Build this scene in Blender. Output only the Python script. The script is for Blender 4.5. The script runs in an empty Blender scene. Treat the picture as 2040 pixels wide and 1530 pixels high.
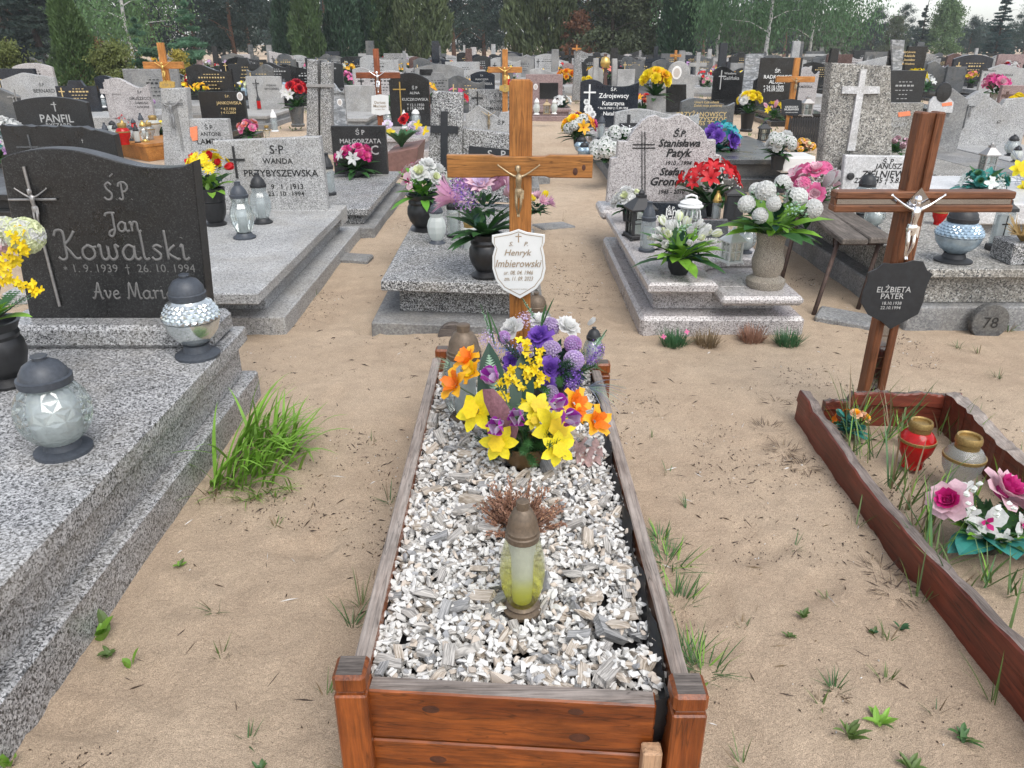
import bpy, bmesh, math, random
import numpy as np
from mathutils import Vector, Matrix, Euler
random.seed(7); rng = np.random.default_rng(7)
sc = bpy.context.scene; COL = sc.collection
# ------------------------------------------------------------------ camera, sky, sun, exposure
F = 1512.0; CH = 1.6; TH = math.atan((765 - 88) / F); CT, ST = math.cos(TH), math.sin(TH)
cam = bpy.data.cameras.new('camera'); camo = bpy.data.objects.new('camera', cam); COL.objects.link(camo)
camo.location = (0, 0, CH); camo.rotation_euler = (math.pi / 2 - TH, 0, 0)
cam.sensor_width = 36; cam.lens = 36 * F / 2040; cam.clip_end = 3000; cam.clip_start = 0.02
sc.camera = camo
SUN_EL, SUN_AZ = math.radians(56), math.radians(155)
w = bpy.data.worlds.new('World'); sc.world = w; w.use_nodes = True
wn, wl = w.node_tree.nodes, w.node_tree.links
bg = wn['Background']; bg.inputs['Strength'].default_value = 0.13
sky = wn.new('ShaderNodeTexSky'); sky.sky_type = 'NISHITA'; sky.sun_disc = False
sky.sun_elevation = SUN_EL; sky.sun_rotation = SUN_AZ; sky.air_density = 1.0; sky.dust_density = 1.5; sky.ozone_density = 1.0
hs = wn.new('ShaderNodeHueSaturation'); hs.inputs['Saturation'].default_value = 0.38; hs.inputs['Value'].default_value = 1.1
wl.new(sky.outputs[0], hs.inputs['Color']); wl.new(hs.outputs[0], bg.inputs['Color'])
sl = bpy.data.lights.new('sun', 'SUN'); sl.energy = 1.2; sl.angle = math.radians(40); sl.color = (1, .97, .92)
so = bpy.data.objects.new('sun', sl); COL.objects.link(so)
so.rotation_euler = Vector((-math.sin(SUN_AZ) * math.cos(SUN_EL), -math.cos(SUN_AZ) * math.cos(SUN_EL), -math.sin(SUN_EL))).to_track_quat('-Z', 'Y').to_euler()
vs = sc.view_settings; sc.display_settings.display_device = 'sRGB'
vs.view_transform = 'Standard'; vs.look = 'None'; vs.gamma = 1; vs.use_curve_mapping = False; vs.exposure = 0.98
sc.render.engine = 'CYCLES'; sc.cycles.max_bounces = 8; sc.cycles.transparent_max_bounces = 24

def P(x, y, z=0.0):
    u = (x - 1020) / F; v = (y - 765) / F; t = (CH - z) / (ST + v * CT)
    return Vector((u * t, (CT - v * ST) * t, z))
def D(x, y, Y):
    u = (x - 1020) / F; v = (y - 765) / F; t = Y / (CT - v * ST)
    return Vector((u * t, Y, CH - (ST + v * CT) * t))
def PXM(p):                                   # photo pixels per metre at a point
    return F / (p[1] * CT + (CH - p[2]) * ST)

# ------------------------------------------------------------------ materials
MATS = {}
def newmat(name):
    m = bpy.data.materials.new(name); m.use_nodes = True; MATS[name] = m
    nt = m.node_tree; return m, nt.nodes, nt.links, nt.nodes['Principled BSDF']
def ramp(n, stops, interp='LINEAR'):
    r = n.new('ShaderNodeValToRGB'); e = r.color_ramp.elements; r.color_ramp.interpolation = interp
    e[0].position, e[0].color = stops[0][0], (*stops[0][1], 1); e[1].position, e[1].color = stops[-1][0], (*stops[-1][1], 1)
    for p, c in stops[1:-1]:
        q = e.new(p); q.color = (*c, 1)
    return r
def g3(v): return (v, v, v)
def noise(n, l, vec, scale, detail=4, rough=.6, dist=0):
    t = n.new('ShaderNodeTexNoise'); t.inputs['Scale'].default_value = scale; t.inputs['Detail'].default_value = detail
    t.inputs['Roughness'].default_value = rough; t.inputs['Distortion'].default_value = dist; l.new(vec, t.inputs['Vector']); return t
def coords(n, l, scale=(1, 1, 1), jitter=True):
    tc = n.new('ShaderNodeTexCoord'); mp = n.new('ShaderNodeMapping'); mp.inputs['Scale'].default_value = scale
    l.new(tc.outputs['Object'], mp.inputs['Vector'])
    if jitter:
        oi = n.new('ShaderNodeObjectInfo'); mu = n.new('ShaderNodeMath'); mu.operation = 'MULTIPLY'; mu.inputs[1].default_value = 37.0
        l.new(oi.outputs['Random'], mu.inputs[0]); l.new(mu.outputs[0], mp.inputs['Location'])
    return mp.outputs[0]
def mixc(n, l, a, b, fac, mode='MIX'):
    m = n.new('ShaderNodeMix'); m.data_type = 'RGBA'; m.blend_type = mode
    if isinstance(fac, (int, float)): m.inputs[0].default_value = fac
    else: l.new(fac, m.inputs[0])
    for i, q in ((6, a), (7, b)):
        if isinstance(q, tuple): m.inputs[i].default_value = (*q, 1)
        else: l.new(q, m.inputs[i])
    return m.outputs[2]
def bump(n, l, b, h, strength, dist=.01):
    bp = n.new('ShaderNodeBump'); bp.inputs['Strength'].default_value = strength; bp.inputs['Distance'].default_value = dist
    l.new(h, bp.inputs['Height']); l.new(bp.outputs[0], b.inputs['Normal'])
def plain(name, col, rough=.5, var=.25, scale=18, metal=0, spec=.5, bmp=0, objvar=0.0, translucent=0, sheen=0):
    m, n, l, b = newmat(name); v = coords(n, l)
    t = noise(n, l, v, scale, 5, .6)
    r = ramp(n, [(.25, tuple(c * (1 - var) for c in col)), (.75, tuple(min(1, c * (1 + var)) for c in col))]); l.new(t.outputs[0], r.inputs[0])
    out = r.outputs[0]
    if objvar:
        oi = n.new('ShaderNodeObjectInfo'); h = n.new('ShaderNodeHueSaturation')
        mr = n.new('ShaderNodeMapRange'); mr.inputs[3].default_value = 1 - objvar; mr.inputs[4].default_value = 1 + objvar
        l.new(oi.outputs['Random'], mr.inputs[0]); l.new(mr.outputs[0], h.inputs['Value']); l.new(out, h.inputs['Color']); out = h.outputs[0]
    l.new(out, b.inputs['Base Color'])
    b.inputs['Roughness'].default_value = rough; b.inputs['Metallic'].default_value = metal; b.inputs['Specular IOR Level'].default_value = spec
    if sheen: b.inputs['Sheen Weight'].default_value = sheen
    if bmp: bump(n, l, b, t.outputs[0], bmp, .004)
    if translucent:
        tr = n.new('ShaderNodeBsdfTranslucent'); l.new(out, tr.inputs['Color']); ms = n.new('ShaderNodeMixShader'); ms.inputs[0].default_value = translucent
        l.new(b.outputs[0], ms.inputs[1]); l.new(tr.outputs[0], ms.inputs[2]); l.new(ms.outputs[0], n['Material Output'].inputs[0])
    return m
def granite(name, stops, scale=150, rough=.35, stain=.25, stretch=(1, 1, 1), bmp=.08, mid=.5):
    """mineral grains: voronoi cells with random grey picked from stops, plus dust and stains"""
    m, n, l, b = newmat(name); v = coords(n, l, stretch)
    nz = noise(n, l, v, scale * .6, 2)
    add = n.new('ShaderNodeMixRGB'); add.blend_type = 'ADD'; add.inputs[0].default_value = .018; l.new(v, add.inputs[1]); l.new(nz.outputs['Color'], add.inputs[2])
    vo = n.new('ShaderNodeTexVoronoi'); vo.inputs['Scale'].default_value = scale; l.new(add.outputs[0], vo.inputs['Vector'])
    sp = n.new('ShaderNodeSeparateColor'); l.new(vo.outputs['Color'], sp.inputs[0])
    r = ramp(n, stops, 'CONSTANT'); l.new(sp.outputs[0], r.inputs[0])
    fine = noise(n, l, v, scale * 2.2, 2); rf = ramp(n, [(.3, g3(.72)), (.7, g3(1.25))]); l.new(fine.outputs[0], rf.inputs[0])
    c = mixc(n, l, r.outputs[0], rf.outputs[0], 1.0, 'MULTIPLY')
    st = noise(n, l, v, 3.5, 6, .65); rs = ramp(n, [(.3, g3(1 - stain)), (.7, g3(1 + stain * .5))]); l.new(st.outputs[0], rs.inputs[0])
    c = mixc(n, l, c, rs.outputs[0], 1.0, 'MULTIPLY')
    du = noise(n, l, v, 1.7, 7, .7, .6); rd = ramp(n, [(.46, g3(0)), (.72, g3(.38))]); l.new(du.outputs[0], rd.inputs[0])
    if stain >= .22: c = mixc(n, l, c, (.30, .27, .22), rd.outputs[0])
    l.new(c, b.inputs['Base Color'])
    rr = ramp(n, [(.3, g3(max(.05, rough - .12))), (.7, g3(min(1, rough + .15)))]); l.new(st.outputs[0], rr.inputs[0]); l.new(rr.outputs[0], b.inputs['Roughness'])
    b.inputs['Specular IOR Level'].default_value = .45
    bump(n, l, b, sp.outputs[0], bmp, .002)
    return m
def wood(name, c1, c2, axis='x', rough=.55, scale=26, grey=0, crack=0, spec=.3):
    m, n, l, b = newmat(name)
    s = {'x': (.06, 1, 1), 'y': (1, .06, 1), 'z': (1, 1, .06)}[axis]; v = coords(n, l, s)
    t = noise(n, l, v, scale, 6, .65, 1.2); r = ramp(n, [(.28, c1), (.5, tuple((a + q) / 2 for a, q in zip(c1, c2))), (.72, c2)]); l.new(t.outputs[0], r.inputs[0])
    f = noise(n, l, v, scale * 7, 3, .6); rf = ramp(n, [(.32, g3(.62)), (.6, g3(1.12))]); l.new(f.outputs[0], rf.inputs[0])
    c = mixc(n, l, r.outputs[0], rf.outputs[0], .85, 'MULTIPLY')
    v2 = coords(n, l, (1, 1, 1)); bl = noise(n, l, v2, 5, 5, .7)
    rb = ramp(n, [(.35, g3(.62)), (.62, g3(1.1))]); l.new(bl.outputs[0], rb.inputs[0]); c = mixc(n, l, c, rb.outputs[0], .8, 'MULTIPLY')
    ck = noise(n, l, v, scale * 1.7, 2, .5, .3); rc = ramp(n, [(.485, g3(1)), (.5, g3(.35)), (.515, g3(1))]); l.new(ck.outputs[0], rc.inputs[0]); c = mixc(n, l, c, rc.outputs[0], .8, 'MULTIPLY')
    if grey:
        gm = ramp(n, [(.62 - grey * .35, g3(0)), (.70 - grey * .3, g3(1))]); l.new(bl.outputs[0], gm.inputs[0])
        gw = mixc(n, l, (.30, .285, .27), rf.outputs[0], 1.0, 'MULTIPLY'); c = mixc(n, l, c, gw, gm.outputs[0])
    l.new(c, b.inputs['Base Color']); b.inputs['Roughness'].default_value = rough; b.inputs['Specular IOR Level'].default_value = spec
    bump(n, l, b, f.outputs[0], .35, .003)
    return m
def thin_glass(name, tint, rough=.06, gloss=1.0, frost=0.0, ripple=0):
    m, n, l, b = newmat(name); n.remove(b)
    tr = n.new('ShaderNodeBsdfTransparent'); tr.inputs[0].default_value = (*tint, 1)
    gl = n.new('ShaderNodeBsdfGlossy'); gl.inputs['Roughness'].default_value = rough; gl.inputs[0].default_value = (.92, .92, .9, 1)
    lw = n.new('ShaderNodeLayerWeight'); lw.inputs[0].default_value = .35
    mr = n.new('ShaderNodeMapRange'); mr.inputs[3].default_value = .07; mr.inputs[4].default_value = .75 * gloss; l.new(lw.outputs['Fresnel'], mr.inputs[0])
    ms = n.new('ShaderNodeMixShader'); l.new(mr.outputs[0], ms.inputs[0]); l.new(tr.outputs[0], ms.inputs[1]); l.new(gl.outputs[0], ms.inputs[2])
    o = ms.outputs[0]
    if frost:
        df = n.new('ShaderNodeBsdfTranslucent'); df.inputs[0].default_value = (*[min(1, c * 1.05) for c in tint], 1)
        d2 = n.new('ShaderNodeBsdfDiffuse'); d2.inputs[0].default_value = (*tint, 1)
        a = n.new('ShaderNodeMixShader'); l.new(df.outputs[0], a.inputs[1]); l.new(d2.outputs[0], a.inputs[2])
        m2 = n.new('ShaderNodeMixShader'); m2.inputs[0].default_value = frost; l.new(o, m2.inputs[1]); l.new(a.outputs[0], m2.inputs[2]); o = m2.outputs[0]
    if ripple:
        t = noise(n, l, coords(n, l), ripple, 2); bp = n.new('ShaderNodeBump'); bp.inputs['Strength'].default_value = .5; bp.inputs['Distance'].default_value = .004
        l.new(t.outputs[0], bp.inputs['Height']); l.new(bp.outputs[0], gl.inputs['Normal']); l.new(bp.outputs[0], lw.inputs['Normal'])
    l.new(o, n['Material Output'].inputs[0]); return m

BLK, DG, MG, LG, WH = g3(.018), g3(.07), g3(.2), g3(.42), g3(.62)
granite('granite_pepper', [(0, g3(.028)), (.20, g3(.12)), (.36, g3(.27)), (.58, g3(.40)), (.85, g3(.54))], 200, .38, .22)
granite('granite_pepper_fine', [(0, g3(.05)), (.2, g3(.16)), (.4, g3(.30)), (.7, g3(.42)), (.9, g3(.55))], 260, .5, .25)
granite('granite_black', [(0, g3(.009)), (.45, g3(.016)), (.75, g3(.028)), (.93, g3(.06))], 330, .16, .2, bmp=.01)
granite('granite_charcoal', [(0, g3(.010)), (.4, g3(.016)), (.7, g3(.03)), (.9, g3(.062))], 300, .35, .2, bmp=.02)
granite('granite_blueblack', [(0, (.012, .014, .018)), (.5, (.022, .026, .034)), (.85, (.05, .06, .075))], 300, .12, .2, bmp=.01)
granite('granite_darkgrey', [(0, (.05, .055, .058)), (.4, (.085, .09, .095)), (.8, (.13, .135, .14))], 240, .3, .25, bmp=.02)
granite('granite_mid', [(0, g3(.10)), (.3, g3(.18)), (.6, g3(.26)), (.85, g3(.36))], 200, .45, .3)
granite('granite_rosy', [(0, (.10, .09, .09)), (.15, (.30, .275, .265)), (.45, (.46, .43, .42)), (.8, (.60, .57, .555))], 210, .28, .15)
granite('granite_pinkish', [(0, (.14, .09, .085)), (.3, (.27, .19, .18)), (.7, (.36, .27, .255))], 200, .3, .2)
granite('granite_brown', [(0, (.05, .03, .025)), (.4, (.11, .06, .05)), (.8, (.17, .1, .085))], 200, .25, .2)
granite('terrazzo_light', [(0, g3(.10)), (.14, g3(.24)), (.35, (.36, .36, .355)), (.7, (.47, .47, .46)), (.92, g3(.6))], 210, .6, .25)
granite('terrazzo_bw', [(0, g3(.02)), (.34, g3(.06)), (.46, g3(.22)), (.62, g3(.40)), (.84, (.60, .60, .58))], 190, .55, .22)
granite('terrazzo_warm', [(0, g3(.07)), (.2, (.17, .16, .14)), (.45, (.29, .275, .245)), (.75, (.40, .385, .35)), (.93, (.55, .54, .5))], 130, .65, .35)
granite('terrazzo_beige', [(0, (.10, .08, .06)), (.3, (.27, .23, .18)), (.6, (.37, .33, .27)), (.9, (.5, .46, .4))], 150, .6, .2)
granite('concrete_light', [(0, g3(.27)), (.3, (.34, .335, .325)), (.7, (.41, .405, .39))], 110, .8, .35)
granite('concrete_dark', [(0, g3(.06)), (.3, g3(.085)), (.7, (.12, .12, .115))], 110, .85, .4)
granite('concrete_grey', [(0, g3(.16)), (.3, g3(.21)), (.7, (.27, .27, .26))], 110, .8, .4)
granite('marble_white', [(0, g3(.50)), (.4, g3(.56)), (.8, g3(.62))], 60, .35, .3, bmp=.01)
granite('marble_grey', [(0, (.2, .21, .22)), (.5, (.30, .31, .32)), (.8, (.42, .43, .44))], 14, .35, .4, (1, .3, 2.5), bmp=.01)
wood('wood_orange', (.24, .085, .02), (.38, .165, .045), 'z', .42, 22)
wood('wood_orange_x', (.25, .095, .024), (.42, .19, .052), 'x', .42, 22)
wood('wood_bright', (.40, .15, .035), (.54, .25, .07), 'z', .4, 20)
wood('wood_bright_x', (.40, .15, .035), (.54, .25, .07), 'x', .4, 20)
wood('wood_varnish_x', (.10, .021, .005), (.30, .08, .015), 'x', .34, 20, spec=.45)
wood('wood_varnish_y', (.10, .021, .005), (.30, .08, .015), 'y', .36, 20, spec=.45)
wood('wood_varnish_z', (.10, .021, .005), (.30, .08, .015), 'z', .36, 20, spec=.45)
wood('wood_red_z', (.20, .055, .022), (.30, .095, .04), 'z', .5, 20)
wood('wood_red_x', (.20, .055, .022), (.30, .095, .04), 'x', .5, 20)
wood('wood_brown_z', (.12, .042, .018), (.22, .085, .036), 'z', .5, 20)
wood('wood_brown_x', (.12, .045, .02), (.21, .085, .038), 'x', .5, 20)
wood('wood_redboard', (.105, .022, .012), (.19, .042, .022), 'y', .42, 14, spec=.4)
wood('wood_redboard_x', (.105, .022, .012), (.19, .042, .022), 'x', .42, 14, spec=.4)
wood('wood_weathered_x', (.17, .135, .115), (.36, .32, .29), 'x', .8, 24)
wood('wood_weathered_y', (.19, .145, .12), (.38, .335, .30), 'y', .8, 24)
wood('wood_weathered_dark', (.09, .068, .055), (.25, .21, .19), 'y', .85, 24)
wood('wood_bench', (.075, .062, .052), (.21, .18, .155), 'y', .85, 20)
wood('wood_endgrain', (.06, .05, .045), (.20, .17, .15), 'x', .85, 60)
wood('wood_raw', (.36, .21, .12), (.52, .34, .21), 'z', .7, 20)
plain('knot', (.06, .018, .008), .5, .5, 60)
plain('black_plastic', (.022, .023, .025), .5, .3, 30, spec=.45)
plain('black_gloss', (.012, .012, .013), .22, .3, 20)
plain('black_vase', (.014, .014, .015), .38, .4, 9, spec=.5)
plain('slate_plastic', (.045, .052, .064), .5, .25, 30)
plain('foil_black', (.006, .006, .007), .5, .4, 25)
plain('bronze', (.34, .26, .16), .38, .35, 40, metal=.75)
plain('bronze_plastic', (.13, .095, .065), .5, .3, 30, metal=.3)
plain('gold', (.62, .42, .13), .3, .3, 60, metal=.85)
plain('brass_dull', (.34, .23, .085), .42, .4, 40, metal=.7)
plain('silver', (.82, .82, .83), .12, .1, 20, metal=1)
plain('pewter', (.33, .32, .31), .4, .25, 60, metal=.7)
plain('mirror_tile', (.42, .42, .43), .06, .1, 6, metal=1)
plain('white_plastic', (.72, .72, .70), .4, .08, 20)
plain('white_ceramic', (.70, .69, .67), .25, .1, 20)
plain('plaque_white', (.62, .63, .62), .4, .05, 10)
plain('plaque_black', (.016, .018, .021), .42, .4, 30)
plain('ink_brown', (.28, .21, .14), .6, .1, 30)
plain('ink_black', (.012, .012, .012), .55, .2, 30)
plain('ink_white', (.68, .68, .66), .55, .12, 30)
plain('ink_grey', (.36, .36, .35), .6, .15, 60)
plain('ink_gold', (.52, .38, .17), .45, .2, 60)
plain('ink_etch', (.135, .132, .127), .75, .25, 200)
plain('iron_rust', (.055, .032, .024), .75, .5, 40)
plain('iron_black', (.02, .02, .021), .5, .3, 30)
plain('candle_wax', (.74, .74, .70), .5, .06, 20)
plain('candle_insert', (.76, .78, .77), .35, .12, 12, translucent=.5)
plain('red_glass', (.55, .012, .012), .12, .2, 12, translucent=.35)
plain('planter_brown', (.17, .09, .075), .6, .3, 20)
plain('sticker_orange', (.75, .22, .10), .6, .15, 60)
plain('photo_oval', (.45, .40, .36), .35, .6, 120)
plain('pot_brown', (.13, .075, .03), .45, .3, 20)
plain('mesh_purple', (.22, .10, .12), .7, .4, 90, translucent=.3)
plain('sinamay', (.50, .34, .32), .8, .3, 90, translucent=.4)
plain('foil_orange', (.8, .3, .04), .6, .2, 30)
thin_glass('glass_clear', (.93, .96, .95))
thin_glass('glass_cut', (.88, .92, .92), .07, 1.15, .03, 0)
thin_glass('glass_smoke', (.80, .84, .85), .1, 1.0, .22, 60)
thin_glass('glass_yellow', (.95, .93, .18), .05, .9, .06, 90)
thin_glass('glass_yellowish', (.93, .95, .72), .05, .9, .04, 90)
thin_glass('glass_frosted', (.80, .83, .80), .3, .5, .75)
plain('mirror_glass', (.62, .66, .66), .16, .15, 25, metal=.85)
plain('iris_glass', (.34, .44, .52), .22, .3, 9, metal=.55)
plain('grey_blue_plastic', (.075, .085, .10), .55, .25, 20)
# leaves and petals
def leafmat(name, col, var=.35, scale=9, tr=.25, rough=.5, objvar=.12): return plain(name, col, rough, var, scale, translucent=tr, objvar=objvar)
for nm, c in dict(leaf_green=(.035, .11, .028), leaf_dark=(.012, .05, .028), leaf_lime=(.17, .36, .035), leaf_bluegreen=(.05, .14, .055),
                  leaf_grass=(.19, .37, .045), leaf_grass_dull=(.10, .16, .04), leaf_mint=(.30, .46, .32), needle_green=(.016, .06, .03), leaf_teal=(.035, .22, .19),
                  leaf_variegated=(.10, .27, .03), leaf_rim=(.55, .60, .10), leaf_dry=(.22, .16, .09), leaf_weed=(.065, .15, .045), heather=(.34, .19, .13),
                  stem_green=(.05, .10, .03), twig_brown=(.07, .045, .03), filler_white=(.72, .76, .70), grass_blue=(.26, .30, .38), straw=(.42, .29, .12)).items():
    leafmat(nm, c)
for nm, c in dict(p_yellow=(.80, .60, .012), p_daff=(.83, .70, .015), p_orange=(.90, .46, .02), p_deeporange=(.80, .20, .01), p_white=(.76, .76, .74), p_cream=(.70, .74, .46),
                  p_purple=(.20, .085, .46), p_lilac=(.56, .42, .68), p_mauve=(.56, .32, .60), p_tulip=(.42, .04, .42), p_pink=(.72, .16, .34), p_palepink=(.74, .50, .56),
                  p_magenta=(.56, .02, .20), p_red=(.58, .012, .018), p_darkred=(.30, .01, .03), p_peach=(.78, .48, .30), p_teal=(.04, .36, .40), p_rosemauve=(.58, .30, .45), p_salmon=(.75, .22, .17),
                  p_blue=(.08, .2, .6), p_palelilac=(.64, .54, .70), p_dusty=(.30, .16, .19)).items():
    plain(nm, c, .55, .14, 14, translucent=.45 if nm == 'p_white' else .3, objvar=.10)
# foliage of trees
for nm, c in dict(thuja=(.060, .105, .032), thuja_dark=(.028, .068, .032), thuja_olive=(.075, .10, .04), pine_dark=(.020, .040, .030), pine_mid=(.028, .055, .038),
                  birch_leaf=(.08, .155, .055), willow_leaf=(.072, .145, .062), spruce_blue=(0.022, 0.056, 0.050), bush_olive=(0.116, 0.139, 0.034), bush_blue=(0.078, 0.163, 0.093),
                  bush_rust=(0.186, 0.085, 0.043), bush_gold=(0.264, 0.217, 0.031), spring_leaf=(.09, .15, .055), olive_tree=(.07, .09, .042)).items():
    plain(nm, c, .65, .45, 1.3, translucent=.2, objvar=.15)
plain('bark_dark', (.045, .032, .025), .9, .5, 20, bmp=.6)
plain('bark_pine', (.13, .07, .045), .9, .5, 12, bmp=.6)
granite('bark_birch', [(0, g3(.05)), (.12, g3(.45)), (.6, (.55, .54, .5))], 9, .8, .3, (1, 1, 3))
# pebbles
plain('pebble_white', (.66, .645, .615), .7, .10, 60, objvar=.1)
plain('pebble_cream', (.50, .43, .36), .7, .15, 60)
plain('pebble_grey', (.30, .30, .305), .7, .3, 60)
def slate(name, c1, c2):
    m, n, l, b = newmat(name)
    at = n.new('ShaderNodeAttribute'); at.attribute_name = 'st'
    t = noise(n, l, at.outputs['Vector'], 1, 4, .6, .5)
    mp = n.new('ShaderNodeMapping'); mp.inputs['Scale'].default_value = (20, 420, 60); l.new(at.outputs['Vector'], mp.inputs['Vector'])
    t = noise(n, l, mp.outputs[0], 1, 3, .6, .6)
    r = ramp(n, [(.36, c1), (.5, tuple((a + q) / 2 for a, q in zip(c1, c2))), (.6, c2)]); l.new(t.outputs[0], r.inputs[0])
    l.new(r.outputs[0], b.inputs['Base Color']); b.inputs['Roughness'].default_value = .75; bump(n, l, b, t.outputs[0], .5, .002)
slate('slate_grey', (.15, .14, .13), (.50, .47, .43)); slate('slate_warm', (.21, .165, .12), (.54, .48, .41)); slate('slate_dark', (.13, .13, .13), (.34, .335, .33))
def sand_mat():
    m, n, l, b = newmat('sand'); v = coords(n, l, jitter=False)
    big = noise(n, l, v, .9, 6, .6, .4); r = ramp(n, [(.3, (.475, .358, .255)), (.5, (.53, .41, .296)), (.72, (.58, .458, .338))]); l.new(big.outputs[0], r.inputs[0])
    med = noise(n, l, v, 9, 6, .65); rm = ramp(n, [(.3, g3(.87)), (.68, g3(1.06))]); l.new(med.outputs[0], rm.inputs[0])
    c = mixc(n, l, r.outputs[0], rm.outputs[0], 1, 'MULTIPLY')
    gr = noise(n, l, v, 420, 2); rg = ramp(n, [(.36, g3(.60)), (.62, g3(1.22))]); l.new(gr.outputs[0], rg.inputs[0]); c = mixc(n, l, c, rg.outputs[0], 1.0, 'MULTIPLY')
    v2 = n.new('ShaderNodeTexVoronoi'); v2.inputs['Scale'].default_value = 120; l.new(v, v2.inputs['Vector']); s2 = ramp(n, [(.09, g3(.7)), (.16, g3(0))]); l.new(v2.outputs['Distance'], s2.inputs[0]); c = mixc(n, l, c, (.16, .115, .08), s2.outputs[0])
    # dark organic crumbs gathered in patches
    vo = n.new('ShaderNodeTexVoronoi'); vo.inputs['Scale'].default_value = 85; vo.inputs['Randomness'].default_value = 1; l.new(v, vo.inputs['Vector'])
    sp = ramp(n, [(.10, g3(1)), (.17, g3(0))]); l.new(vo.outputs['Distance'], sp.inputs[0])
    pt = noise(n, l, v, 2.6, 6, .7); rp = ramp(n, [(.50, g3(0)), (.62, g3(1))]); l.new(pt.outputs[0], rp.inputs[0])
    ml = n.new('ShaderNodeMath'); ml.operation = 'MULTIPLY'; l.new(sp.outputs[0], ml.inputs[0]); l.new(rp.outputs[0], ml.inputs[1])
    c = mixc(n, l, c, (.13, .095, .065), ml.outputs[0])
    # mossy tint far from the paths
    gp = noise(n, l, v, .35, 5, .7); rq = ramp(n, [(.60, g3(0)), (.78, g3(.2))]); l.new(gp.outputs[0], rq.inputs[0]); c = mixc(n, l, c, (.16, .15, .07), rq.outputs[0])
    l.new(c, b.inputs['Base Color']); b.inputs['Roughness'].default_value = .95; b.inputs['Specular IOR Level'].default_value = .15
    ad = n.new('ShaderNodeMath'); ad.operation = 'MULTIPLY_ADD'; ad.inputs[1].default_value = 1.0; l.new(med.outputs[0], ad.inputs[0])
    g2 = n.new('ShaderNodeMath'); g2.operation = 'MULTIPLY'; g2.inputs[1].default_value = .35; l.new(gr.outputs[0], g2.inputs[0]); l.new(g2.outputs[0], ad.inputs[2])
    fn = noise(n, l, v, 60, 5, .75, .8); a3 = n.new('ShaderNodeMath'); a3.operation = 'MULTIPLY_ADD'; a3.inputs[1].default_value = 1.1; l.new(fn.outputs[0], a3.inputs[0]); l.new(ad.outputs[0], a3.inputs[2])
    bump(n, l, b, a3.outputs[0], .8, .016)
sand_mat()

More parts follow.
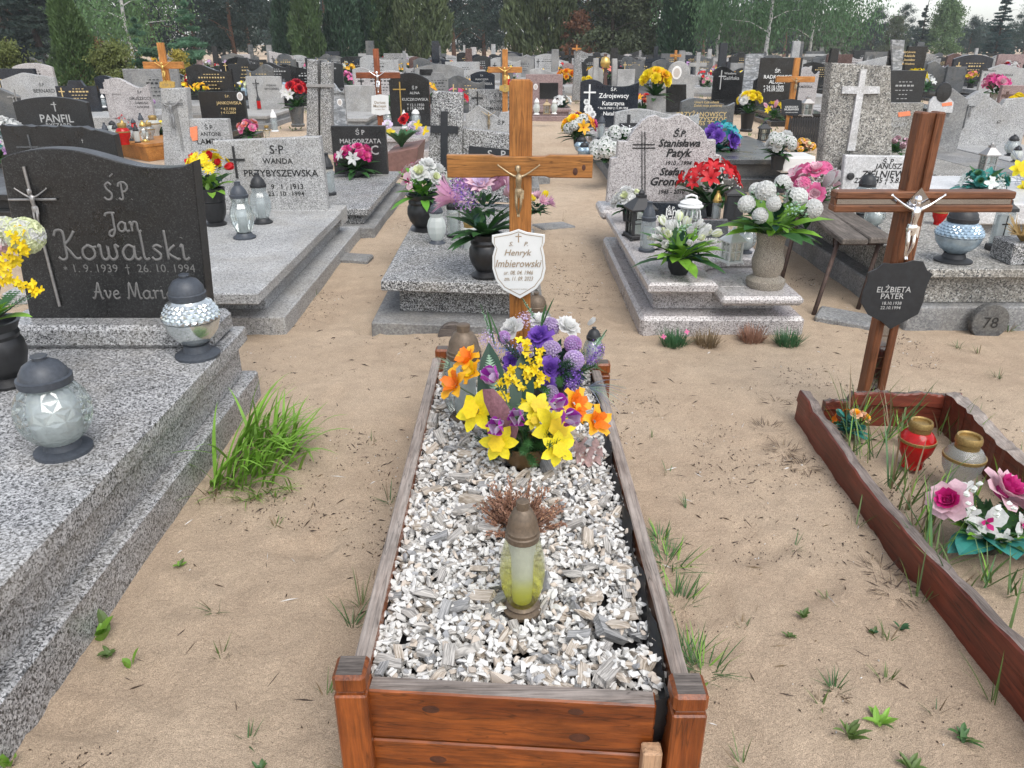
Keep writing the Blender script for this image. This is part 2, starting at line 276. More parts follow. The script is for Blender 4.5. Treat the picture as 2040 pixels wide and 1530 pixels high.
# ------------------------------------------------------------------ mesh helpers
class MB:
    def __init__(s): s.v = []; s.f = []; s.m = []; s.mats = []
    def slot(s, name):
        if name not in s.mats: s.mats.append(name)
        return s.mats.index(name)
    def add(s, vs, fs, mat, M=None):
        o = len(s.v); k = s.slot(mat)
        s.v += [tuple(M @ Vector(p)) for p in vs] if M is not None else [tuple(p) for p in vs]
        for f in fs: s.f.append(tuple(i + o for i in f)); s.m.append(k)
        return s
    def box(s, x0, x1, y0, y1, z0, z1, mat, M=None, top=None, bot=None):
        vs = [(x0, y0, z0), (x1, y0, z0), (x1, y1, z0), (x0, y1, z0), (x0, y0, z1), (x1, y0, z1), (x1, y1, z1), (x0, y1, z1)]
        s.add(vs, [(0, 3, 2, 1), (0, 1, 5, 4), (1, 2, 6, 5), (2, 3, 7, 6), (3, 0, 4, 7)], mat, M); s.add(vs, [(4, 5, 6, 7)], top or mat, M); return s
    def bbox(s, x0, x1, y0, y1, z0, z1, b, mat, M=None, top=None):
        """bevelled box (chamfer b)"""
        b = min(b, (x1 - x0) / 3, (y1 - y0) / 3, (z1 - z0) / 3)
        vs = []; ix = {}
        for i, (X, sx) in enumerate(((x0, 1), (x1, -1))):
            for j, (Y, sy) in enumerate(((y0, 1), (y1, -1))):
                for k, (Z, sz) in enumerate(((z0, 1), (z1, -1))):
                    for a in range(3):
                        p = [X + sx * b, Y + sy * b, Z + sz * b]; p[a] = (X, Y, Z)[a]; ix[i, j, k, a] = len(vs); vs.append(tuple(p))
        fs = []; q = lambda *a: tuple(ix[t] for t in a)
        fs += [q((0, 0, 0, 0), (0, 0, 1, 0), (0, 1, 1, 0), (0, 1, 0, 0)), q((1, 0, 0, 0), (1, 1, 0, 0), (1, 1, 1, 0), (1, 0, 1, 0)),
               q((0, 0, 0, 1), (1, 0, 0, 1), (1, 0, 1, 1), (0, 0, 1, 1)), q((0, 1, 0, 1), (0, 1, 1, 1), (1, 1, 1, 1), (1, 1, 0, 1)),
               q((0, 0, 0, 2), (0, 1, 0, 2), (1, 1, 0, 2), (1, 0, 0, 2))]
        topf = q((0, 0, 1, 2), (1, 0, 1, 2), (1, 1, 1, 2), (0, 1, 1, 2))
        for j in (0, 1):
            for k in (0, 1): fs.append(q((0, j, k, 1), (1, j, k, 1), (1, j, k, 2), (0, j, k, 2)))
        for i in (0, 1):
            for k in (0, 1): fs.append(q((i, 0, k, 0), (i, 1, k, 0), (i, 1, k, 2), (i, 0, k, 2)))
        for i in (0, 1):
            for j in (0, 1): fs.append(q((i, j, 0, 0), (i, j, 1, 0), (i, j, 1, 1), (i, j, 0, 1)))
        for i in (0, 1):
            for j in (0, 1):
                for k in (0, 1): fs.append(q((i, j, k, 0), (i, j, k, 1), (i, j, k, 2)))
        s.add(vs, fs, mat, M); s.add(vs, [topf], top or mat, M); return s
    def lathe(s, prof, mat, n=20, M=None, flute=0, nf=0, mats=None):
        vs = []
        for r, z in prof:
            for i in range(n):
                a = 2 * math.pi * i / n; rr = r * (1 + flute * math.cos(nf * a)) if flute else r
                vs.append((rr * math.cos(a), rr * math.sin(a), z))
        o = len(s.v); s.v += [tuple(M @ Vector(p)) for p in vs] if M is not None else vs
        for k in range(len(prof) - 1):
            q = s.slot(mats[k] if mats else mat)
            for i in range(n): s.f.append((o + k * n + i, o + k * n + (i + 1) % n, o + (k + 1) * n + (i + 1) % n, o + (k + 1) * n + i)); s.m.append(q)
        if prof[0][0] > 1e-4: s.add(vs[:n], [tuple(range(n - 1, -1, -1))], mats[0] if mats else mat, M)
        if prof[-1][0] > 1e-4: s.add(vs[-n:], [tuple(range(n))], mats[-1] if mats else mat, M)
        return s
    def tube(s, pts, rad, mat, n=6, M=None, cap=True):
        pts = [Vector(p) for p in pts]; vs = []; up = Vector((.13, .21, 1)).normalized()
        for i, p in enumerate(pts):
            t = (pts[min(i + 1, len(pts) - 1)] - pts[max(i - 1, 0)]).normalized(); a = t.cross(up)
            if a.length < .05: a = t.cross(Vector((1, 0, 0)))
            a.normalize(); b = t.cross(a); r = rad[i] if isinstance(rad, (list, tuple)) else rad
            for k in range(n): q = 2 * math.pi * k / n; vs.append(p + (a * math.cos(q) + b * math.sin(q)) * r)
        fs = [(i * n + k, i * n + (k + 1) % n, (i + 1) * n + (k + 1) % n, (i + 1) * n + k) for i in range(len(pts) - 1) for k in range(n)]
        if cap: fs += [tuple(range(n - 1, -1, -1)), tuple((len(pts) - 1) * n + k for k in range(n))]
        s.add(vs, fs, mat, M); return s
    def prism(s, out, y0, y1, mat, M=None, bev=0.0, side=None):
        """outline in XZ (counter clockwise seen from -Y) extruded from y0 (front) to y1, optional chamfer on both faces"""
        n = len(out); A = sum(out[i][0] * out[(i + 1) % n][1] - out[(i + 1) % n][0] * out[i][1] for i in range(n))
        if A < 0: out = out[::-1]
        rings = [(y0, bev), (y0 + bev, 0), (y1 - bev, 0), (y1, bev)] if bev else [(y0, 0), (y1, 0)]
        def inset(d):
            if not d: return out
            res = []
            for i in range(n):
                p, c, q = Vector(out[i - 1]), Vector(out[i]), Vector(out[(i + 1) % n])
                e1 = (c - p); e2 = (q - c)
                if e1.length < 1e-6 or e2.length < 1e-6: res.append(tuple(c)); continue
                e1.normalize(); e2.normalize(); n1 = Vector((-e1.y, e1.x)); n2 = Vector((-e2.y, e2.x)); m = n1 + n2
                m = m / max(.5, m.length_squared / 2) if m.length > 1e-6 else n1
                res.append(tuple(c + m * d))
            return res
        vs = []
        for y, d in rings: vs += [(x, y, z) for x, z in inset(d)]
        fs = [(k * n + i, (k + 1) * n + i, (k + 1) * n + (i + 1) % n, k * n + (i + 1) % n) for k in range(len(rings) - 1) for i in range(n)]
        s.add(vs, fs, side or mat, M); L = (len(rings) - 1) * n
        s.add(vs, [tuple(range(n)), tuple(L + i for i in range(n - 1, -1, -1))], mat, M); return s
    def mesh(s, name='m', smooth=False, off=None):
        me = bpy.data.meshes.new(name)
        v = s.v if off is None else [(a - off[0], b - off[1], c - off[2]) for a, b, c in s.v]
        me.from_pydata(v, [], s.f)
        for m in s.mats: me.materials.append(MATS[m])
        me.polygons.foreach_set('material_index', s.m)
        if smooth: set_smooth(me, smooth)
        me.update(); return me
    def build(s, name, parent=None, smooth=False, loc=None):
        """mesh given in world metres; the object sits at its parent's base"""
        off = world_loc(parent) if parent is not None else (loc or (0, 0, 0))
        return link(name, s.mesh(name, smooth, off), parent, loc if parent is None else None)
def set_smooth(me, deg):
    me.polygons.foreach_set('use_smooth', [True] * len(me.polygons))
    if deg is not True:
        bm = bmesh.new(); bm.from_mesh(me); lim = math.radians(deg)
        for e in bm.edges:
            if len(e.link_faces) == 2 and e.calc_face_angle(0) > lim: e.smooth = False
        bm.to_mesh(me); bm.free()
def world_loc(o):
    p = Vector((0, 0, 0))
    while o is not None: p = p + o.location; o = o.parent
    return p
def link(name, me, parent=None, loc=None, rot=None, scale=None):
    o = bpy.data.objects.new(name, me); COL.objects.link(o)
    if parent is not None: o.parent = parent
    if loc is not None: o.location = loc
    if rot is not None: o.rotation_euler = rot
    if scale is not None: o.scale = (scale,) * 3 if isinstance(scale, (int, float)) else scale
    return o
def tag(o, label, cat, group=None):
    o['label'] = label; o['category'] = cat
    if group: o['group'] = group
    return o
def thing(name, label, cat, loc=(0, 0, 0), group=None, rz=0):
    o = bpy.data.objects.new(name, None); o.empty_display_size = .1; COL.objects.link(o); o.location = loc; o.rotation_euler = (0, 0, rz)
    return tag(o, label, cat, group)
def struct(o): o['kind'] = 'structure'; return o
def stuff(o): o['kind'] = 'stuff'; return o
def np_mesh(name, V, Fc, mats, mi=None, smooth=False):
    me = bpy.data.meshes.new(name); V = np.ascontiguousarray(V, np.float32); Fc = np.ascontiguousarray(Fc, np.int32); k = Fc.shape[1]
    me.vertices.add(len(V)); me.vertices.foreach_set('co', V.ravel()); me.loops.add(Fc.size); me.loops.foreach_set('vertex_index', Fc.ravel())
    me.polygons.add(len(Fc)); me.polygons.foreach_set('loop_start', np.arange(0, Fc.size, k, dtype=np.int32))
    for m in mats: me.materials.append(MATS[m])
    if mi is not None: me.polygons.foreach_set('material_index', np.ascontiguousarray(mi, np.int32))
    me.polygons.foreach_set('use_smooth', np.full(len(Fc), bool(smooth)))
    me.update(calc_edges=True); return me
def leaves_np(C, dirs, L, W, r=None, bend=0.3):
    """one diamond quad per leaf: centre C, direction dirs, length L, width W"""
    n = len(C); r = r or rng; d = dirs / np.maximum(1e-6, np.linalg.norm(dirs, axis=1, keepdims=True))
    q = r.normal(size=(n, 3)); s = np.cross(d, q); s /= np.maximum(1e-6, np.linalg.norm(s, axis=1, keepdims=True)); up = np.cross(s, d)
    L = np.broadcast_to(np.asarray(L, float).reshape(-1, 1), (n, 1)); W = np.broadcast_to(np.asarray(W, float).reshape(-1, 1), (n, 1))
    a = C - d * L * .5; b = C + s * W * .5 + up * L * bend * .2; c = C + d * L * .5; e = C - s * W * .5 + up * L * bend * .2
    V = np.stack([a, b, c, e], 1).reshape(-1, 3); Fc = np.arange(4 * n).reshape(n, 4); return V, Fc
# inscriptions
_fc = {}
def text_mesh(txt, width, height=None, shear=0, bold=0.0, spacing=1.0):
    key = (txt, shear, bold, spacing)
    if key not in _fc:
        cu = bpy.data.curves.new('t', 'FONT'); cu.body = txt; cu.shear = shear; cu.offset = bold; cu.space_character = spacing; cu.align_x = 'CENTER'; cu.resolution_u = 2
        ob = bpy.data.objects.new('t', cu); COL.objects.link(ob); dg = bpy.context.evaluated_depsgraph_get()
        me = bpy.data.meshes.new_from_object(ob.evaluated_get(dg)); v = np.array([tuple(p.co) for p in me.vertices]); f = [tuple(p.vertices) for p in me.polygons]
        bpy.data.objects.remove(ob); bpy.data.curves.remove(cu); bpy.data.meshes.remove(me); _fc[key] = (v, f)
    v, f = _fc[key]; mn, mx = v.min(0), v.max(0); c = (mn + mx) / 2; s = width / (mx[0] - mn[0]); sy = s if height is None else height / (mx[1] - mn[1])
    return [((p[0] - c[0]) * s, 0, (p[1] - c[1]) * sy) for p in v], f
def inscribe(parent, txt, px, py, wpx, Y, mat='ink_etch', hpx=None, shear=0, bold=0.01, spacing=1.0, name='inscription', tilt=0):
    """lettering on a front face at depth Y, centred on a photo pixel, wpx photo pixels wide"""
    c = D(px, py, Y - .0025); k = PXM(c); v, f = text_mesh(txt, wpx / k, None if hpx is None else hpx / k * 1.08, shear, bold, spacing)
    mb = MB(); mb.add(v, f, mat, Matrix.Translation(c) @ Matrix.Rotation(tilt, 4, 'Y')); return mb.build(name, parent)
GL = {'a': (.6, [[(.42, .42), (.25, .5), (.05, .3), (.08, .05), (.25, 0), (.4, .18), (.44, .48), (.43, .1), (.52, 0), (.62, .08)]]),
      'n': (.6, [[(0, .43), (.08, .5), (.1, .3), (.1, 0)], [(.1, .28), (.25, .5), (.4, .43), (.4, .1), (.48, 0), (.58, .06)]]),
      'o': (.52, [[(.25, .5), (.05, .35), (.05, .1), (.22, 0), (.42, .15), (.4, .4), (.25, .5), (.36, .42), (.52, .44)]]),
      'w': (.72, [[(0, .42), (.08, .5), (.08, .1), (.2, 0), (.32, .15), (.33, .48), (.33, .12), (.45, 0), (.6, .15), (.58, .5), (.7, .42)]]),
      'l': (.28, [[(.08, 1), (.08, .5), (.08, .1), (.15, 0), (.25, .06)]]), 's': (.42, [[(.38, .42), (.22, .5), (.1, .4), (.3, .2), (.28, .05), (.1, 0), (0, .1)]]),
      'k': (.46, [[(.08, 1), (.08, .5), (.08, 0)], [(.35, .5), (.1, .25), (.38, .02), (.46, .06)]]),
      'i': (.3, [[(.02, .42), (.1, .5), (.1, .08), (.18, 0), (.28, .08)], [(.1, .74), (.11, .76)]]),
      'e': (.44, [[(.05, .25), (.3, .28), (.35, .42), (.22, .5), (.05, .3), (.1, .04), (.25, 0), (.42, .1)]]),
      'v': (.44, [[(0, .43), (.08, .5), (.12, .2), (.2, .02), (.38, .36), (.32, .5)]]), 'r': (.38, [[(0, .45), (.08, .5), (.1, .3), (.1, 0)], [(.1, .3), (.22, .48), (.36, .45)]]),
      'S': (.62, [[(.55, .85), (.4, 1), (.2, .85), (.25, .6), (.48, .35), (.4, .05), (.15, 0), (0, .15)]]),
      'P': (.66, [[(.27, .95), (.25, .5), (.25, .1), (.12, 0), (0, .1)], [(.05, .75), (.15, .95), (.45, 1), (.62, .75), (.45, .5), (.28, .48)]]),
      'J': (.5, [[(0, .8), (.1, .95), (.4, .98), (.55, .95)], [(.42, .97), (.4, .4), (.38, .05), (.22, -.25), (.05, -.18), (.12, 0), (.4, .12)]]),
      'K': (.76, [[(0, .8), (.1, .98), (.32, .95), (.3, .5), (.28, .1), (.12, 0), (0, .1)], [(.7, .97), (.5, .7), (.3, .5), (.42, .3), (.58, .05), (.75, .06)]]),
      'A': (.7, [[(0, .1), (.1, 0), (.3, .5), (.46, 1), (.5, .5), (.55, 0), (.66, .05)], [(.15, .4), (.58, .4)]]),
      'M': (.9, [[(0, .1), (.08, 0), (.16, .5), (.25, 1), (.35, .5), (.45, .12), (.58, .55), (.7, 1), (.72, .5), (.76, 0), (.88, .06)]]),
      '.': (.16, [[(.04, .0), (.06, .02)]]), ' ': (.3, []), '`': (0, [[(-.28, 1.12), (-.18, 1.3)]])}
def script(parent, txt, px, py, wpx, Y, mat, r=.004, track=.05):
    """hand drawn cursive lettering as shallow round strokes"""
    w = sum(GL[c][0] + track for c in txt); c0 = D(px, py, Y); k = PXM(c0); s = wpx / k / w; x = -w / 2; mb = MB()
    for ch in txt:
        for st in GL[ch][1]:
            pts = []
            for i in range(len(st) - 1):
                p0, p1, p2, p3 = [Vector(st[min(max(j, 0), len(st) - 1)]) for j in (i - 1, i, i + 1, i + 2)]
                for t in (0, .25, .5, .75):
                    q = .5 * ((2 * p1) + (p2 - p0) * t + (2 * p0 - 5 * p1 + 4 * p2 - p3) * t * t + (3 * p1 - p0 - 3 * p2 + p3) * t ** 3); pts.append(q)
            pts.append(Vector(st[-1]))
            P3 = [(c0.x + (x + q.x) * s, Y - .0003, c0.z + (q.y - .4) * s) for q in pts]
            mb.tube(P3, r, mat, 5)
        x += GL[ch][0] + track
    for i, v in enumerate(mb.v): mb.v[i] = (v[0], Y + (v[1] - Y) * .25 - .001, v[2])
    return mb.build('inscription', parent, True)
# ------------------------------------------------------------------ shared components
def rotm(rx=0, ry=0, rz=0): return Euler((rx, ry, rz)).to_matrix().to_4x4()
def T(x, y, z): return Matrix.Translation((x, y, z))
def frame_to(d, roll=0):
    """matrix whose +Z looks along d"""
    return (Vector(d).normalized().to_track_quat('Z', 'Y') @ Matrix.Rotation(roll, 4, 'Z').to_quaternion()).to_matrix().to_4x4()
# crucified figure, 1 m tall from soles to head, hands out; faces -Y
def corpus_mesh():
    V = [(0, 0, .50), (0, -.02, .60), (0, -.03, .72), (0, -.015, .80), (-.01, -.03, .86), (-.015, -.05, .92), (-.02, -.045, .975)]
    R = [.060, .052, .068, .040, .028, .050, .038]
    E_ = [(0, 1), (1, 2), (2, 3), (3, 4), (4, 5), (5, 6)]
    for sgn in (-1, 1):
        a = len(V); V += [(sgn * .085, -.01, .795), (sgn * .20, .0, .86), (sgn * .34, .015, .955), (sgn * .385, .015, .985)]; R += [.034, .026, .020, .016]
        E_ += [(3, a), (a, a + 1), (a + 1, a + 2), (a + 2, a + 3)]
        for k, (dx, dz) in enumerate(((.03, .012), (.022, .03), (.008, .035))):
            V.append((sgn * (.385 + dx), .008, .985 + dz)); R.append(.006); E_.append((a + 3, len(V) - 1))
        b = len(V); V += [(sgn * .045, -.005, .46), (sgn * .045, -.055, .26), (sgn * .012 - .006, .0, .07), (sgn * .014, -.035, .012)]; R += [.050, .036, .022, .016]
        E_ += [(0, b), (b, b + 1), (b + 1, b + 2), (b + 2, b + 3)]
    me = bpy.data.meshes.new('body'); me.from_pydata(V, E_, []); o = bpy.data.objects.new('body', me); COL.objects.link(o)
    o.modifiers.new('s', 'SKIN'); sd = o.modifiers.new('u', 'SUBSURF'); sd.levels = sd.render_levels = 1
    for i, sv in enumerate(me.skin_vertices[0].data): sv.radius = (R[i], R[i] * .8); sv.use_root = i == 0
    dg = bpy.context.evaluated_depsgraph_get(); out = bpy.data.meshes.new_from_object(o.evaluated_get(dg)); bpy.data.objects.remove(o)
    out.polygons.foreach_set('use_smooth', [True] * len(out.polygons)); return out
CORPUS = corpus_mesh()
_cc = {}
def corpus(parent, loc, h, mat, cloth=True, detail=True):
    """figure with feet at loc (world), total height h; cloth and hair are its own pieces"""
    if mat not in _cc:
        m = CORPUS.copy(); m.materials.clear(); m.materials.append(MATS[mat])
        mb = MB(); mb.lathe([(.062, .40), (.074, .43), (.078, .50), (.070, .55), (.062, .565)], mat, 14, Matrix.Diagonal((1, .82, 1, 1)), flute=.05, nf=7)
        mb.add([(.05, -.03, .55), (.105, -.03, .53), (.095, -.045, .36), (.06, -.05, .40)], [(0, 1, 2, 3)], mat)
        hb = MB(); hb.lathe([(.02, .90), (.054, .90), (.056, .95), (.045, .99), (.012, 1.005)], mat, 12, T(-.018, -.032, 0), flute=.06, nf=6)
        hb.lathe([(.008, .845), (.022, .875), (.02, .9)], mat, 8, T(-.016, -.085, 0))
        _cc[mat] = (m, mb.mesh('cloth', 40), hb.mesh('hair', 50))
    m, c, hr = _cc[mat]; b = link('crucified_figure', m, parent, Vector(loc) - world_loc(parent), None, h)
    if cloth and detail: link('loincloth', c, b); link('hair', hr, b)
    return b
def lathe_part(parent, name, prof, mat, n=20, M=None, smooth=35, flute=0, nf=0, mats=None):
    mb = MB(); mb.lathe(prof, mat, n, M, flute, nf, mats); me = mb.mesh(name, smooth); return link(name, me, parent)
# ---- grave lanterns; every profile is given for height 1 and scaled
_lc = {}
def facet_globe(r, z0, z1, rows, n, mat, mb, amp=.06, rx=1.0):
    """round glass body cut into diamonds"""
    zc = (z0 + z1) / 2; h = (z1 - z0) / 2; ring = []
    for k in range(rows + 1):
        a = -1.25 + 2.5 * k / rows; rr = r * math.cos(a); z = zc + h * math.sin(a) / math.sin(1.25)
        ring.append([(rr * math.cos(2 * math.pi * (i + .5 * (k % 2)) / n), rr * math.sin(2 * math.pi * (i + .5 * (k % 2)) / n), z) for i in range(n)])
    vs = [p for q in ring for p in q]; fs = []
    for k in range(rows):
        for i in range(n):
            a, b = k * n + i, k * n + (i + 1) % n; c, d = (k + 1) * n + i, (k + 1) * n + (i + 1) % n
            fs += [(a, b, c), (b, d, c)] if k % 2 == 0 else [(a, d, c), (a, b, d)]
    vs2 = []; fs2 = []
    for f in fs:                                   # raise each facet to a small pyramid
        p = [Vector(vs[i]) for i in f]; c = sum(p, Vector()) / 3; nrm = Vector((c.x, c.y, 0)).normalized(); o = len(vs2)
        vs2 += [tuple(q) for q in p] + [tuple(c + nrm * r * amp)]; fs2 += [(o, o + 1, o + 3), (o + 1, o + 2, o + 3), (o + 2, o, o + 3)]
    mb.add(vs2, fs2, mat)
def lantern(kind, x, y, z, h, label, group='grave lanterns', rz=0, tilt=0, lid=None, glass=None, wsc=1.0):
    root = thing('grave_lantern', label, 'lantern', (x, y, z), group, rz)
    if tilt: root.rotation_euler = (0, tilt, rz)
    key = (kind, lid, glass)
    if key not in _lc:
        parts = []; L = lid or 'black_plastic'; G_ = glass or 'glass_cut'
        def lp(nm, prof, mat, n=20, sm=35, **k): mb = MB(); mb.lathe(prof, mat, n, **k); parts.append((nm, mb.mesh(nm, sm)))
        if kind == 'globe':                      # cut glass ball on a flared foot
            lp('base', [(.26, 0), (.26, .035), (.17, .06), (.15, .12)], L, 22)
            mb = MB(); facet_globe(.335, .10, .76, 8, 12, G_, mb, .045); parts.append(('glass_body', mb.mesh('glass', False)))
            lp('candle_insert', [(.17, .13), (.22, .22), (.23, .45), (.18, .62), (.14, .72)], 'candle_insert', 18)
            lp('lid', [(.235, .72), (.24, .79), (.215, .80), (.205, .84), (.16, .91), (.085, .955), (.06, .96), (.055, .985), (.075, .99), (.07, 1.0), (.0, 1.0)], L, 18)
        elif kind == 'mirror':                   # mirrored globe with a studded band
            lp('base', [(.30, 0), (.30, .03), (.27, .045), (.19, .075), (.165, .15), (.18, .165)], L, 24)
            lp('glass_body', [(.15, .16), (.26, .24), (.335, .34), (.36, .43), (.365, .465)], G_, 28)
            mb = MB(); rows, n = 5, 26
            for k in range(rows):
                for i in range(n):
                    for q in (0,):
                        zA, zB = .47 + k * .042, .47 + (k + 1) * .042; f = lambda z: .365 - .95 * max(0, z - .52) ** 1.35 * 1.3
                        a0 = 2 * math.pi * (i + .5 * (k % 2)) / n; a1 = a0 + 2 * math.pi / n; am = (a0 + a1) / 2; zm = (zA + zB) / 2; R0, R1, Rm = f(zA), f(zB), f(zm) + .022
                        vs = [(R0 * math.cos(a0), R0 * math.sin(a0), zA), (R0 * math.cos(a1), R0 * math.sin(a1), zA), (R1 * math.cos(a1), R1 * math.sin(a1), zB), (R1 * math.cos(a0), R1 * math.sin(a0), zB), (Rm * math.cos(am), Rm * math.sin(am), zm)]
                        mb.add(vs, [(0, 1, 4), (1, 2, 4), (2, 3, 4), (3, 0, 4)], G_)
            parts.append(('studded_band', mb.mesh('band', False)))
            lp('neck', [(.27, .675), (.21, .72), (.195, .74)], G_, 24)
            lp('lid', [(.24, .715), (.245, .78), (.23, .79), (.22, .85), (.16, .925), (.08, .955), (.05, .96), (.045, .985), (.07, .985), (.065, 1), (0, 1)], L, 20)
        elif kind == 'urn':                      # tall vase-shaped cut glass
            lp('base', [(.20, 0), (.20, .03), (.15, .06), (.13, .10)], L, 20)
            lp('glass_body', [(.12, .09), (.145, .14), (.195, .28), (.21, .42), (.18, .55), (.135, .63), (.15, .70), (.155, .73)], G_, 16, 10, flute=.05, nf=8)
            lp('candle_insert', [(.085, .11), (.085, .5)], 'candle_insert', 12)
            lp('lid', [(.16, .725), (.165, .775), (.145, .785), (.14, .83), (.10, .90), (.055, .94), (.05, .985), (.06, 1.0), (0, 1.0)], L, 18)
        elif kind == 'tulip':                    # egg-shaped tall lantern, bronze foot and lid
            lp('base', [(.20, 0), (.205, .03), (.15, .045), (.17, .065), (.13, .085)], L, 22)
            lp('glass_body', [(.135, .08), (.17, .13), (.215, .23), (.235, .36), (.225, .50), (.19, .62), (.165, .69)], G_, 26)
            lp('candle_insert', [(.10, .10), (.11, .30), (.115, .50), (.14, .60), (.15, .68)], 'candle_insert', 16)
            lp('lid', [(.172, .675), (.176, .72), (.165, .73), (.168, .755), (.155, .77), (.145, .83), (.10, .915), (.068, .935), (.066, .995), (.058, 1.0), (0, 1.0)], L, 22)
        elif kind == 'cylinder':
            lp('base', [(.17, 0), (.17, .05), (.14, .07)], L, 18)
            lp('glass_body', [(.135, .06), (.15, .14), (.15, .55), (.13, .64)], G_, 14, 20)
            lp('candle_insert', [(.09, .07), (.09, .5)], 'candle_insert', 12)
            lp('lid', [(.15, .63), (.155, .70), (.13, .72), (.11, .82), (.06, .9), (.05, .97), (.06, 1), (0, 1)], L, 16)
        elif kind == 'jar':                      # lidless or flat-lidded wide jar with a gold rim
            lp('glass_body', [(.20, 0), (.20, .18), (.31, .38), (.34, .55), (.335, .62), (.26, .74), (.21, .78)], G_, 22)
            lp('band', [(.34, .57), (.347, .575), (.347, .625), (.338, .63)], 'brass_dull', 22)
            lp('rim', [(.195, .77), (.20, .78), (.195, .86), (.215, .88), (.215, .95), (.195, 1.0), (.165, .98), (.16, .93)], 'brass_dull', 22)
            lp('dish', [(.18, .94), (0, .93)], L, 18)
        elif kind == 'house':                    # metal lantern house with pitched roof
            mb = MB(); mb.bbox(-.26, .26, -.26, .26, .03, .10, .01, L)
            for a in (-.25, .25):
                for b in (-.25, .25): mb.box(a - .03, a + .03, b - .03, b + .03, 0, .04, L)
            parts.append(('base', mb.mesh('base')))
            for a in (-1, 1):
                for b in (-1, 1): m2 = MB(); m2.box(a * .20 - .025, a * .20 + .025, b * .20 - .025, b * .20 + .025, .10, .60, L); parts.append(('post', m2.mesh('post')))
            for q in range(4):
                m2 = MB(); M2 = rotm(0, 0, q * math.pi / 2); m2.box(-.18, .18, -.203, -.197, .10, .60, G_, M2); parts.append(('pane', m2.mesh('pane')))
                m3 = MB(); m3.box(-.01, .01, -.215, -.19, .10, .60, L, M2); m3.box(-.18, .18, -.215, -.19, .33, .35, L, M2); parts.append(('glazing_bar', m3.mesh('bar')))
            mb = MB(); Mq = rotm(0, 0, math.pi / 4); mb.lathe([(.38, .60), (.40, .64), (.12, .84), (.13, .90), (.0, .92)], L, 4, Mq); mb.lathe([(.06, .90), (.07, .94), (.03, 1.0), (0, 1.0)], L, 8); parts.append(('roof', mb.mesh('roof')))
            lp('candle', [(.09, .10), (.09, .34), (0, .35)], 'candle_wax', 12)
        elif kind == 'lantern_round':            # white rounded lantern with vertical ribs and a handle
            lp('base', [(.27, 0), (.27, .06), (.22, .08)], L, 20)
            lp('glass_body', [(.22, .08), (.26, .2), (.24, .55), (.19, .68)], G_, 20)
            for i in range(12):
                a = i * math.pi / 6; m2 = MB(); m2.tube([(.23 * math.cos(a), .23 * math.sin(a), .08), (.275 * math.cos(a), .275 * math.sin(a), .22), (.25 * math.cos(a), .25 * math.sin(a), .55), (.2 * math.cos(a), .2 * math.sin(a), .69)], .014, L, 5); parts.append(('rib', m2.mesh('rib')))
            mb = MB(); mb.lathe([(.30, .68), (.31, .72), (.26, .76), (.27, .80), (.17, .87), (.05, .90), (0, .90)], L, 20); parts.append(('lid', mb.mesh('lid', 35)))
            m2 = MB(); m2.tube([(-.15, 0, .85), (-.12, 0, .96), (0, 0, 1.0), (.12, 0, .96), (.15, 0, .85)], .03, L, 7); parts.append(('handle', m2.mesh('handle', True)))
            lp('candle', [(.09, .08), (.09, .3), (0, .3)], 'candle_wax', 12)
        elif kind == 'slab':                     # flat panel lantern with printed cross
            mb = MB(); mb.bbox(-.2, .2, -.12, .12, 0, .12, .02, L); parts.append(('base', mb.mesh('base')))
            mb = MB(); mb.bbox(-.16, .16, -.09, .09, .12, .78, .02, G_); parts.append(('glass_body', mb.mesh('glass')))
            mb = MB(); mb.bbox(-.13, .13, -.05, .05, .13, .70, .01, 'candle_insert'); parts.append(('candle_insert', mb.mesh('ins')))
            mb = MB(); mb.box(-.012, .012, -.096, -.092, .2, .70, 'ink_black'); mb.box(-.08, .08, -.0975, -.0925, .52, .55, 'ink_black'); parts.append(('printed_cross', mb.mesh('cr')))
            mb = MB(); mb.lathe([(.26, .78), (.25, .84), (.1, .93), (.08, 1.0), (0, 1.0)], L, 4, Matrix.Diagonal((1, .62, 1, 1)) @ rotm(0, 0, math.pi / 4)); parts.append(('lid', mb.mesh('lid')))
        _lc[key] = parts
    for nm, me in _lc[key]: link(nm, me, root, None, None, (h * wsc, h * wsc, h))
    return root
# ---- flower heads (height/size 1 = diameter), +Z is the way the flower faces
def petal(mb, mat, az, tilt, r0, L, W, curl=.3, cup=.15, seg=3, pt=.15, wave=0, ph=0, z0=0.0):
    """one petal leaving the axis at radius r0, raised by tilt from the flower plane; curl bends it back"""
    vs = []; M = rotm(0, 0, az)
    prof = {3: (.55, 1.0, .9, pt), 4: (.5, .95, 1.0, .75, pt), 2: (.6, 1, pt)}[seg]; x, z = r0, z0; a = tilt
    for k in range(seg + 1):
        w = W * prof[k] * .5; wv = wave * math.sin(k * 2.1 + ph)
        vs += [M @ Vector((x, -w, z + cup * w + wv)), M @ Vector((x, 0, z)), M @ Vector((x, w, z + cup * w - wv))]
        x += L / seg * math.cos(a); z += L / seg * math.sin(a); a -= curl / seg
    fs = []
    for k in range(seg): b = k * 3; fs += [(b, b + 3, b + 4, b + 1), (b + 1, b + 4, b + 5, b + 2)]
    mb.add(vs, fs, mat)
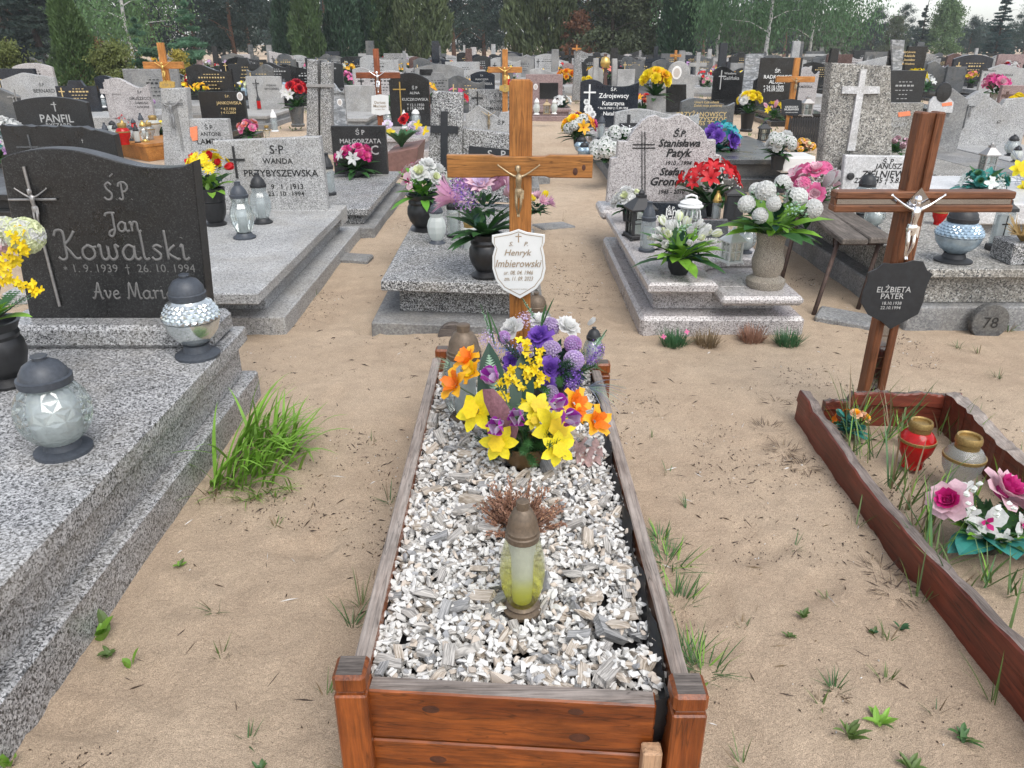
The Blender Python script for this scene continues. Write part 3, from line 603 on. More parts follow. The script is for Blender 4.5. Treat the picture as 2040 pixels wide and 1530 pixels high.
def head_mesh(kind, c1, c2=None, lo=False):
    r = random.Random(hash((kind, c1)) & 0xffff if False else len(kind) * 31 + len(c1)); mb = MB(); c2 = c2 or c1
    def ring(n, tilt, r0, L, W, curl, cup=.15, mat=c1, seg=3, pt=.2, off=0, z0=0, wave=.0, jit=.1):
        for i in range(n): petal(mb, mat, 2 * math.pi * (i + off) / n + r.uniform(-jit, jit), tilt + r.uniform(-jit, jit), r0, L * r.uniform(.92, 1.08), W, curl, cup, seg, pt, wave, r.uniform(0, 6), z0)
    if kind == 'rose':
        s = 2 if lo else 3
        ring(6, .35, .08, .42, .44, .5, .35, seg=s, pt=.65, z0=-.05); ring(5, .8, .07, .36, .38, .5, .4, seg=s, pt=.6, off=.5)
        ring(5, 1.15, .07, .32, .30, .3, .6, mat=c2, seg=s, pt=.7); ring(4, 1.35, .05, .30, .24, .2, .7, mat=c2, seg=s, pt=.7, off=.4); ring(3, 1.5, .02, .27, .16, .1, .8, mat=c2, seg=s, pt=.7); mb.lathe([(.16, -.08), (.14, .06), (.09, .16), (.0, .18)], c2, 8)
    elif kind == 'mum':                        # pompon dahlia: scoops all over a ball
        N = 36 if lo else 110
        for i in range(N):
            t = 1 - 1.45 * (i + .5) / N; a = i * 2.39996; q = math.sqrt(max(0, 1 - t * t)); d = Vector((q * math.cos(a), q * math.sin(a), t)); M = T(*(d * .30)) @ frame_to(d)
            k = .20 if lo else .115
            vs = [(0, -k * .5, 0), (k * .5, 0, 0), (0, k * .5, 0), (-k * .5, 0, 0), (0, -k * .62, .17), (k * .62, 0, .19), (0, k * .62, .17), (-k * .62, 0, .15)]
            mb.add(vs, [(0, 1, 5, 4), (1, 2, 6, 5), (2, 3, 7, 6), (3, 0, 4, 7)], c1 if i % 3 else c2, M @ Matrix.Diagonal((1.25, 1.25, .5, 1)))
        mb.lathe([(.05, -.33), (.26, -.25), (.36, 0), (.27, .25), (.0, .36)], c2, 12)
    elif kind == 'daffodil':
        ring(6, .15, .06, .46, .30, .3, .2, seg=4, pt=.06, wave=.02)
        mb.lathe([(.05, 0), (.09, .1), (.12, .2), (.17, .27), (.21, .29)], c2, 12, flute=.1, nf=6); mb.lathe([(.10, .12), (.0, .13)], c2, 8)
    elif kind == 'freesia':                   # ruffled orange trumpet
        ring(5, .75, .06, .5, .34, .9, .3, seg=4, pt=.5, wave=.05); ring(4, 1.1, .05, .45, .3, .5, .3, mat=c2, seg=4, pt=.5, off=.5, wave=.05)
    elif kind == 'tulip':
        ring(3, 1.15, .10, .80, .46, -.75, .45, seg=4, pt=.25, z0=-.3); ring(3, 1.2, .07, .78, .46, -.75, .45, mat=c2, seg=4, pt=.25, off=.5, z0=-.3)
    elif kind == 'lily':
        ring(6, .6, .05, .55, .26, .9, .25, seg=3 if lo else 4, pt=.05); ring(5, 1.0, .02, .18, .03, .2, 0, mat=c2, seg=2)
    elif kind == 'gerbera':
        n = 10 if lo else 18
        ring(n, .12, .1, .4, .13, .2, .1, seg=2, pt=.5); ring(n, .4, .08, .3, .11, .2, .1, seg=2, pt=.5, off=.5, mat=c2)
        mb.lathe([(.12, .02), (.1, .07), (0, .08)], c2, 8)
    elif kind == 'protea':
        ring(12, .95, .12, .6, .16, .5, .2, seg=3, pt=.05); ring(10, 1.2, .1, .5, .14, .3, .2, seg=3, pt=.05, off=.5, mat=c2); ring(12, 1.4, .05, .35, .07, .2, .2, seg=2, mat=c2)
        mb.lathe([(.03, -.2), (.12, -.08), (.16, .05), (.1, .12)], c1, 8)
    elif kind == 'orchid':
        ring(3, .25, .04, .46, .26, .4, .1, seg=3, pt=.1); ring(2, .3, .04, .44, .46, .3, .1, seg=3, pt=.5, off=.25); ring(3, .9, .03, .2, .14, .4, .3, mat=c2, seg=2)
    elif kind == 'hydrangea':
        for i in range(24 if lo else 46):
            t = 1 - 1.3 * (i + .5) / (24 if lo else 46); a = i * 2.39996; q = math.sqrt(max(0, 1 - t * t)); d = Vector((q * math.cos(a), q * math.sin(a), t)); M = T(*(d * .36)) @ frame_to(d, i)
            k = .16; vs = [(0, 0, 0)] + [(k * math.cos(j * math.pi / 4) * (1 if j % 2 == 0 else .62), k * math.sin(j * math.pi / 4) * (1 if j % 2 == 0 else .62), .04 * (j % 2)) for j in range(8)]
            mb.add(vs, [(0, j, j % 8 + 1) for j in range(1, 9)], c1 if i % 4 else c2, M)
        mb.lathe([(.1, -.25), (.3, -.05), (.33, .1), (.2, .28), (0, .33)], 'leaf_green', 10)
    elif kind == 'bud':
        ring(4, 1.35, .08, .8, .36, -.5, .5, seg=3, pt=.2, z0=-.35); ring(3, 1.4, .04, .8, .3, -.4, .5, mat=c2, seg=3, pt=.2, z0=-.35)
    elif kind == 'four':                      # small four-petalled blossom
        ring(4, .25, .02, .46, .34, .5, .25, seg=2, pt=.5)
    elif kind == 'fluff':                     # lacy scabious head
        for i in range(70):
            t = 1 - 1.3 * (i + .5) / 70; a = i * 2.39996; q = math.sqrt(max(0, 1 - t * t)); d = Vector((q * math.cos(a), q * math.sin(a), t)); s_ = d.cross(Vector((.3, .5, .7))).normalized(); e = d.cross(s_)
            p = d * .12; k = .06; tip = d * r.uniform(.36, .5)
            mb.add([p + s_ * .01, p - s_ * .01, tip, tip + s_ * k, tip + e * k, tip - s_ * k * .8], [(0, 1, 2), (2, 3, 4), (2, 4, 5)], c1 if i % 3 else c2)
    return mb.mesh(kind, False if kind in ('fluff', 'hydrangea') else 60)
_hc = {}
def head(parent, kind, c1, c2, pos, d, size, roll=0, lo=False, name='flower'):
    key = (kind, c1, c2, lo)
    if key not in _hc: _hc[key] = head_mesh(kind, c1, c2, lo)
    q = frame_to(d, roll).to_euler(); return link(name, _hc[key], parent, Vector(pos) - world_loc(parent), q, size)
def leaf_blade(mb, base, d, L, W, mat, droop=.5, fold=.25, seg=5, rim=None, tipw=.02, side=None):
    """arching leaf from base along d"""
    d = Vector(d).normalized(); sd = d.cross(Vector((0, 0, 1))) if side is None else Vector(side)
    if sd.length < .05: sd = Vector((1, 0, 0))
    sd.normalize(); p = Vector(base); vs = []; wv = 0
    for k in range(seg + 1):
        t = k / seg; wd = W * .5 * (math.sin(math.pi * min(1, t * .93 + .07)) ** .75 if t < 1 else 0) + tipw * W * .5; nrm = sd.cross(d).normalized()
        if rim: vs += [p - sd * wd + nrm * wd * fold, p - sd * wd * .78 + nrm * wd * fold * .78, p, p + sd * wd * .78 + nrm * wd * fold * .78, p + sd * wd + nrm * wd * fold]
        else: vs += [p - sd * wd + nrm * wd * fold, p.copy(), p + sd * wd + nrm * wd * fold]
        p = p + d * (L / seg); d = (d + Vector((0, 0, -1)) * droop / seg).normalized()
    if rim:
        mb.add(vs, [(k * 5 + j, k * 5 + j + 1, k * 5 + 6 + j, k * 5 + 5 + j) for k in range(seg) for j in (1, 2)], mat)
        mb.add(vs, [(k * 5 + j, k * 5 + j + 1, k * 5 + 6 + j, k * 5 + 5 + j) for k in range(seg) for j in (0, 3)], rim)
    else: mb.add(vs, [(k * 3 + j, k * 3 + j + 1, k * 3 + 4 + j, k * 3 + 3 + j) for k in range(seg) for j in (0, 1)], mat)
def grass_blade(mb, base, az, lean, L, W, mat, droop=.9, seg=5):
    d = Vector((math.sin(lean) * math.cos(az), math.sin(lean) * math.sin(az), math.cos(lean))); p = Vector(base); sd = Vector((-math.sin(az), math.cos(az), 0)); vs = []
    for k in range(seg + 1):
        t = k / seg; wd = W * .5 * (1 - t ** 2.2) * (.7 + .6 * t if t < .4 else .94); up = sd.cross(d)
        vs += [p - sd * wd + up * wd * .35, p + sd * wd + up * wd * .35] if False else [p - sd * wd, p + sd * wd]
        p = p + d * (L / seg); d = (d + Vector((math.cos(az) * .25, math.sin(az) * .25, -1)) * droop * (t + .15) / seg).normalized()
    mb.add(vs, [(2 * k, 2 * k + 1, 2 * k + 3, 2 * k + 2) for k in range(seg)], mat)
VASES = {'urn': [(.36, 0), (.38, .05), (.30, .10), (.24, .14), (.36, .30), (.42, .48), (.41, .66), (.36, .74), (.38, .80), (.36, .86), (.42, .97), (.44, 1.0), (.38, 1.0), (.36, .9), (0, .88)],
         'cup': [(.36, 0), (.36, .06), (.27, .10), (.38, .28), (.42, .5), (.42, .62), (.40, .64), (.44, .66), (.43, .74), (.45, .8), (.47, 1.0), (.42, 1.0), (.4, .92), (0, .9)],
         'pot': [(.40, 0), (.52, .9), (.56, .92), (.56, 1.0), (.5, 1.0), (.48, .9), (0, .88)],
         'bowl': [(.5, 0), (.72, .4), (.8, .95), (.82, 1.0), (.75, 1.0), (.7, .85), (0, .8)],
         'stone': [(.52, 0), (.56, .06), (.56, .14), (.36, .22), (.44, .34), (.46, .5), (.40, .66), (.38, .78), (.42, .96), (.40, 1.0), (.34, 1.0), (.32, .9), (0, .88)],
         'column': [(.34, 0), (.36, .1), (.3, .16), (.34, .5), (.40, .95), (.42, 1.0), (.36, 1.0), (.34, .9), (0, .88)]}
_vc = {}
def vase(root, kind, h, mat, wscale=1.0, name='vase'):
    key = (kind, mat)
    if key not in _vc: mb = MB(); mb.lathe(VASES[kind], mat, 24); _vc[key] = mb.mesh('vase', 35)
    return link(name, _vc[key], root, None, None, (h * wscale, h * wscale, h))
def tuft_balls(mb, c, n, R, s, mat, r=random):
    for _ in range(n):
        d = Vector((r.gauss(0, 1), r.gauss(0, 1), r.gauss(0, 1))).normalized() * R * r.random() ** .4; k = s * r.uniform(.7, 1.3); p = Vector(c) + d
        mb.add([p + Vector((k, 0, 0)), p + Vector((-k, 0, 0)), p + Vector((0, k, 0)), p + Vector((0, -k, 0)), p + Vector((0, 0, k)), p + Vector((0, 0, -k))],
               [(0, 2, 4), (2, 1, 4), (1, 3, 4), (3, 0, 4), (2, 0, 5), (1, 2, 5), (3, 1, 5), (0, 3, 5)], mat)
def needle_spray(mb, base, d, L, mat, n=40, nl=.03, nw=.0018, r=random):
    d = Vector(d).normalized(); base = Vector(base); sd = d.orthogonal().normalized(); e = d.cross(sd)
    mb.tube([base, base + d * L], .0012, 'twig_brown', 3, cap=False)
    for i in range(n):
        t = (i + .5) / n; a = i * 2.4; o = sd * math.cos(a) + e * math.sin(a); p = base + d * L * (.1 + .9 * t); q = p + (o * .85 + d * .65).normalized() * nl * r.uniform(.7, 1.1); s_ = o.cross(d) * nw
        mb.add([p - s_, p + s_, q], [(0, 1, 2)], mat)
def fern(mb, base, d, L, W, mat, n=9, droop=.5):
    d = Vector(d).normalized(); p = Vector(base); sd = d.cross(Vector((0, 0, 1)))
    if sd.length < .05: sd = Vector((1, 0, 0))
    sd.normalize()
    for k in range(n):
        t = k / n; w = W * math.sin(math.pi * (.12 + .85 * t)) * .5; q = p + d * L / n
        for s_ in (-1, 1):
            tip = p + (sd * s_ * .9 + d * .6) * w; mb.add([p, q, tip + d * w * .15], [(0, 1, 2)], mat)
        p = q; d = (d + Vector((0, 0, -1)) * droop / n).normalized()
def bouquet(label, pos, R, heads, n, leaf='leaf_green', vk=None, vh=.2, vmat='black_vase', wsc=1.0, seed=0, lo=True, flat=.75, fl=None, group='grave flowers', leafL=1.0, size=.36, tall=.5, nleaf=18, leafW=.34, name='flower_arrangement', cat='flowers'):
    """round bouquet of radius R; heads = list of (kind, colour, second colour)"""
    r = random.Random(seed * 7919 + 13); x, y, z = pos; root = thing(name, label, cat, pos, group, r.uniform(-3, 3)); zb = 0
    if vk: vase(root, vk, vh, vmat, wsc); zb = vh * .93
    c = Vector((0, 0, zb + R * tall)); fb = MB()
    for i in range(nleaf):
        a = r.uniform(0, 6.28); el = r.uniform(-.1, 1.0); d = Vector((math.cos(a) * math.cos(el), math.sin(a) * math.cos(el), math.sin(el)))
        leaf_blade(fb, Vector((0, 0, zb)) + d * R * .15, d, R * r.uniform(.8, 1.3) * leafL, R * leafW, leaf if i % 3 else 'leaf_green', .6, .25, 4)
    if fl:
        for i in range(7):
            a = r.uniform(0, 6.28); el = r.uniform(.1, 1.4); d = Vector((math.cos(a) * math.cos(el), math.sin(a) * math.cos(el), math.sin(el) * flat)); tuft_balls(fb, c + d * R * .8, 12, R * .22, R * .035, fl, r)
    for i in range(40):
        d = Vector((r.gauss(0, 1), r.gauss(0, 1), r.gauss(.3, .7))).normalized(); leaf_blade(fb, c + Vector((d.x, d.y, d.z * flat)) * R * r.uniform(.1, .5) - Vector((0, 0, R * .15)), d, R * r.uniform(.25, .5), R * .2, 'leaf_dark' if i % 2 else leaf, .5, .25, 2)
    link('foliage', fb.mesh('foliage'), root)
    for i in range(n):
        t = 1 - (1.0 if flat < 1 else 1.15) * (i + .5) / n; a = i * 2.39996 + r.uniform(-.3, .3); q = math.sqrt(max(0, 1 - t * t)); d = Vector((q * math.cos(a), q * math.sin(a), t * flat + .12))
        k, c1, c2 = heads[i % len(heads)]; p = c + Vector((d.x, d.y, d.z)) * R * r.uniform(.72, .95)
        key = (k, c1, c2, lo)
        if key not in _hc: _hc[key] = head_mesh(k, c1, c2, lo)
        link('flower', _hc[key], root, p, frame_to(d + Vector((0, -.15, .1)), r.uniform(0, 6)).to_euler(), R * 2.25 * size * r.uniform(.8, 1.2))
    return root
# ---- headstones from outlines
def stone_poly(px, Y):
    out = []
    for x, y in px: q = D(x, y, Y); out.append((q.x, q.z))
    return out
def smooth_poly(pts, closed_from=None, n=5):
    res = []
    for i in range(len(pts) - 1):
        p0, p1, p2, p3 = [Vector(pts[min(max(j, 0), len(pts) - 1)]) for j in (i - 1, i, i + 1, i + 2)]
        for k in range(n):
            t = k / n; q = .5 * ((2 * p1) + (p2 - p0) * t + (2 * p0 - 5 * p1 + 4 * p2 - p3) * t * t + (3 * p1 - p0 - 3 * p2 + p3) * t ** 3); res.append(tuple(q))
    res.append(tuple(pts[-1])); return res
def cross_relief(parent, px, py_top, py_bot, x0, x1, py_bar, thick, Y, mat, name='cross', depth=.012):
    """flat cross fixed to a front face; thick in photo pixels"""
    a, b = D(px, py_top, Y), D(px, py_bot, Y); l, r_ = D(x0, py_bar, Y), D(x1, py_bar, Y); k = thick / PXM(l) / 2; mb = MB(); cx = a.x
    mb.prism([(cx - k, b.z), (cx + k, b.z), (cx + k, l.z - k), (r_.x, l.z - k), (r_.x, l.z + k), (cx + k, l.z + k), (cx + k, a.z), (cx - k, a.z), (cx - k, l.z + k), (l.x, l.z + k), (l.x, l.z - k), (cx - k, l.z - k)], Y - depth, Y + .004, mat)
    return mb.build(name, parent)
def wooden_cross(label, x, y, z0, ztop, zbar, half, wdt, dep, mv, mh, group='wooden crosses', lean=0, post_name='cross_post'):
    root = thing('wooden_cross', label, 'cross', (x, y, z0), group); mb = MB(); k = wdt / 2
    mb.bbox(x - k, x + k, y - dep / 2, y + dep / 2, z0, ztop, .006, mv); mb.build(post_name, root)
    mb = MB(); mb.bbox(x - half, x + half, y - dep / 2 - .012, y + dep / 2 + .012, zbar - k, zbar + k, .006, mh); mb.build('cross_bar', root)
    if lean: root.rotation_euler = (0, lean, 0)
    return root
# ------------------------------------------------------------------ the ground
def vnoise(x, y, s, seed):
    r = np.random.default_rng(seed); g = r.random((128, 128)); x = np.asarray(x) * s + 1000; y = np.asarray(y) * s + 1000; xi = np.floor(x).astype(int); yi = np.floor(y).astype(int); fx = x - xi; fy = y - yi
    fx = fx * fx * (3 - 2 * fx); fy = fy * fy * (3 - 2 * fy); a = g[xi % 128, yi % 128]; b = g[(xi + 1) % 128, yi % 128]; c = g[xi % 128, (yi + 1) % 128]; d = g[(xi + 1) % 128, (yi + 1) % 128]
    return (a * (1 - fx) + b * fx) * (1 - fy) + (c * (1 - fx) + d * fx) * fy - .5
_fr = np.random.default_rng(3)
FOOT = [(_fr.uniform(-1.2, 1.3), _fr.uniform(1.0, 9), _fr.uniform(0, 3.14), _fr.uniform(.006, .015)) for _ in range(120)]
def gz(x, y):
    x = np.asarray(x, float); y = np.asarray(y, float)
    z = .040 * vnoise(x, y, .7, 1) + .015 * vnoise(x, y, 2.3, 2) + .008 * vnoise(x, y, 6, 3) + .006 * vnoise(x, y, 15, 4) + .006 * vnoise(x, y, 36, 5)
    for fx, fy, a, d in FOOT:
        u = (x - fx) * math.cos(a) + (y - fy) * math.sin(a); v = -(x - fx) * math.sin(a) + (y - fy) * math.cos(a); q = (u / .13) ** 2 + (v / .055) ** 2
        z = z - d * np.exp(-q * q) + d * .5 * np.exp(-(q - 1.6) ** 2 * 3)
    return z
def gz1(x, y): return float(gz(np.array([x]), np.array([y]))[0])
def axis_lines(a, b, st, lo, hi):
    L = list(np.arange(a, b, st)); s = st; q = a
    while q > lo: s *= 1.18; q -= s; L.insert(0, q)
    s = st; q = L[-1]
    while q < hi: s *= 1.18; q += s; L.append(q)
    return np.array(L)
gx = axis_lines(-2.0, 2.3, .022, -700, 700); gy = axis_lines(.9, 5.2, .022, -60, 1400)
GX, GY = np.meshgrid(gx, gy); GZ = gz(GX, GY); nx, ny = len(gx), len(gy)
idx = np.arange(nx * ny).reshape(ny, nx); Fq = np.stack([idx[:-1, :-1], idx[:-1, 1:], idx[1:, 1:], idx[1:, :-1]], -1).reshape(-1, 4)
struct(link('ground', np_mesh('ground', np.stack([GX, GY, GZ], -1).reshape(-1, 3), Fq, ['sand'], None, True)))
# crumbs, needles and bits of bark lying on the sand
def litter():
    N = 12000; r = np.random.default_rng(11); X = r.uniform(-1.9, 2.4, N * 3); Y = .9 + 7.5 * r.random(N * 3) ** 1.5; k = (vnoise(X, Y, 2.2, 21) + .6 * vnoise(X, Y, 6, 22) + r.normal(0, .12, N * 3)) > .20
    X, Y = np.append(X[k][:N], r.uniform(-1.2, 2.3, 420)), np.append(Y[k][:N], .95 + 5 * r.random(420) ** 1.3); n = len(X); Z = gz(X, Y) + .002; a = r.uniform(0, 6.28, n); L = r.uniform(.0015, .006, n) * np.where(r.random(n) < .12, 4.0, 1); W = r.uniform(.0008, .0026, n); L[-420:] = r.uniform(.012, .034, 420); W[-420:] = r.uniform(.0007, .0022, 420); h = r.uniform(.001, .004, n)
    d = np.stack([np.cos(a), np.sin(a), r.uniform(-.2, .2, n)], 1); s = np.stack([-np.sin(a), np.cos(a), np.zeros(n)], 1); C = np.stack([X, Y, Z], 1); up = np.array([0, 0, 1.0])
    V = np.stack([C - d * L[:, None], C + s * W[:, None], C + d * L[:, None], C - s * W[:, None], C + up * h[:, None] * 1.6], 1).reshape(-1, 3); o = np.arange(n)[:, None] * 5
    Fc = np.concatenate([o + np.array([[0, 1, 4]]), o + np.array([[1, 2, 4]]), o + np.array([[2, 3, 4]]), o + np.array([[3, 0, 4]])]); mi = np.tile(r.choice(4, n, p=[.45, .35, .12, .08]), 4)
    return np_mesh('litter', V, Fc, ['twig_brown', 'bark_dark', 'leaf_dry', 'pebble_white'], mi)
o = stuff(link('sand_litter', litter())); tag(o, 'dark crumbs, needles and bits of bark strewn over the sand', 'litter')
# ------------------------------------------------------------------ trees
def tree_thuja(h, r, n, mat, seed, prof=None, ll=.2, lw=.07):
    q = np.random.default_rng(seed); t = q.random(n) ** .9; a = q.uniform(0, 6.283, n)
    rad = r * (np.sin(np.clip(t * .97 + .03, 0, 1) ** .55 * np.pi) ** .55 if prof is None else prof(t)); rad = rad * (1 + .22 * np.sin(a * 3 + t * 9 + seed) + .12 * np.sin(a * 7 - t * 23)); k = 1 - .35 * q.random(n) ** 2.2
    C = np.stack([np.cos(a) * rad * k, np.sin(a) * rad * k, .12 + t * (h - .12)], 1); C += q.normal(0, .03, (n, 3)) * r
    d = np.stack([np.cos(a) * .45, np.sin(a) * .45, np.ones(n)], 1) + q.normal(0, .3, (n, 3)); V, Fc = leaves_np(C, d, q.uniform(.6, 1.4, n) * ll, lw, q)
    return np_mesh('crown', V, Fc, [mat])
def tree_round(n, mat, seed, h0, h1, R, ll=.3, lw=.2, clumps=60, droop=0., shape=1.0, spread=.22):
    """clumps of leaves spread through an egg-shaped volume with gaps"""
    q = np.random.default_rng(seed); m = clumps; t = q.random(m); a = q.uniform(0, 6.283, m); rr = R * np.sqrt(q.random(m)) * np.sin(np.clip(t * .9 + .1, 0, 1) ** shape * np.pi) ** .6
    cc = np.stack([np.cos(a) * rr, np.sin(a) * rr, h0 + t * (h1 - h0)], 1); k = q.integers(0, m, n); sz = q.uniform(.5, 1.3, m)[k] * R * spread
    off = q.normal(0, 1, (n, 3)) * sz[:, None] * np.array([1, 1, .6]); C = cc[k] + off
    if droop: C[:, 2] -= droop * q.random(n) ** .8 * np.linalg.norm(cc[k][:, :2], axis=1) / R
    C[:, 2] = np.maximum(C[:, 2], .1); d = q.normal(0, 1, (n, 3)); d[:, 2] -= droop * .9; V, Fc = leaves_np(C, d, q.uniform(.6, 1.4, n) * ll, lw, q); return np_mesh('crown', V, Fc, [mat]), cc
def tree_conifer(h, r, n, mat, seed, z0=.4, ll=.35, lw=.1, ragged=.2):
    q = np.random.default_rng(seed); nb = int(h * 11); tb = np.sort(q.random(nb)); ab = q.uniform(0, 6.283, nb); lb = r * (1 - tb * .93) * q.uniform(1 - ragged * 2, 1.1, nb); k = q.integers(0, nb, n); u = q.random(n) ** .6
    z = z0 + tb[k] * (h - z0) - u * lb[k] * .28 + u ** 3 * lb[k] * .18; C = np.stack([np.cos(ab[k]) * u * lb[k], np.sin(ab[k]) * u * lb[k], z], 1); C += q.normal(0, .07, (n, 3)) * (.4 + lb[k] * .55)[:, None] * np.array([1, 1, .5])
    d = np.stack([np.cos(ab[k]), np.sin(ab[k]), q.normal(-.1, .4, n)], 1) + q.normal(0, .5, (n, 3)); V, Fc = leaves_np(C, d, q.uniform(.6, 1.4, n) * ll, lw, q); return np_mesh('crown', V, Fc, [mat])
def trunk_mesh(h, r, mat, seed, limbs=8, lean=.02, zl=.35, reach=.3):
    q = random.Random(seed); mb = MB(); pts = []; x = y = 0
    for i in range(8): t = i / 7; pts.append((x, y, t * h)); x += q.uniform(-lean, lean) * h * .3; y += q.uniform(-lean, lean) * h * .3
    mb.tube(pts, [r * (1 - .85 * i / 7) + (r * .35 if i == 0 else 0) for i in range(8)], mat, 9)
    for i in range(limbs):
        t = zl + (.95 - zl) * i / max(1, limbs); k = min(6, int(t * 7)); b = Vector(pts[k]).lerp(Vector(pts[k + 1]), t * 7 - k); a = q.uniform(0, 6.28); L = h * reach * (1.1 - t) * q.uniform(.6, 1.2)
        p1 = b + Vector((math.cos(a) * L * .5, math.sin(a) * L * .5, L * .25)); p2 = b + Vector((math.cos(a) * L, math.sin(a) * L, L * .3)); mb.tube([b, p1, p2], [r * .35 * (1 - t * .6), r * .22 * (1 - t * .6), r * .05], mat, 5)
    return mb.mesh('trunk', 60)
def plant_tree(name, label, x, y, crown, trunk, s=1.0, rz=0, group='trees round the cemetery', cat='tree'):
    root = thing(name, label, cat, (x, y, -.05), group, rz); root.scale = (s,) * 3
    if trunk: link('trunk', trunk, root)
    link('crown', crown, root); return root
def colx(px, Y): return D(px, 120, Y).x
TK = {k: trunk_mesh(*v) for k, v in dict(thin=(3.2, .07, 'bark_dark', 1, 4), birch=(11, .13, 'bark_birch', 2, 12, .05, .2, .25), pine=(13, .2, 'bark_pine', 3, 12, .03, .15), big=(12, .22, 'bark_dark', 4, 14, .03, .2, .35), shrub=(1.2, .05, 'bark_dark', 5, 6, .1, .1, .6), tall=(7, .1, 'bark_dark', 6, 6)).items()}
cone = lambda t: np.clip(1.02 - t, 0, 1) ** .62 * np.minimum(1, (t + .02) * 9) ** .5
CR = dict(thuja_cone=tree_thuja(3.7, .78, 15000, 'thuja', 1, cone, .13, .045), thuja_col=tree_thuja(7.5, 1.0, 11000, 'thuja_dark', 2, None, .3, .1), thuja_col_b=tree_thuja(6.5, .95, 11000, 'thuja', 3, None, .3, .1),
          thuja_olive=tree_thuja(7, 1.7, 12000, 'thuja_olive', 4, None, .34, .12), spruce=tree_conifer(10, 3.0, 15000, 'pine_dark', 5, .3), spruce_blue=tree_conifer(12, 3.2, 11000, 'spruce_blue', 6, .5, .5, .16),
          pine_a=tree_round(12000, 'pine_dark', 7, 1.6, 13, 3.8, .40, .12, 60, 0, .8, .17)[0], pine_b=tree_round(11000, 'pine_mid', 8, 3.2, 14, 4.2, .42, .12, 46, 0, .8, .15)[0],
          birch=tree_round(11000, 'birch_leaf', 9, 2.5, 12, 3.4, .18, .11, 80, 2.2, .7, .15)[0], willow=tree_round(12500, 'willow_leaf', 10, 3.0, 12, 4.6, .22, .09, 90, 3.6, .7, .13)[0],
          olive=tree_round(13000, 'olive_tree', 12, .6, 10, 3.4, .30, .18, 80, .5, .7, .2)[0], spring=tree_round(12000, 'spring_leaf', 13, 1.0, 9, 3.2, .34, .22, 80, 1.0, .8, .2)[0],
          bush_olive=tree_round(7000, 'bush_olive', 14, .1, 1.7, .9, .10, .05, 60, 0, .6, .2)[0], bush_rust=tree_round(5000, 'bush_rust', 15, .1, 1.7, .6, .10, .06, 40, 0, .6, .22)[0], bush_gold=tree_round(3000, 'bush_gold', 16, .1, 1.5, .45, .09, .05, 30, 0, .6, .25)[0],
          bush_blue=tree_conifer(3.1, 1.5, 14000, 'bush_blue', 17, .1, .22, .04, .35), far=tree_round(5000, 'pine_mid', 18, .5, 9, 3.4, .7, .35, 60, 0, .7, .22)[0], far_b=tree_round(5000, 'olive_tree', 19, .4, 7.5, 3.2, .7, .4, 55, 0, .7, .22)[0])
R_ = random.Random(5)
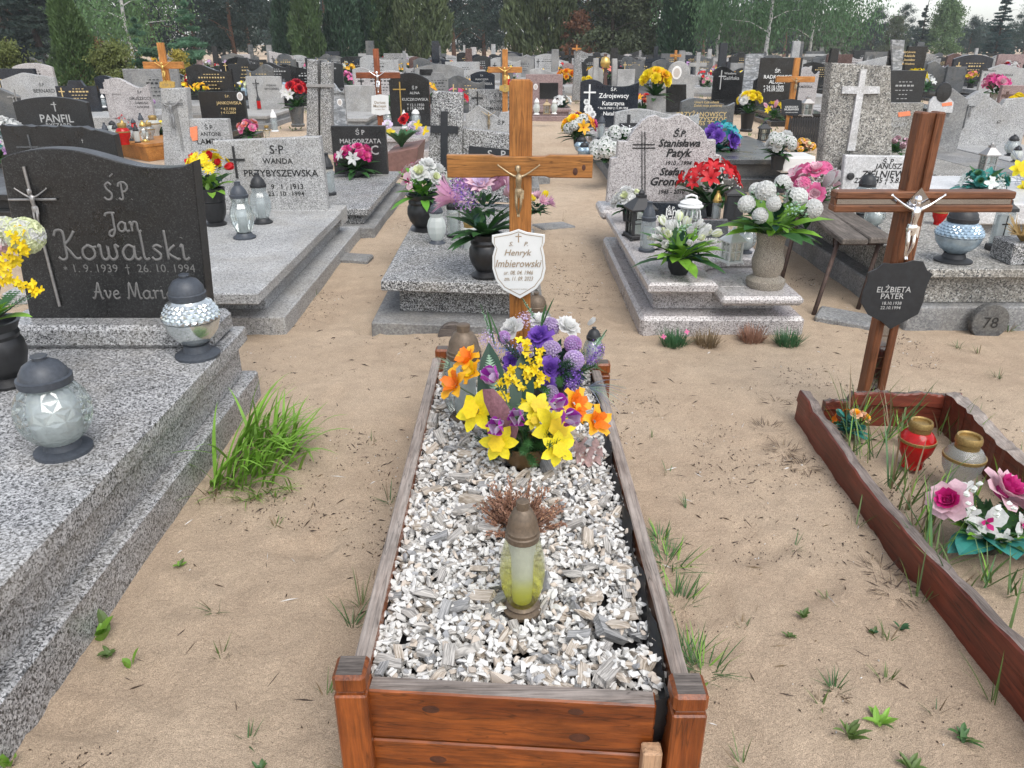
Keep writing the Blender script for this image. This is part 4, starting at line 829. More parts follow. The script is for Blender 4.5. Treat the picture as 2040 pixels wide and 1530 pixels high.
for nm, lb, px, Y, cr, tk, s in [
    ('thuja_tree', 'cone-shaped green thuja standing behind the leftmost grey headstones', 148, 25, 'thuja_cone', 'thin', .93),
    ('thuja_tree', 'dark columnar thuja, leftmost of the far column trees', 583, 54, 'thuja_col', 'tall', .92),
    ('thuja_tree', 'lighter green columnar thuja just right of the leftmost dark column', 618, 51, 'thuja_col_b', 'tall', .95),
    ('thuja_tree', 'columnar thuja standing alone right of the light green column', 684, 52, 'thuja_col', 'tall', 1.0),
    ('thuja_tree', 'dark columnar thuja behind the red-brown cross, left of the touching pair', 733, 55, 'thuja_col', 'tall', 1.08),
    ('thuja_tree', 'dark columnar thuja behind the red-brown cross, right of the touching pair', 768, 55, 'thuja_col_b', 'tall', 1.1),
    ('thuja_tree', 'broad olive thuja right of the touching pair of columns', 840, 53, 'thuja_olive', 'tall', 1.0),
    ('thuja_tree', 'large yellowish green tree above the central wooden cross', 1085, 60, 'thuja_olive', 'tall', 1.45),
    ('thuja_tree', 'dark slim columnar thuja beside the drooping birches', 1347, 54, 'thuja_col', 'tall', 1.05),
    ('spruce_tree', 'dark spruce at the far left edge behind the thuja cone', 20, 44, 'spruce', 'big', .9),
    ('spruce_tree', 'dark spruce between the left edge and the thuja cone', 88, 48, 'spruce', 'big', 1.0),
    ('birch_tree', 'birch with a white leaning trunk behind the bluish shrubs', 262, 47, 'birch', 'birch', 1.0),
    ('birch_tree', 'pale green birch crown left of the white leaning trunk', 205, 56, 'birch', 'birch', .9),
    ('willow_tree', 'drooping light green tree, leftmost of the hanging ones', 1430, 56, 'willow', 'birch', 1.0),
    ('willow_tree', 'drooping light green tree above the tall black headstone', 1525, 52, 'willow', 'birch', 1.05),
    ('willow_tree', 'drooping light green tree above the pebbled cross slab', 1610, 57, 'willow', 'birch', .92),
    ('shrub', 'olive rounded bush at the left edge behind the angular grey stone', 12, 26, 'bush_olive', 'shrub', .95),
    ('shrub', 'olive rounded bush between the thuja cone and the bright orange cross', 225, 25, 'bush_olive', 'shrub', .95),
    ('shrub', 'rust coloured bush beside the thuja cone', 180, 26, 'bush_rust', 'shrub', 1.05),
    ('shrub', 'small golden bush behind the bright orange cross', 358, 25, 'bush_gold', 'shrub', .95),
    ('shrub', 'feathery bluish green shrub left behind the bright orange cross', 282, 28.5, 'bush_blue', 'shrub', .78),
    ('shrub', 'larger feathery bluish green shrub right of the bright orange cross', 385, 29.5, 'bush_blue', 'shrub', .95),
    ('shrub', 'brown leaved shrub behind the speckled obelisk', 1150, 58, 'bush_rust', 'shrub', 2.1),
    ('tree', 'mid green leafy tree right of the brown shrub', 1215, 58, 'olive', 'big', .8),
    ('tree', 'olive leafy tree left of the dark slim column', 1290, 62, 'olive', 'big', .9),
    ('pine_tree', 'dark pine left of the far thuja columns', 470, 66, 'pine_a', 'pine', .9), ('pine_tree', 'dark pine behind the right bluish shrub', 395, 72, 'pine_a', 'pine', 1.0),
    ('pine_tree', 'dark pine just left of the leftmost thuja column', 500, 78, 'pine_b', 'pine', .9), ('pine_tree', 'dark pine behind the lone thuja column', 655, 75, 'pine_a', 'pine', 1.0),
    ('pine_tree', 'dark pine right of the broad olive thuja', 905, 84, 'pine_b', 'pine', 1.0), ('pine_tree', 'dark pine left of the central cross top', 965, 88, 'pine_a', 'pine', 1.0),
    ('pine_tree', 'dark pine directly behind the central cross top', 1025, 92, 'pine_b', 'pine', 1.05), ('pine_tree', 'dark pine behind the brown leaved shrub', 1165, 85, 'pine_a', 'pine', .95),
    ('pine_tree', 'dark pine behind the mid green leafy tree', 1240, 90, 'pine_b', 'pine', 1.0), ('pine_tree', 'dark pine behind the birch with white trunk', 310, 80, 'pine_a', 'pine', 1.1), ('pine_tree', 'dark pine behind the spruces at left', 130, 75, 'pine_a', 'pine', 1.1), ('pine_tree', 'dark pine at the far left edge', 40, 78, 'pine_a', 'pine', 1.1),
    ('pine_tree', 'dark pine behind the drooping trees, left one', 1400, 95, 'pine_b', 'pine', .8), ('pine_tree', 'dark pine behind the drooping trees, right one', 1560, 105, 'pine_b', 'pine', .8),
    ('pine_tree', 'distant pine with uneven top right of the drooping trees', 1735, 125, 'pine_a', 'pine', .50), ('pine_tree', 'distant round-topped pine against the pale sky', 1787, 130, 'pine_b', 'pine', .50),
    ('spruce_tree', 'small distant spruce behind the tall light-crossed black stone', 1825, 100, 'spruce', 'big', .58), ('tree', 'light green spring tree against the pale sky', 1868, 105, 'spring', 'big', .72),
    ('tree', 'dull olive tree between two distant pines', 1772, 112, 'olive', 'big', .5), ('pine_tree', 'distant dark pine left of the tall blue spruce', 1925, 115, 'pine_a', 'pine', .38),
    ('spruce_tree', 'tall blue-green spruce against the sky at right', 1978, 92, 'spruce_blue', 'big', .62), ('pine_tree', 'dark pine at the right edge of the tree line', 2035, 110, 'pine_b', 'pine', .5)]:
    plant_tree(nm, lb, colx(px, Y), Y, CR[cr], TK[tk], s, R_.uniform(0, 6.28), {'shrub': 'shrubs behind the graves'}.get(nm, 'trees round the cemetery'), 'shrub' if nm == 'shrub' else 'tree')
# the wood behind everything reads as one dark mass
def far_wood():
    q = np.random.default_rng(31); Vs = []; Fs = []; o = 0
    for i in range(105):
        Y = q.uniform(120, 210); px = q.uniform(-150, 2200); x = colx(px, Y); top = (2.6 + 2.4 * q.random() if px > 1690 else 4.0 + 6 * q.random() ** 1.5) * Y / 150; n = 700; m = 26; t = q.random(m); a = q.uniform(0, 6.28, m); R = 2.4 + 1.6 * q.random(); rr = R * np.sqrt(q.random(m))
        cc = np.stack([x + np.cos(a) * rr, Y + np.sin(a) * rr, .3 + t ** .8 * top], 1); k = q.integers(0, m, n); C = cc[k] + q.normal(0, 1, (n, 3)) * np.array([.75, .75, .5]); V, Fc = leaves_np(C, q.normal(0, 1, (n, 3)), q.uniform(.6, 1.4, n) * .9, .45, q); Vs.append(V); Fs.append(Fc + o); o += len(V)
    return np_mesh('wood', np.concatenate(Vs), np.concatenate(Fs), ['pine_mid', 'olive_tree'], np.repeat(q.random(105) < .3, 700).astype(int))
o = stuff(link('far_wood', far_wood())); tag(o, 'dark mixed wood far behind the graves', 'wood')
# ------------------------------------------------------------------ near graves
def tiers(root, specs):
    """stacked stone courses: (part name, x0, x1, y0, y1, z0, z1, bevel, material)"""
    for nm, x0, x1, y0, y1, z0, z1, b, m in specs: mb = MB(); mb.bbox(x0, x1, y0, y1, z0, z1, b, m); mb.build(nm, root)
def headstone(root, out, Y, th, mat, bev=.008, name='headstone', side=None):
    mb = MB(); mb.prism(out, Y, Y + th, mat, None, bev, side); return mb.build(name, root)
# --- grave with the dark headstone, left foreground
gA = thing('grave', 'large speckled granite slab grave with dark wavy headstone, left foreground', 'grave', (-1.85, 2.2, 0), 'graves')
tiers(gA, [('plinth', -2.62, -1.243, .55, 3.42, -.05, .145, .01, 'granite_pepper'), ('riser', -2.56, -1.298, .62, 3.36, .145, .307, .004, 'granite_pepper'),
           ('slab', -2.60, -1.263, .60, 3.40, .307, .38, .006, 'granite_pepper'), ('headstone_base', -2.25, -1.30, 3.09, 3.36, .38, .488, .022, 'granite_pepper')])
top = [(0, 318), (20, 307), (60, 299), (102, 296), (150, 300), (200, 312), (250, 326), (288, 333), (330, 335), (365, 331), (384, 322)]
out = [(D(70, 640, 3.2).x - .02, .488)] + [(D(414, 622, 3.2).x, .488)] + [t for t in smooth_poly(stone_poly(top, 3.2))[::-1]]
hA = headstone(gA, out, 3.2, .085, 'granite_charcoal', .004)
script(hA, 'S.P.', 236, 384, 60, 3.2, 'ink_etch', .0052); script(hA, '`', 228, 384, 2, 3.2, 'ink_etch', .004) if False else None
script(hA, 'Jan', 247, 446, 70, 3.2, 'ink_etch', .0055); script(hA, 'Kowalski', 246, 494, 266, 3.2, 'ink_etch', .0064); script(hA, 'Ave Maria', 268, 582, 170, 3.2, 'ink_etch', .0044)
inscribe(hA, '∗ 1. 9. 1939  †  26. 10. 1994', 258, 537, 262, 3.2, 'ink_etch', None, 0, .0)
mb = MB(); a, b = D(218, 352, 3.198), D(224, 346, 3.198); mb.tube([a, b], .0035, 'ink_etch', 5); mb.build('inscription', hA)
c0, c1 = D(47, 332, 3.19), D(119, 610, 3.19); mb = MB(); mb.tube([c0, c1], .006, 'pewter', 6); mb.build('cross_post', hA)
mb = MB(); mb.tube([D(17, 398, 3.19), D(112, 397, 3.19)], .005, 'pewter', 6); mb.build('cross_bar', hA)
corpus(hA, D(80, 455, 3.178), .165, 'pewter')
# --- light grey grave behind it
gW = thing('grave', 'light grey terrazzo slab grave with plain upright headstone behind the dark wavy stone', 'grave', (-1.85, 5.2, 0), 'graves')
tiers(gW, [('plinth', -2.9, -1.355, 4.28, 6.75, -.05, .12, .008, 'terrazzo_light'), ('riser', -2.8, -1.50, 4.42, 6.6, .12, .265, .004, 'terrazzo_light'), ('slab', -2.85, -1.42, 4.07, 6.36, .265, .33, .006, 'terrazzo_light'), ('end_block', -2.85, -1.425, 6.363, 6.60, .20, .335, .006, 'terrazzo_light')])
hW = headstone(gW, stone_poly([(420, 432), (655, 428), (637, 272), (423, 281)], 6.38), 6.38, .09, 'terrazzo_light')
for t, x, y, ww in [('S·P', 551, 298, 28), ('WANDA', 553, 321, 60), ('PRZYBYSZEWSKA', 560, 345, 148), ('9 . 1 . 1913', 572, 372, 64), ('23 . 10 . 1994', 570, 386, 72)]: inscribe(hW, t, x, y, ww, 6.38, 'ink_black', None, 0, .012)
cross_relief(hW, 464, 291, 355, 450, 488, 318, 4, 6.38, 'iron_black')
# --- speckled grave in the middle, behind the wooden cross
gB = thing('grave', 'black and white speckled terrazzo grave with a black cross, behind the central wooden cross', 'grave', (-.3, 5.2, 0), 'graves'); gB.rotation_euler = (0, .035, 0)
tiers(gB, [('plinth', -.84, .20, 4.27, 6.95, -.08, .07, .006, 'concrete_grey'), ('riser', -.70, .09, 4.50, 6.75, .07, .24, .004, 'terrazzo_bw'), ('slab', -.79, .15, 4.36, 6.85, .24, .305, .006, 'terrazzo_bw')])
hB = headstone(gB, stone_poly([(845, 402), (916, 402), (912, 187), (851, 185)], 6.62), 6.62, .12, 'terrazzo_bw', name='headstone_pillar')
cross_relief(hB, 876, 224, 398, 850, 905, 260, 14, 6.62, 'plaque_black', depth=.02)
hB2 = headstone(gB, stone_poly([(917, 402), (1030, 402), (1028, 266), (914, 257)], 6.66), 6.66, .10, 'terrazzo_bw', name='headstone_wing')
mb = MB(); mb.prism(stone_poly([(928, 345), (1030, 350), (1030, 297), (928, 291)], 6.66), 6.645, 6.665, 'plaque_black'); mb.build('plaque', hB2); inscribe(hB2, 'S.  P.', 985, 306, 40, 6.645, 'ink_grey')
# --- rosy granite double grave, right of the middle
gP = thing('grave', 'rosy grey polished granite grave with rounded headstone and stone vase corner', 'grave', (1.25, 5.2, 0), 'graves')
tiers(gP, [('plinth', .765, 1.745, 4.27, 6.35, -.05, .12, .022, 'granite_rosy'), ('riser', .86, 1.60, 4.42, 6.25, .12, .265, .01, 'granite_rosy')])
arc = [(1.33 + .25 * math.cos(a) + .12, 4.60 + .24 * math.sin(a)) for a in np.linspace(math.pi, math.pi / 2, 9)]
def xyprism(out, z0, z1, mat, root, name, bev=.015):
    mb = MB(); n = len(out); A = sum(out[i][0] * out[(i + 1) % n][1] - out[(i + 1) % n][0] * out[i][1] for i in range(n)); o2 = out if A > 0 else out[::-1]
    mb.prism([(x, y) for x, y in o2], -z1, -z0, mat, None, bev); mb.v = [(x, z, -y) for x, y, z in mb.v]; mb.f = [f[::-1] for f in mb.f]; return mb.build(name, root)
xyprism([(.795, 4.27), (1.20, 4.27)] + arc + [(1.66, 4.84), (1.66, 6.3), (.775, 6.3)], .265, .33, 'granite_rosy', gP, 'slab')
tiers(gP, [('vase_step', 1.215, 1.70, 4.22, 4.83, .205, .262, .02, 'granite_rosy'), ('slab_back', .735, 1.72, 6.302, 6.75, .27, .345, .02, 'granite_rosy')])
arcp = [(1208, 402), (1440, 402), (1437, 310), (1426, 308), (1426, 279), (1410, 279), (1404, 262), (1395, 252), (1382, 242), (1370, 232), (1357, 227), (1345, 230), (1333, 236), (1320, 236), (1306, 229), (1292, 233), (1279, 241), (1265, 257), (1255, 271), (1251, 282), (1231, 281), (1229, 314), (1217, 316)]
hP = headstone(gP, stone_poly(arcp, 6.5), 6.5, .09, 'granite_rosy', .006)
for t, x, y, ww, sh in [('Ś.P.', 1355, 264, 26, .25), ('Stanisława', 1354, 285, 84, .28), ('Patyk', 1353, 307, 52, .28), ('1910 - 1994', 1352, 325, 52, .2), ('Stefan', 1339, 342, 50, .28), ('Gronostaj', 1342, 364, 92, .28), ('1945 - 2010', 1338, 382, 52, .2)]: inscribe(hP, t, x, y, ww, 6.5, 'ink_black', None, sh, .032)
for px in (1279, 1285): mb = MB(); mb.tube([D(px, 262, 6.497), D(px, 385, 6.497)], .0045, 'ink_black', 4); mb.build('cross_line', hP)
for py in (288, 295): mb = MB(); mb.tube([D(1260, py, 6.497), D(1305, py, 6.497)], .0045, 'ink_black', 4); mb.build('cross_line', hP)
def plate(label, px, Y, th, mat, texts, ink='ink_white', lean=0):
    out = stone_poly(px, Y); zb = min(p[1] for p in out); o = MB(); o.prism(out, Y, Y + th, mat, None, .004); xs = [p[0] for p in out]; root = thing('memorial_plate', label, 'plaque', (sum(xs) / len(xs), Y, zb), 'small memorial plates')
    ob = o.build('plate', root)
    for t, x, y, ww in texts: inscribe(ob, t, x, y, ww, Y, ink, None, 0, .015)
    return root
plate('small black granite plate leaning at the foot of the rounded headstone', [(1292, 452), (1412, 452), (1406, 405), (1300, 403)], 6.05, .04, 'granite_blueblack', [('Ś.P.', 1338, 414, 16), ('Jan', 1336, 424, 24), ('Stolcińska Maj', 1352, 436, 92)])
plate('small grey granite plate standing between white lantern and white flowers', [(1312, 492), (1452, 490), (1450, 438), (1314, 437)], 5.35, .04, 'granite_darkgrey', [('Ś.P.', 1382, 448, 18), ('Zygmunt', 1398, 478, 62)])
# --- wide grave at right with the pebbled cross slab
gZ = thing('grave', 'wide weathered terrazzo grave at right with a tall pebbled slab bearing a pale cross', 'grave', (3.1, 5.4, 0), 'graves')
tiers(gZ, [('plinth', 2.40, 3.36, 4.38, 7.0, -.05, .15, .01, 'concrete_grey'), ('riser', 2.52, 3.28, 4.46, 6.9, .15, .335, .006, 'terrazzo_warm'), ('slab', 2.45, 3.33, 4.36, 6.95, .335, .39, .006, 'terrazzo_warm')])
hZ = headstone(gZ, stone_poly([(1628, 415), (1778, 418), (1775, 131), (1657, 125)], 6.5), 6.5, .14, 'terrazzo_warm', name='headstone_pillar')
mb = MB(); mb.prism(stone_poly([(1687, 300), (1702, 300), (1719, 187), (1752, 186), (1751, 172), (1721, 172), (1726, 138), (1714, 139), (1709, 172), (1678, 172), (1676, 186), (1706, 187)], 6.49), 6.478, 6.503, 'marble_white'); mb.build('cross', hZ)
hZ2 = headstone(gZ, stone_poly([(1671, 418), (1835, 418), (1832, 312), (1684, 309)], 6.40), 6.40, .06, 'marble_white', name='name_plate')
for t, x, y, ww in [('Ś. P.', 1771, 320, 24), ('JANUSZ', 1770, 333, 54), ('ZIELNIEWSKI', 1772, 347, 112), ('22.8.1945 † 5.8.1994', 1762, 361, 120)]: inscribe(hZ2, t, x, y, ww, 6.40, 'ink_black', None, .1, .015)
mb = MB(); c = D(1694, 351, 6.395); mb.lathe([(.03, 0), (.03, .012), (.02, .018), (0, .018)], 'iron_black', 14, T(*c) @ rotm(math.pi / 2, 0, 0)); mb.build('fixing_stud', hZ2)
# --- square vase holders on the far corner beside the bench
for i, (px, py) in enumerate(((1585, 470), (1625, 452))):
    c = P(px, py, 0); r_ = thing('stone_vase_holder', ('squat terrazzo vase column left behind the bench', 'squat terrazzo vase column right behind the bench')[i], 'vase holder', (c.x, c.y, 0), 'stone vase holders'); mb = MB(); mb.lathe([(.13, 0), (.15, .03), (.15, .30), (.13, .33), (.09, .33), (.09, .25), (0, .25)], 'terrazzo_light', 20); link('holder', mb.mesh('holder', 35), r_)
# ------------------------------------------------------------------ wooden crosses of the two foreground graves
wc = thing('wooden_cross', 'tall orange-brown wooden cross with bronze figure, centre', 'cross', (.03, 3.27, 0), 'wooden crosses')
xc = D(1037, 330, 3.25).x; mb = MB(); zt = D(1037, 158, 3.25).z; zb_ = D(1037, 330, 3.25).z
mb.prism([(xc - .047, -.05), (xc + .047, -.05), (xc + .047, zt - .012), (xc + .035, zt), (xc - .035, zt), (xc - .047, zt - .012)], 3.235, 3.30, 'wood_orange', None, .004); mb.build('cross_post', wc)
l, r_ = D(890, 330, 3.22).x, D(1181, 332, 3.22).x; k = .0455
mb = MB(); mb.prism([(l, zb_ - k), (xc - .12, zb_ - k), (xc - .1, zb_ - k + .006), (xc + .1, zb_ - k + .006), (xc + .12, zb_ - k), (r_, zb_ - k - .002), (r_, zb_ + k - .002), (xc + .12, zb_ + k), (xc + .1, zb_ + k - .006), (xc - .1, zb_ + k - .006), (xc - .12, zb_ + k), (l, zb_ + k)], 3.222, 3.262, 'wood_orange_x', None, .004); cb = mb.build('cross_bar', wc)
for px, py, rx in ((1146, 342, .013), (1163, 334, .010)):
    c = D(px, py, 3.2215); mb = MB(); mb.lathe([(rx, 0), (rx * .6, .0006), (0, .0008)], 'knot', 14, T(*c) @ rotm(math.pi / 2, 0, 0) @ Matrix.Diagonal((.8, 1.2, 1, 1))); mb.build('knot', cb)
corpus(wc, D(1033, 434, 3.195), .215, 'bronze')
sh = [(1033, 456), (1050, 462), (1086, 467), (1085, 482), (1081, 492), (1085, 510), (1087, 535), (1082, 556), (1068, 575), (1050, 586), (1036, 594), (1022, 587), (1003, 577), (988, 558), (981, 535), (981, 510), (986, 492), (980, 482), (980, 468), (1015, 462)]
pl = MB(); pl.prism(stone_poly(sh, 3.215), 3.209, 3.215, 'plaque_white', None, .0015); pq = pl.build('plaque', wc); pq['label'] = 'white shield plaque with brown lettering'
def ring_outline(px, Y, s, wd, mat, parent, c):
    """thin printed border following an outline"""
    o = [(c[0] + (x - c[0]) * s, c[1] + (y - c[1]) * s) for x, y in px]; i = [(c[0] + (x - c[0]) * (s - wd), c[1] + (y - c[1]) * (s - wd)) for x, y in px]; n = len(px); vs = [tuple(D(x, y, Y)) for x, y in o + i]
    mb = MB(); mb.add(vs, [(k, (k + 1) % n, n + (k + 1) % n, n + k) for k in range(n)], mat); return mb.build('printed_border', parent)
ring_outline(sh, 3.2078, .92, .022, 'ink_brown', pq, (1033, 522))
for t, x, y, ww, h in [('S.', 1018, 486, 8, 8), ('P.', 1048, 486, 8, 8), ('Henryk', 1032, 505, 54, 15), ('Imbierowski', 1033, 525, 92, 14), ('ur. 08. 04. 1946', 1033, 543, 58, 8), ('zm. 11. 09. 2023', 1033, 555, 58, 8), ('· · spoczywaj w pokoju · ·', 1033, 576, 44, 3)]: inscribe(pq, t, x, y, ww, 3.2085, 'ink_brown', h, .28, .006)
cross_relief(pq, 1033, 465, 483, 1027, 1039, 471, 2.2, 3.2085, 'ink_brown', 'printed_cross', .0005)
# right-hand leaning-looking cross with mirror inlay
wr = thing('wooden_cross', 'weathered reddish brown cross with silver figure and black shield plaque, right', 'cross', (1.67, 3.2, 0), 'wooden crosses')
xr = 1.664; ztr = D(1850, 222, 3.2).z; zbr = D(1830, 398, 3.2).z; kw = .05
for s_ in (-1, 1): mb = MB(); mb.bbox(min(xr + s_ * .016, xr + s_ * kw), max(xr + s_ * .016, xr + s_ * kw), 3.165, 3.235, -.05, ztr, .006, 'wood_brown_z'); mb.build('cross_post', wr)
mb = MB(); mb.box(xr - .017, xr + .017, 3.182, 3.228, -.05, ztr - .004, 'wood_brown_z'); mb.build('post_core', wr)
mb = MB()
for i in range(9):
    z0 = .05 + i * .052; mb.box(xr - .013, xr + .013, 3.177, 3.1815, z0, z0 + .048, 'mirror_tile')
mb.build('mirror_strip', wr)
l, r_ = 1.327, 2.062
for s_ in (-1, 1): mb = MB(); za, zb2 = sorted((zbr + s_ * .012, zbr + s_ * .042)); mb.bbox(l, r_, 3.145, 3.215, za, zb2, .005, 'wood_brown_x'); mb.build('cross_bar', wr)
mb = MB(); mb.box(l + .002, r_ - .002, 3.160, 3.205, zbr - .013, zbr + .013, 'wood_brown_x'); mb.build('bar_core', wr)
for a, b in ((l + .01, xr - .08), (xr + .08, r_ - .01)): mb = MB(); mb.box(a, b, 3.1555, 3.1595, zbr - .010, zbr + .010, 'mirror_tile'); mb.build('mirror_strip', wr)
mb = MB(); mb.prism([(xr, zbr - .06), (xr + .05, zbr), (xr, zbr + .06), (xr - .05, zbr)], 3.138, 3.144, 'mirror_tile'); mb.build('mirror_diamond', wr)
corpus(wr, D(1803, 519, 3.11), .27, 'silver')
shr = [(1760, 523), (1775, 525), (1800, 523), (1818, 518), (1838, 520), (1846, 538), (1857, 545), (1848, 562), (1842, 580), (1838, 600), (1828, 625), (1800, 640), (1772, 655), (1755, 640), (1728, 626), (1714, 602), (1718, 580), (1727, 560), (1728, 542), (1745, 535)]
pl = MB(); pl.prism(stone_poly(shr, 3.135), 3.128, 3.135, 'plaque_black', None, .001); pq = pl.build('plaque', wr); pq['label'] = 'black shield plaque with white lettering'
for t, x, y, ww in [('ELŻBIETA', 1782, 575, 68), ('PATER', 1778, 590, 46), ('18.10.1938', 1777, 604, 38), ('22.10.1994', 1774, 613, 40)]: inscribe(pq, t, x, y, ww, 3.127, 'ink_grey', None, 0, .012)
# ------------------------------------------------------------------ central grave: plank box filled with pebbles
cg = thing('plank_grave', 'wooden plank box grave filled with white pebbles, centre foreground', 'grave', (0, 2.2, 0), 'graves')
def post(x, y, w_, zt):
    mb = MB(); k = w_ / 2; mb.bbox(x - k, x + k, y - k, y + k, -.05, zt - .055, .004, 'wood_varnish_z'); o = mb.build('corner_post', cg)
    m2 = MB(); m2.bbox(x - k + .006, x + k - .006, y - k + .006, y + k - .006, zt - .056, zt - .048, .001, 'wood_varnish_z'); m2.build('post_groove', o)
    m3 = MB(); m3.bbox(x - k, x + k, y - k, y + k, zt - .048, zt, .008, 'wood_varnish_z', None, 'wood_endgrain'); m3.build('post_cap', o)
for x, y, w_, zt in ((-.352, 1.262, .072, .362), (.376, 1.212, .074, .360), (-.312, 3.17, .062, .36), (.392, 3.03, .062, .35)): post(x, y, w_, zt)
def plank(p0, p1, th, z0, z1, side, topm, name='plank', bev=.004, sag=0):
    """upright board from p0 to p1 (centre line), thickness th"""
    a, b = Vector(p0), Vector(p1); L = (b - a).length; ang = math.atan2(b.y - a.y, b.x - a.x); n = 6; mb = MB(); mb.bbox(0, L, -th / 2, th / 2, z0, z1, bev, side, T(a.x, a.y, 0) @ rotm(0, 0, ang), topm); return mb.build(name, cg)
# front boards run along x, sides along y
for z0, z1 in ((.158, .302), (.008, .152)):
    mb = MB(); M = T(-.318, 1.272, 0) @ rotm(0, 0, math.atan2(-.045, .63)); mb.bbox(0, .632 if z0 > .1 else .66, -.022, .022, z0, z1, .004, 'wood_varnish_x', M, 'wood_weathered_x' if z0 > .1 else None); fb = mb.build('front_plank', cg)
    for u, zz, rr in (((.14, .255, .016), (.47, .195, .019), (.46, .272, .014)) if z0 > .1 else ((.15, .10, .016), (.40, .07, .028))):
        m2 = MB(); m2.lathe([(rr, 0), (rr * .5, .0006), (0, .0007)], 'knot', 14, M @ T(u, -.0222, zz) @ rotm(math.pi / 2, 0, 0) @ Matrix.Diagonal((1.25, .7, 1, 1))); m2.build('knot', fb)
mb = MB(); mb.bbox(-.316, .288, 1.232, 1.25, .302, .309, .002, 'wood_weathered_x', rotm(0, 0, 0) @ T(0, 0, 0)); 
for x0, x1, y0, y1, nm in ((-.343, -.308, 1.30, 3.14, 'l'), (.375, .399, 1.25, 3.0, 'r')):
    for z0, z1 in ((.170, .322), (.01, .164)):
        mb = MB(); sgn = -1 if nm == 'l' else 1; dx0 = .0 if nm == 'l' else -.012
        ax, bx = (-.345, -.332) if nm == 'l' else (.372, .364)
        vs = []; N = 8; h2 = .019
        for k in range(N + 1):
            t = k / N; y = y0 + (y1 - y0) * t; xc_ = ax + (bx - ax) * t + .003 * math.sin(3 * t + z0 * 9)
            vs += [(xc_ - h2, y, z0), (xc_ + h2, y, z0), (xc_ + h2, y, z1 - .004), (xc_ + h2 - .004, y, z1), (xc_ - h2 + .004, y, z1), (xc_ - h2, y, z1 - .004)]
        fs = [(k * 6 + j, k * 6 + (j + 1) % 6, k * 6 + 6 + (j + 1) % 6, k * 6 + 6 + j) for k in range(N) for j in range(6)]
        side = [f for i, f in enumerate(fs) if i % 6 not in (2, 3, 4)]; tp = [f for i, f in enumerate(fs) if i % 6 in (2, 3, 4)]
        mb.add(vs, [f[::-1] for f in side] + [tuple(range(6)), tuple(N * 6 + 5 - j for j in range(6))], 'wood_varnish_y'); mb.add(vs, [f[::-1] for f in tp], 'wood_weathered_y' if z0 > .1 else 'wood_varnish_y'); mb.build('side_plank', cg)
mb = MB(); mb.bbox(-.29, .365, 3.07, 3.105, .02, .30, .004, 'wood_varnish_x', None, 'wood_weathered_x'); mb.build('rear_plank', cg)
mb = MB(); mb.bbox(.283, .325, 1.165, 1.20, -.03, .205, .004, 'wood_raw', None, 'wood_raw'); st_ = mb.build('stake', cg)
# black liner sheet hanging crumpled inside the planks
def liner():
    mb = MB(); N = 90; M_ = 7; r = random.Random(4); vs = []
    for k in range(N + 1):
        t = k / N; y = 1.225 + t * 1.78
        for j in range(M_ + 1):
            u = j / M_; x = .350 - .008 * t - u * .018 - .007 * math.sin(k * .53 + j * .8) * (u < .95) - .005 * r.random(); z = .318 - .045 * u - .008 * math.sin(k * .31) * (1 - u) - .008 * r.random(); vs.append((x, y, z))
    mb.add(vs, [(k * (M_ + 1) + j, k * (M_ + 1) + j + 1, (k + 1) * (M_ + 1) + j + 1, (k + 1) * (M_ + 1) + j) for k in range(N) for j in range(M_)], 'foil_black')
    vs = []
    for k in range(N + 1):
        t = k / N; y = 1.29 + t * 1.75
        for j in range(4): vs.append((-.325 + j * .006 + .003 * math.sin(k * .8 + j) + .01 * t, y, .285 - .015 * j + .005 * math.sin(k * 1.1)))
    mb.add(vs, [(k * 4 + j, k * 4 + j + 1, k * 4 + 5 + j, k * 4 + 4 + j) for k in range(N) for j in range(3)], 'foil_black')
    mb.add([(-.33, 1.27, .235), (.36, 1.23, .235), (.36, 3.08, .235), (-.33, 3.08, .235)], [(0, 1, 2, 3)], 'foil_black')
    vs = []
    for j in range(9): u = j / 8; vs += [(.300 + .008 * math.sin(j * 2), 1.218 - .012 * math.sin(u * 3), .30 - u * .13), (.338 + .006 * math.sin(j * 3 + 1), 1.226 - .01 * math.sin(u * 4), .31 - u * .14)]
    mb.add(vs, [(2 * j, 2 * j + 1, 2 * j + 3, 2 * j + 2) for j in range(8)], 'foil_black')
    return mb.build('liner_sheet', cg, 40)
liner()
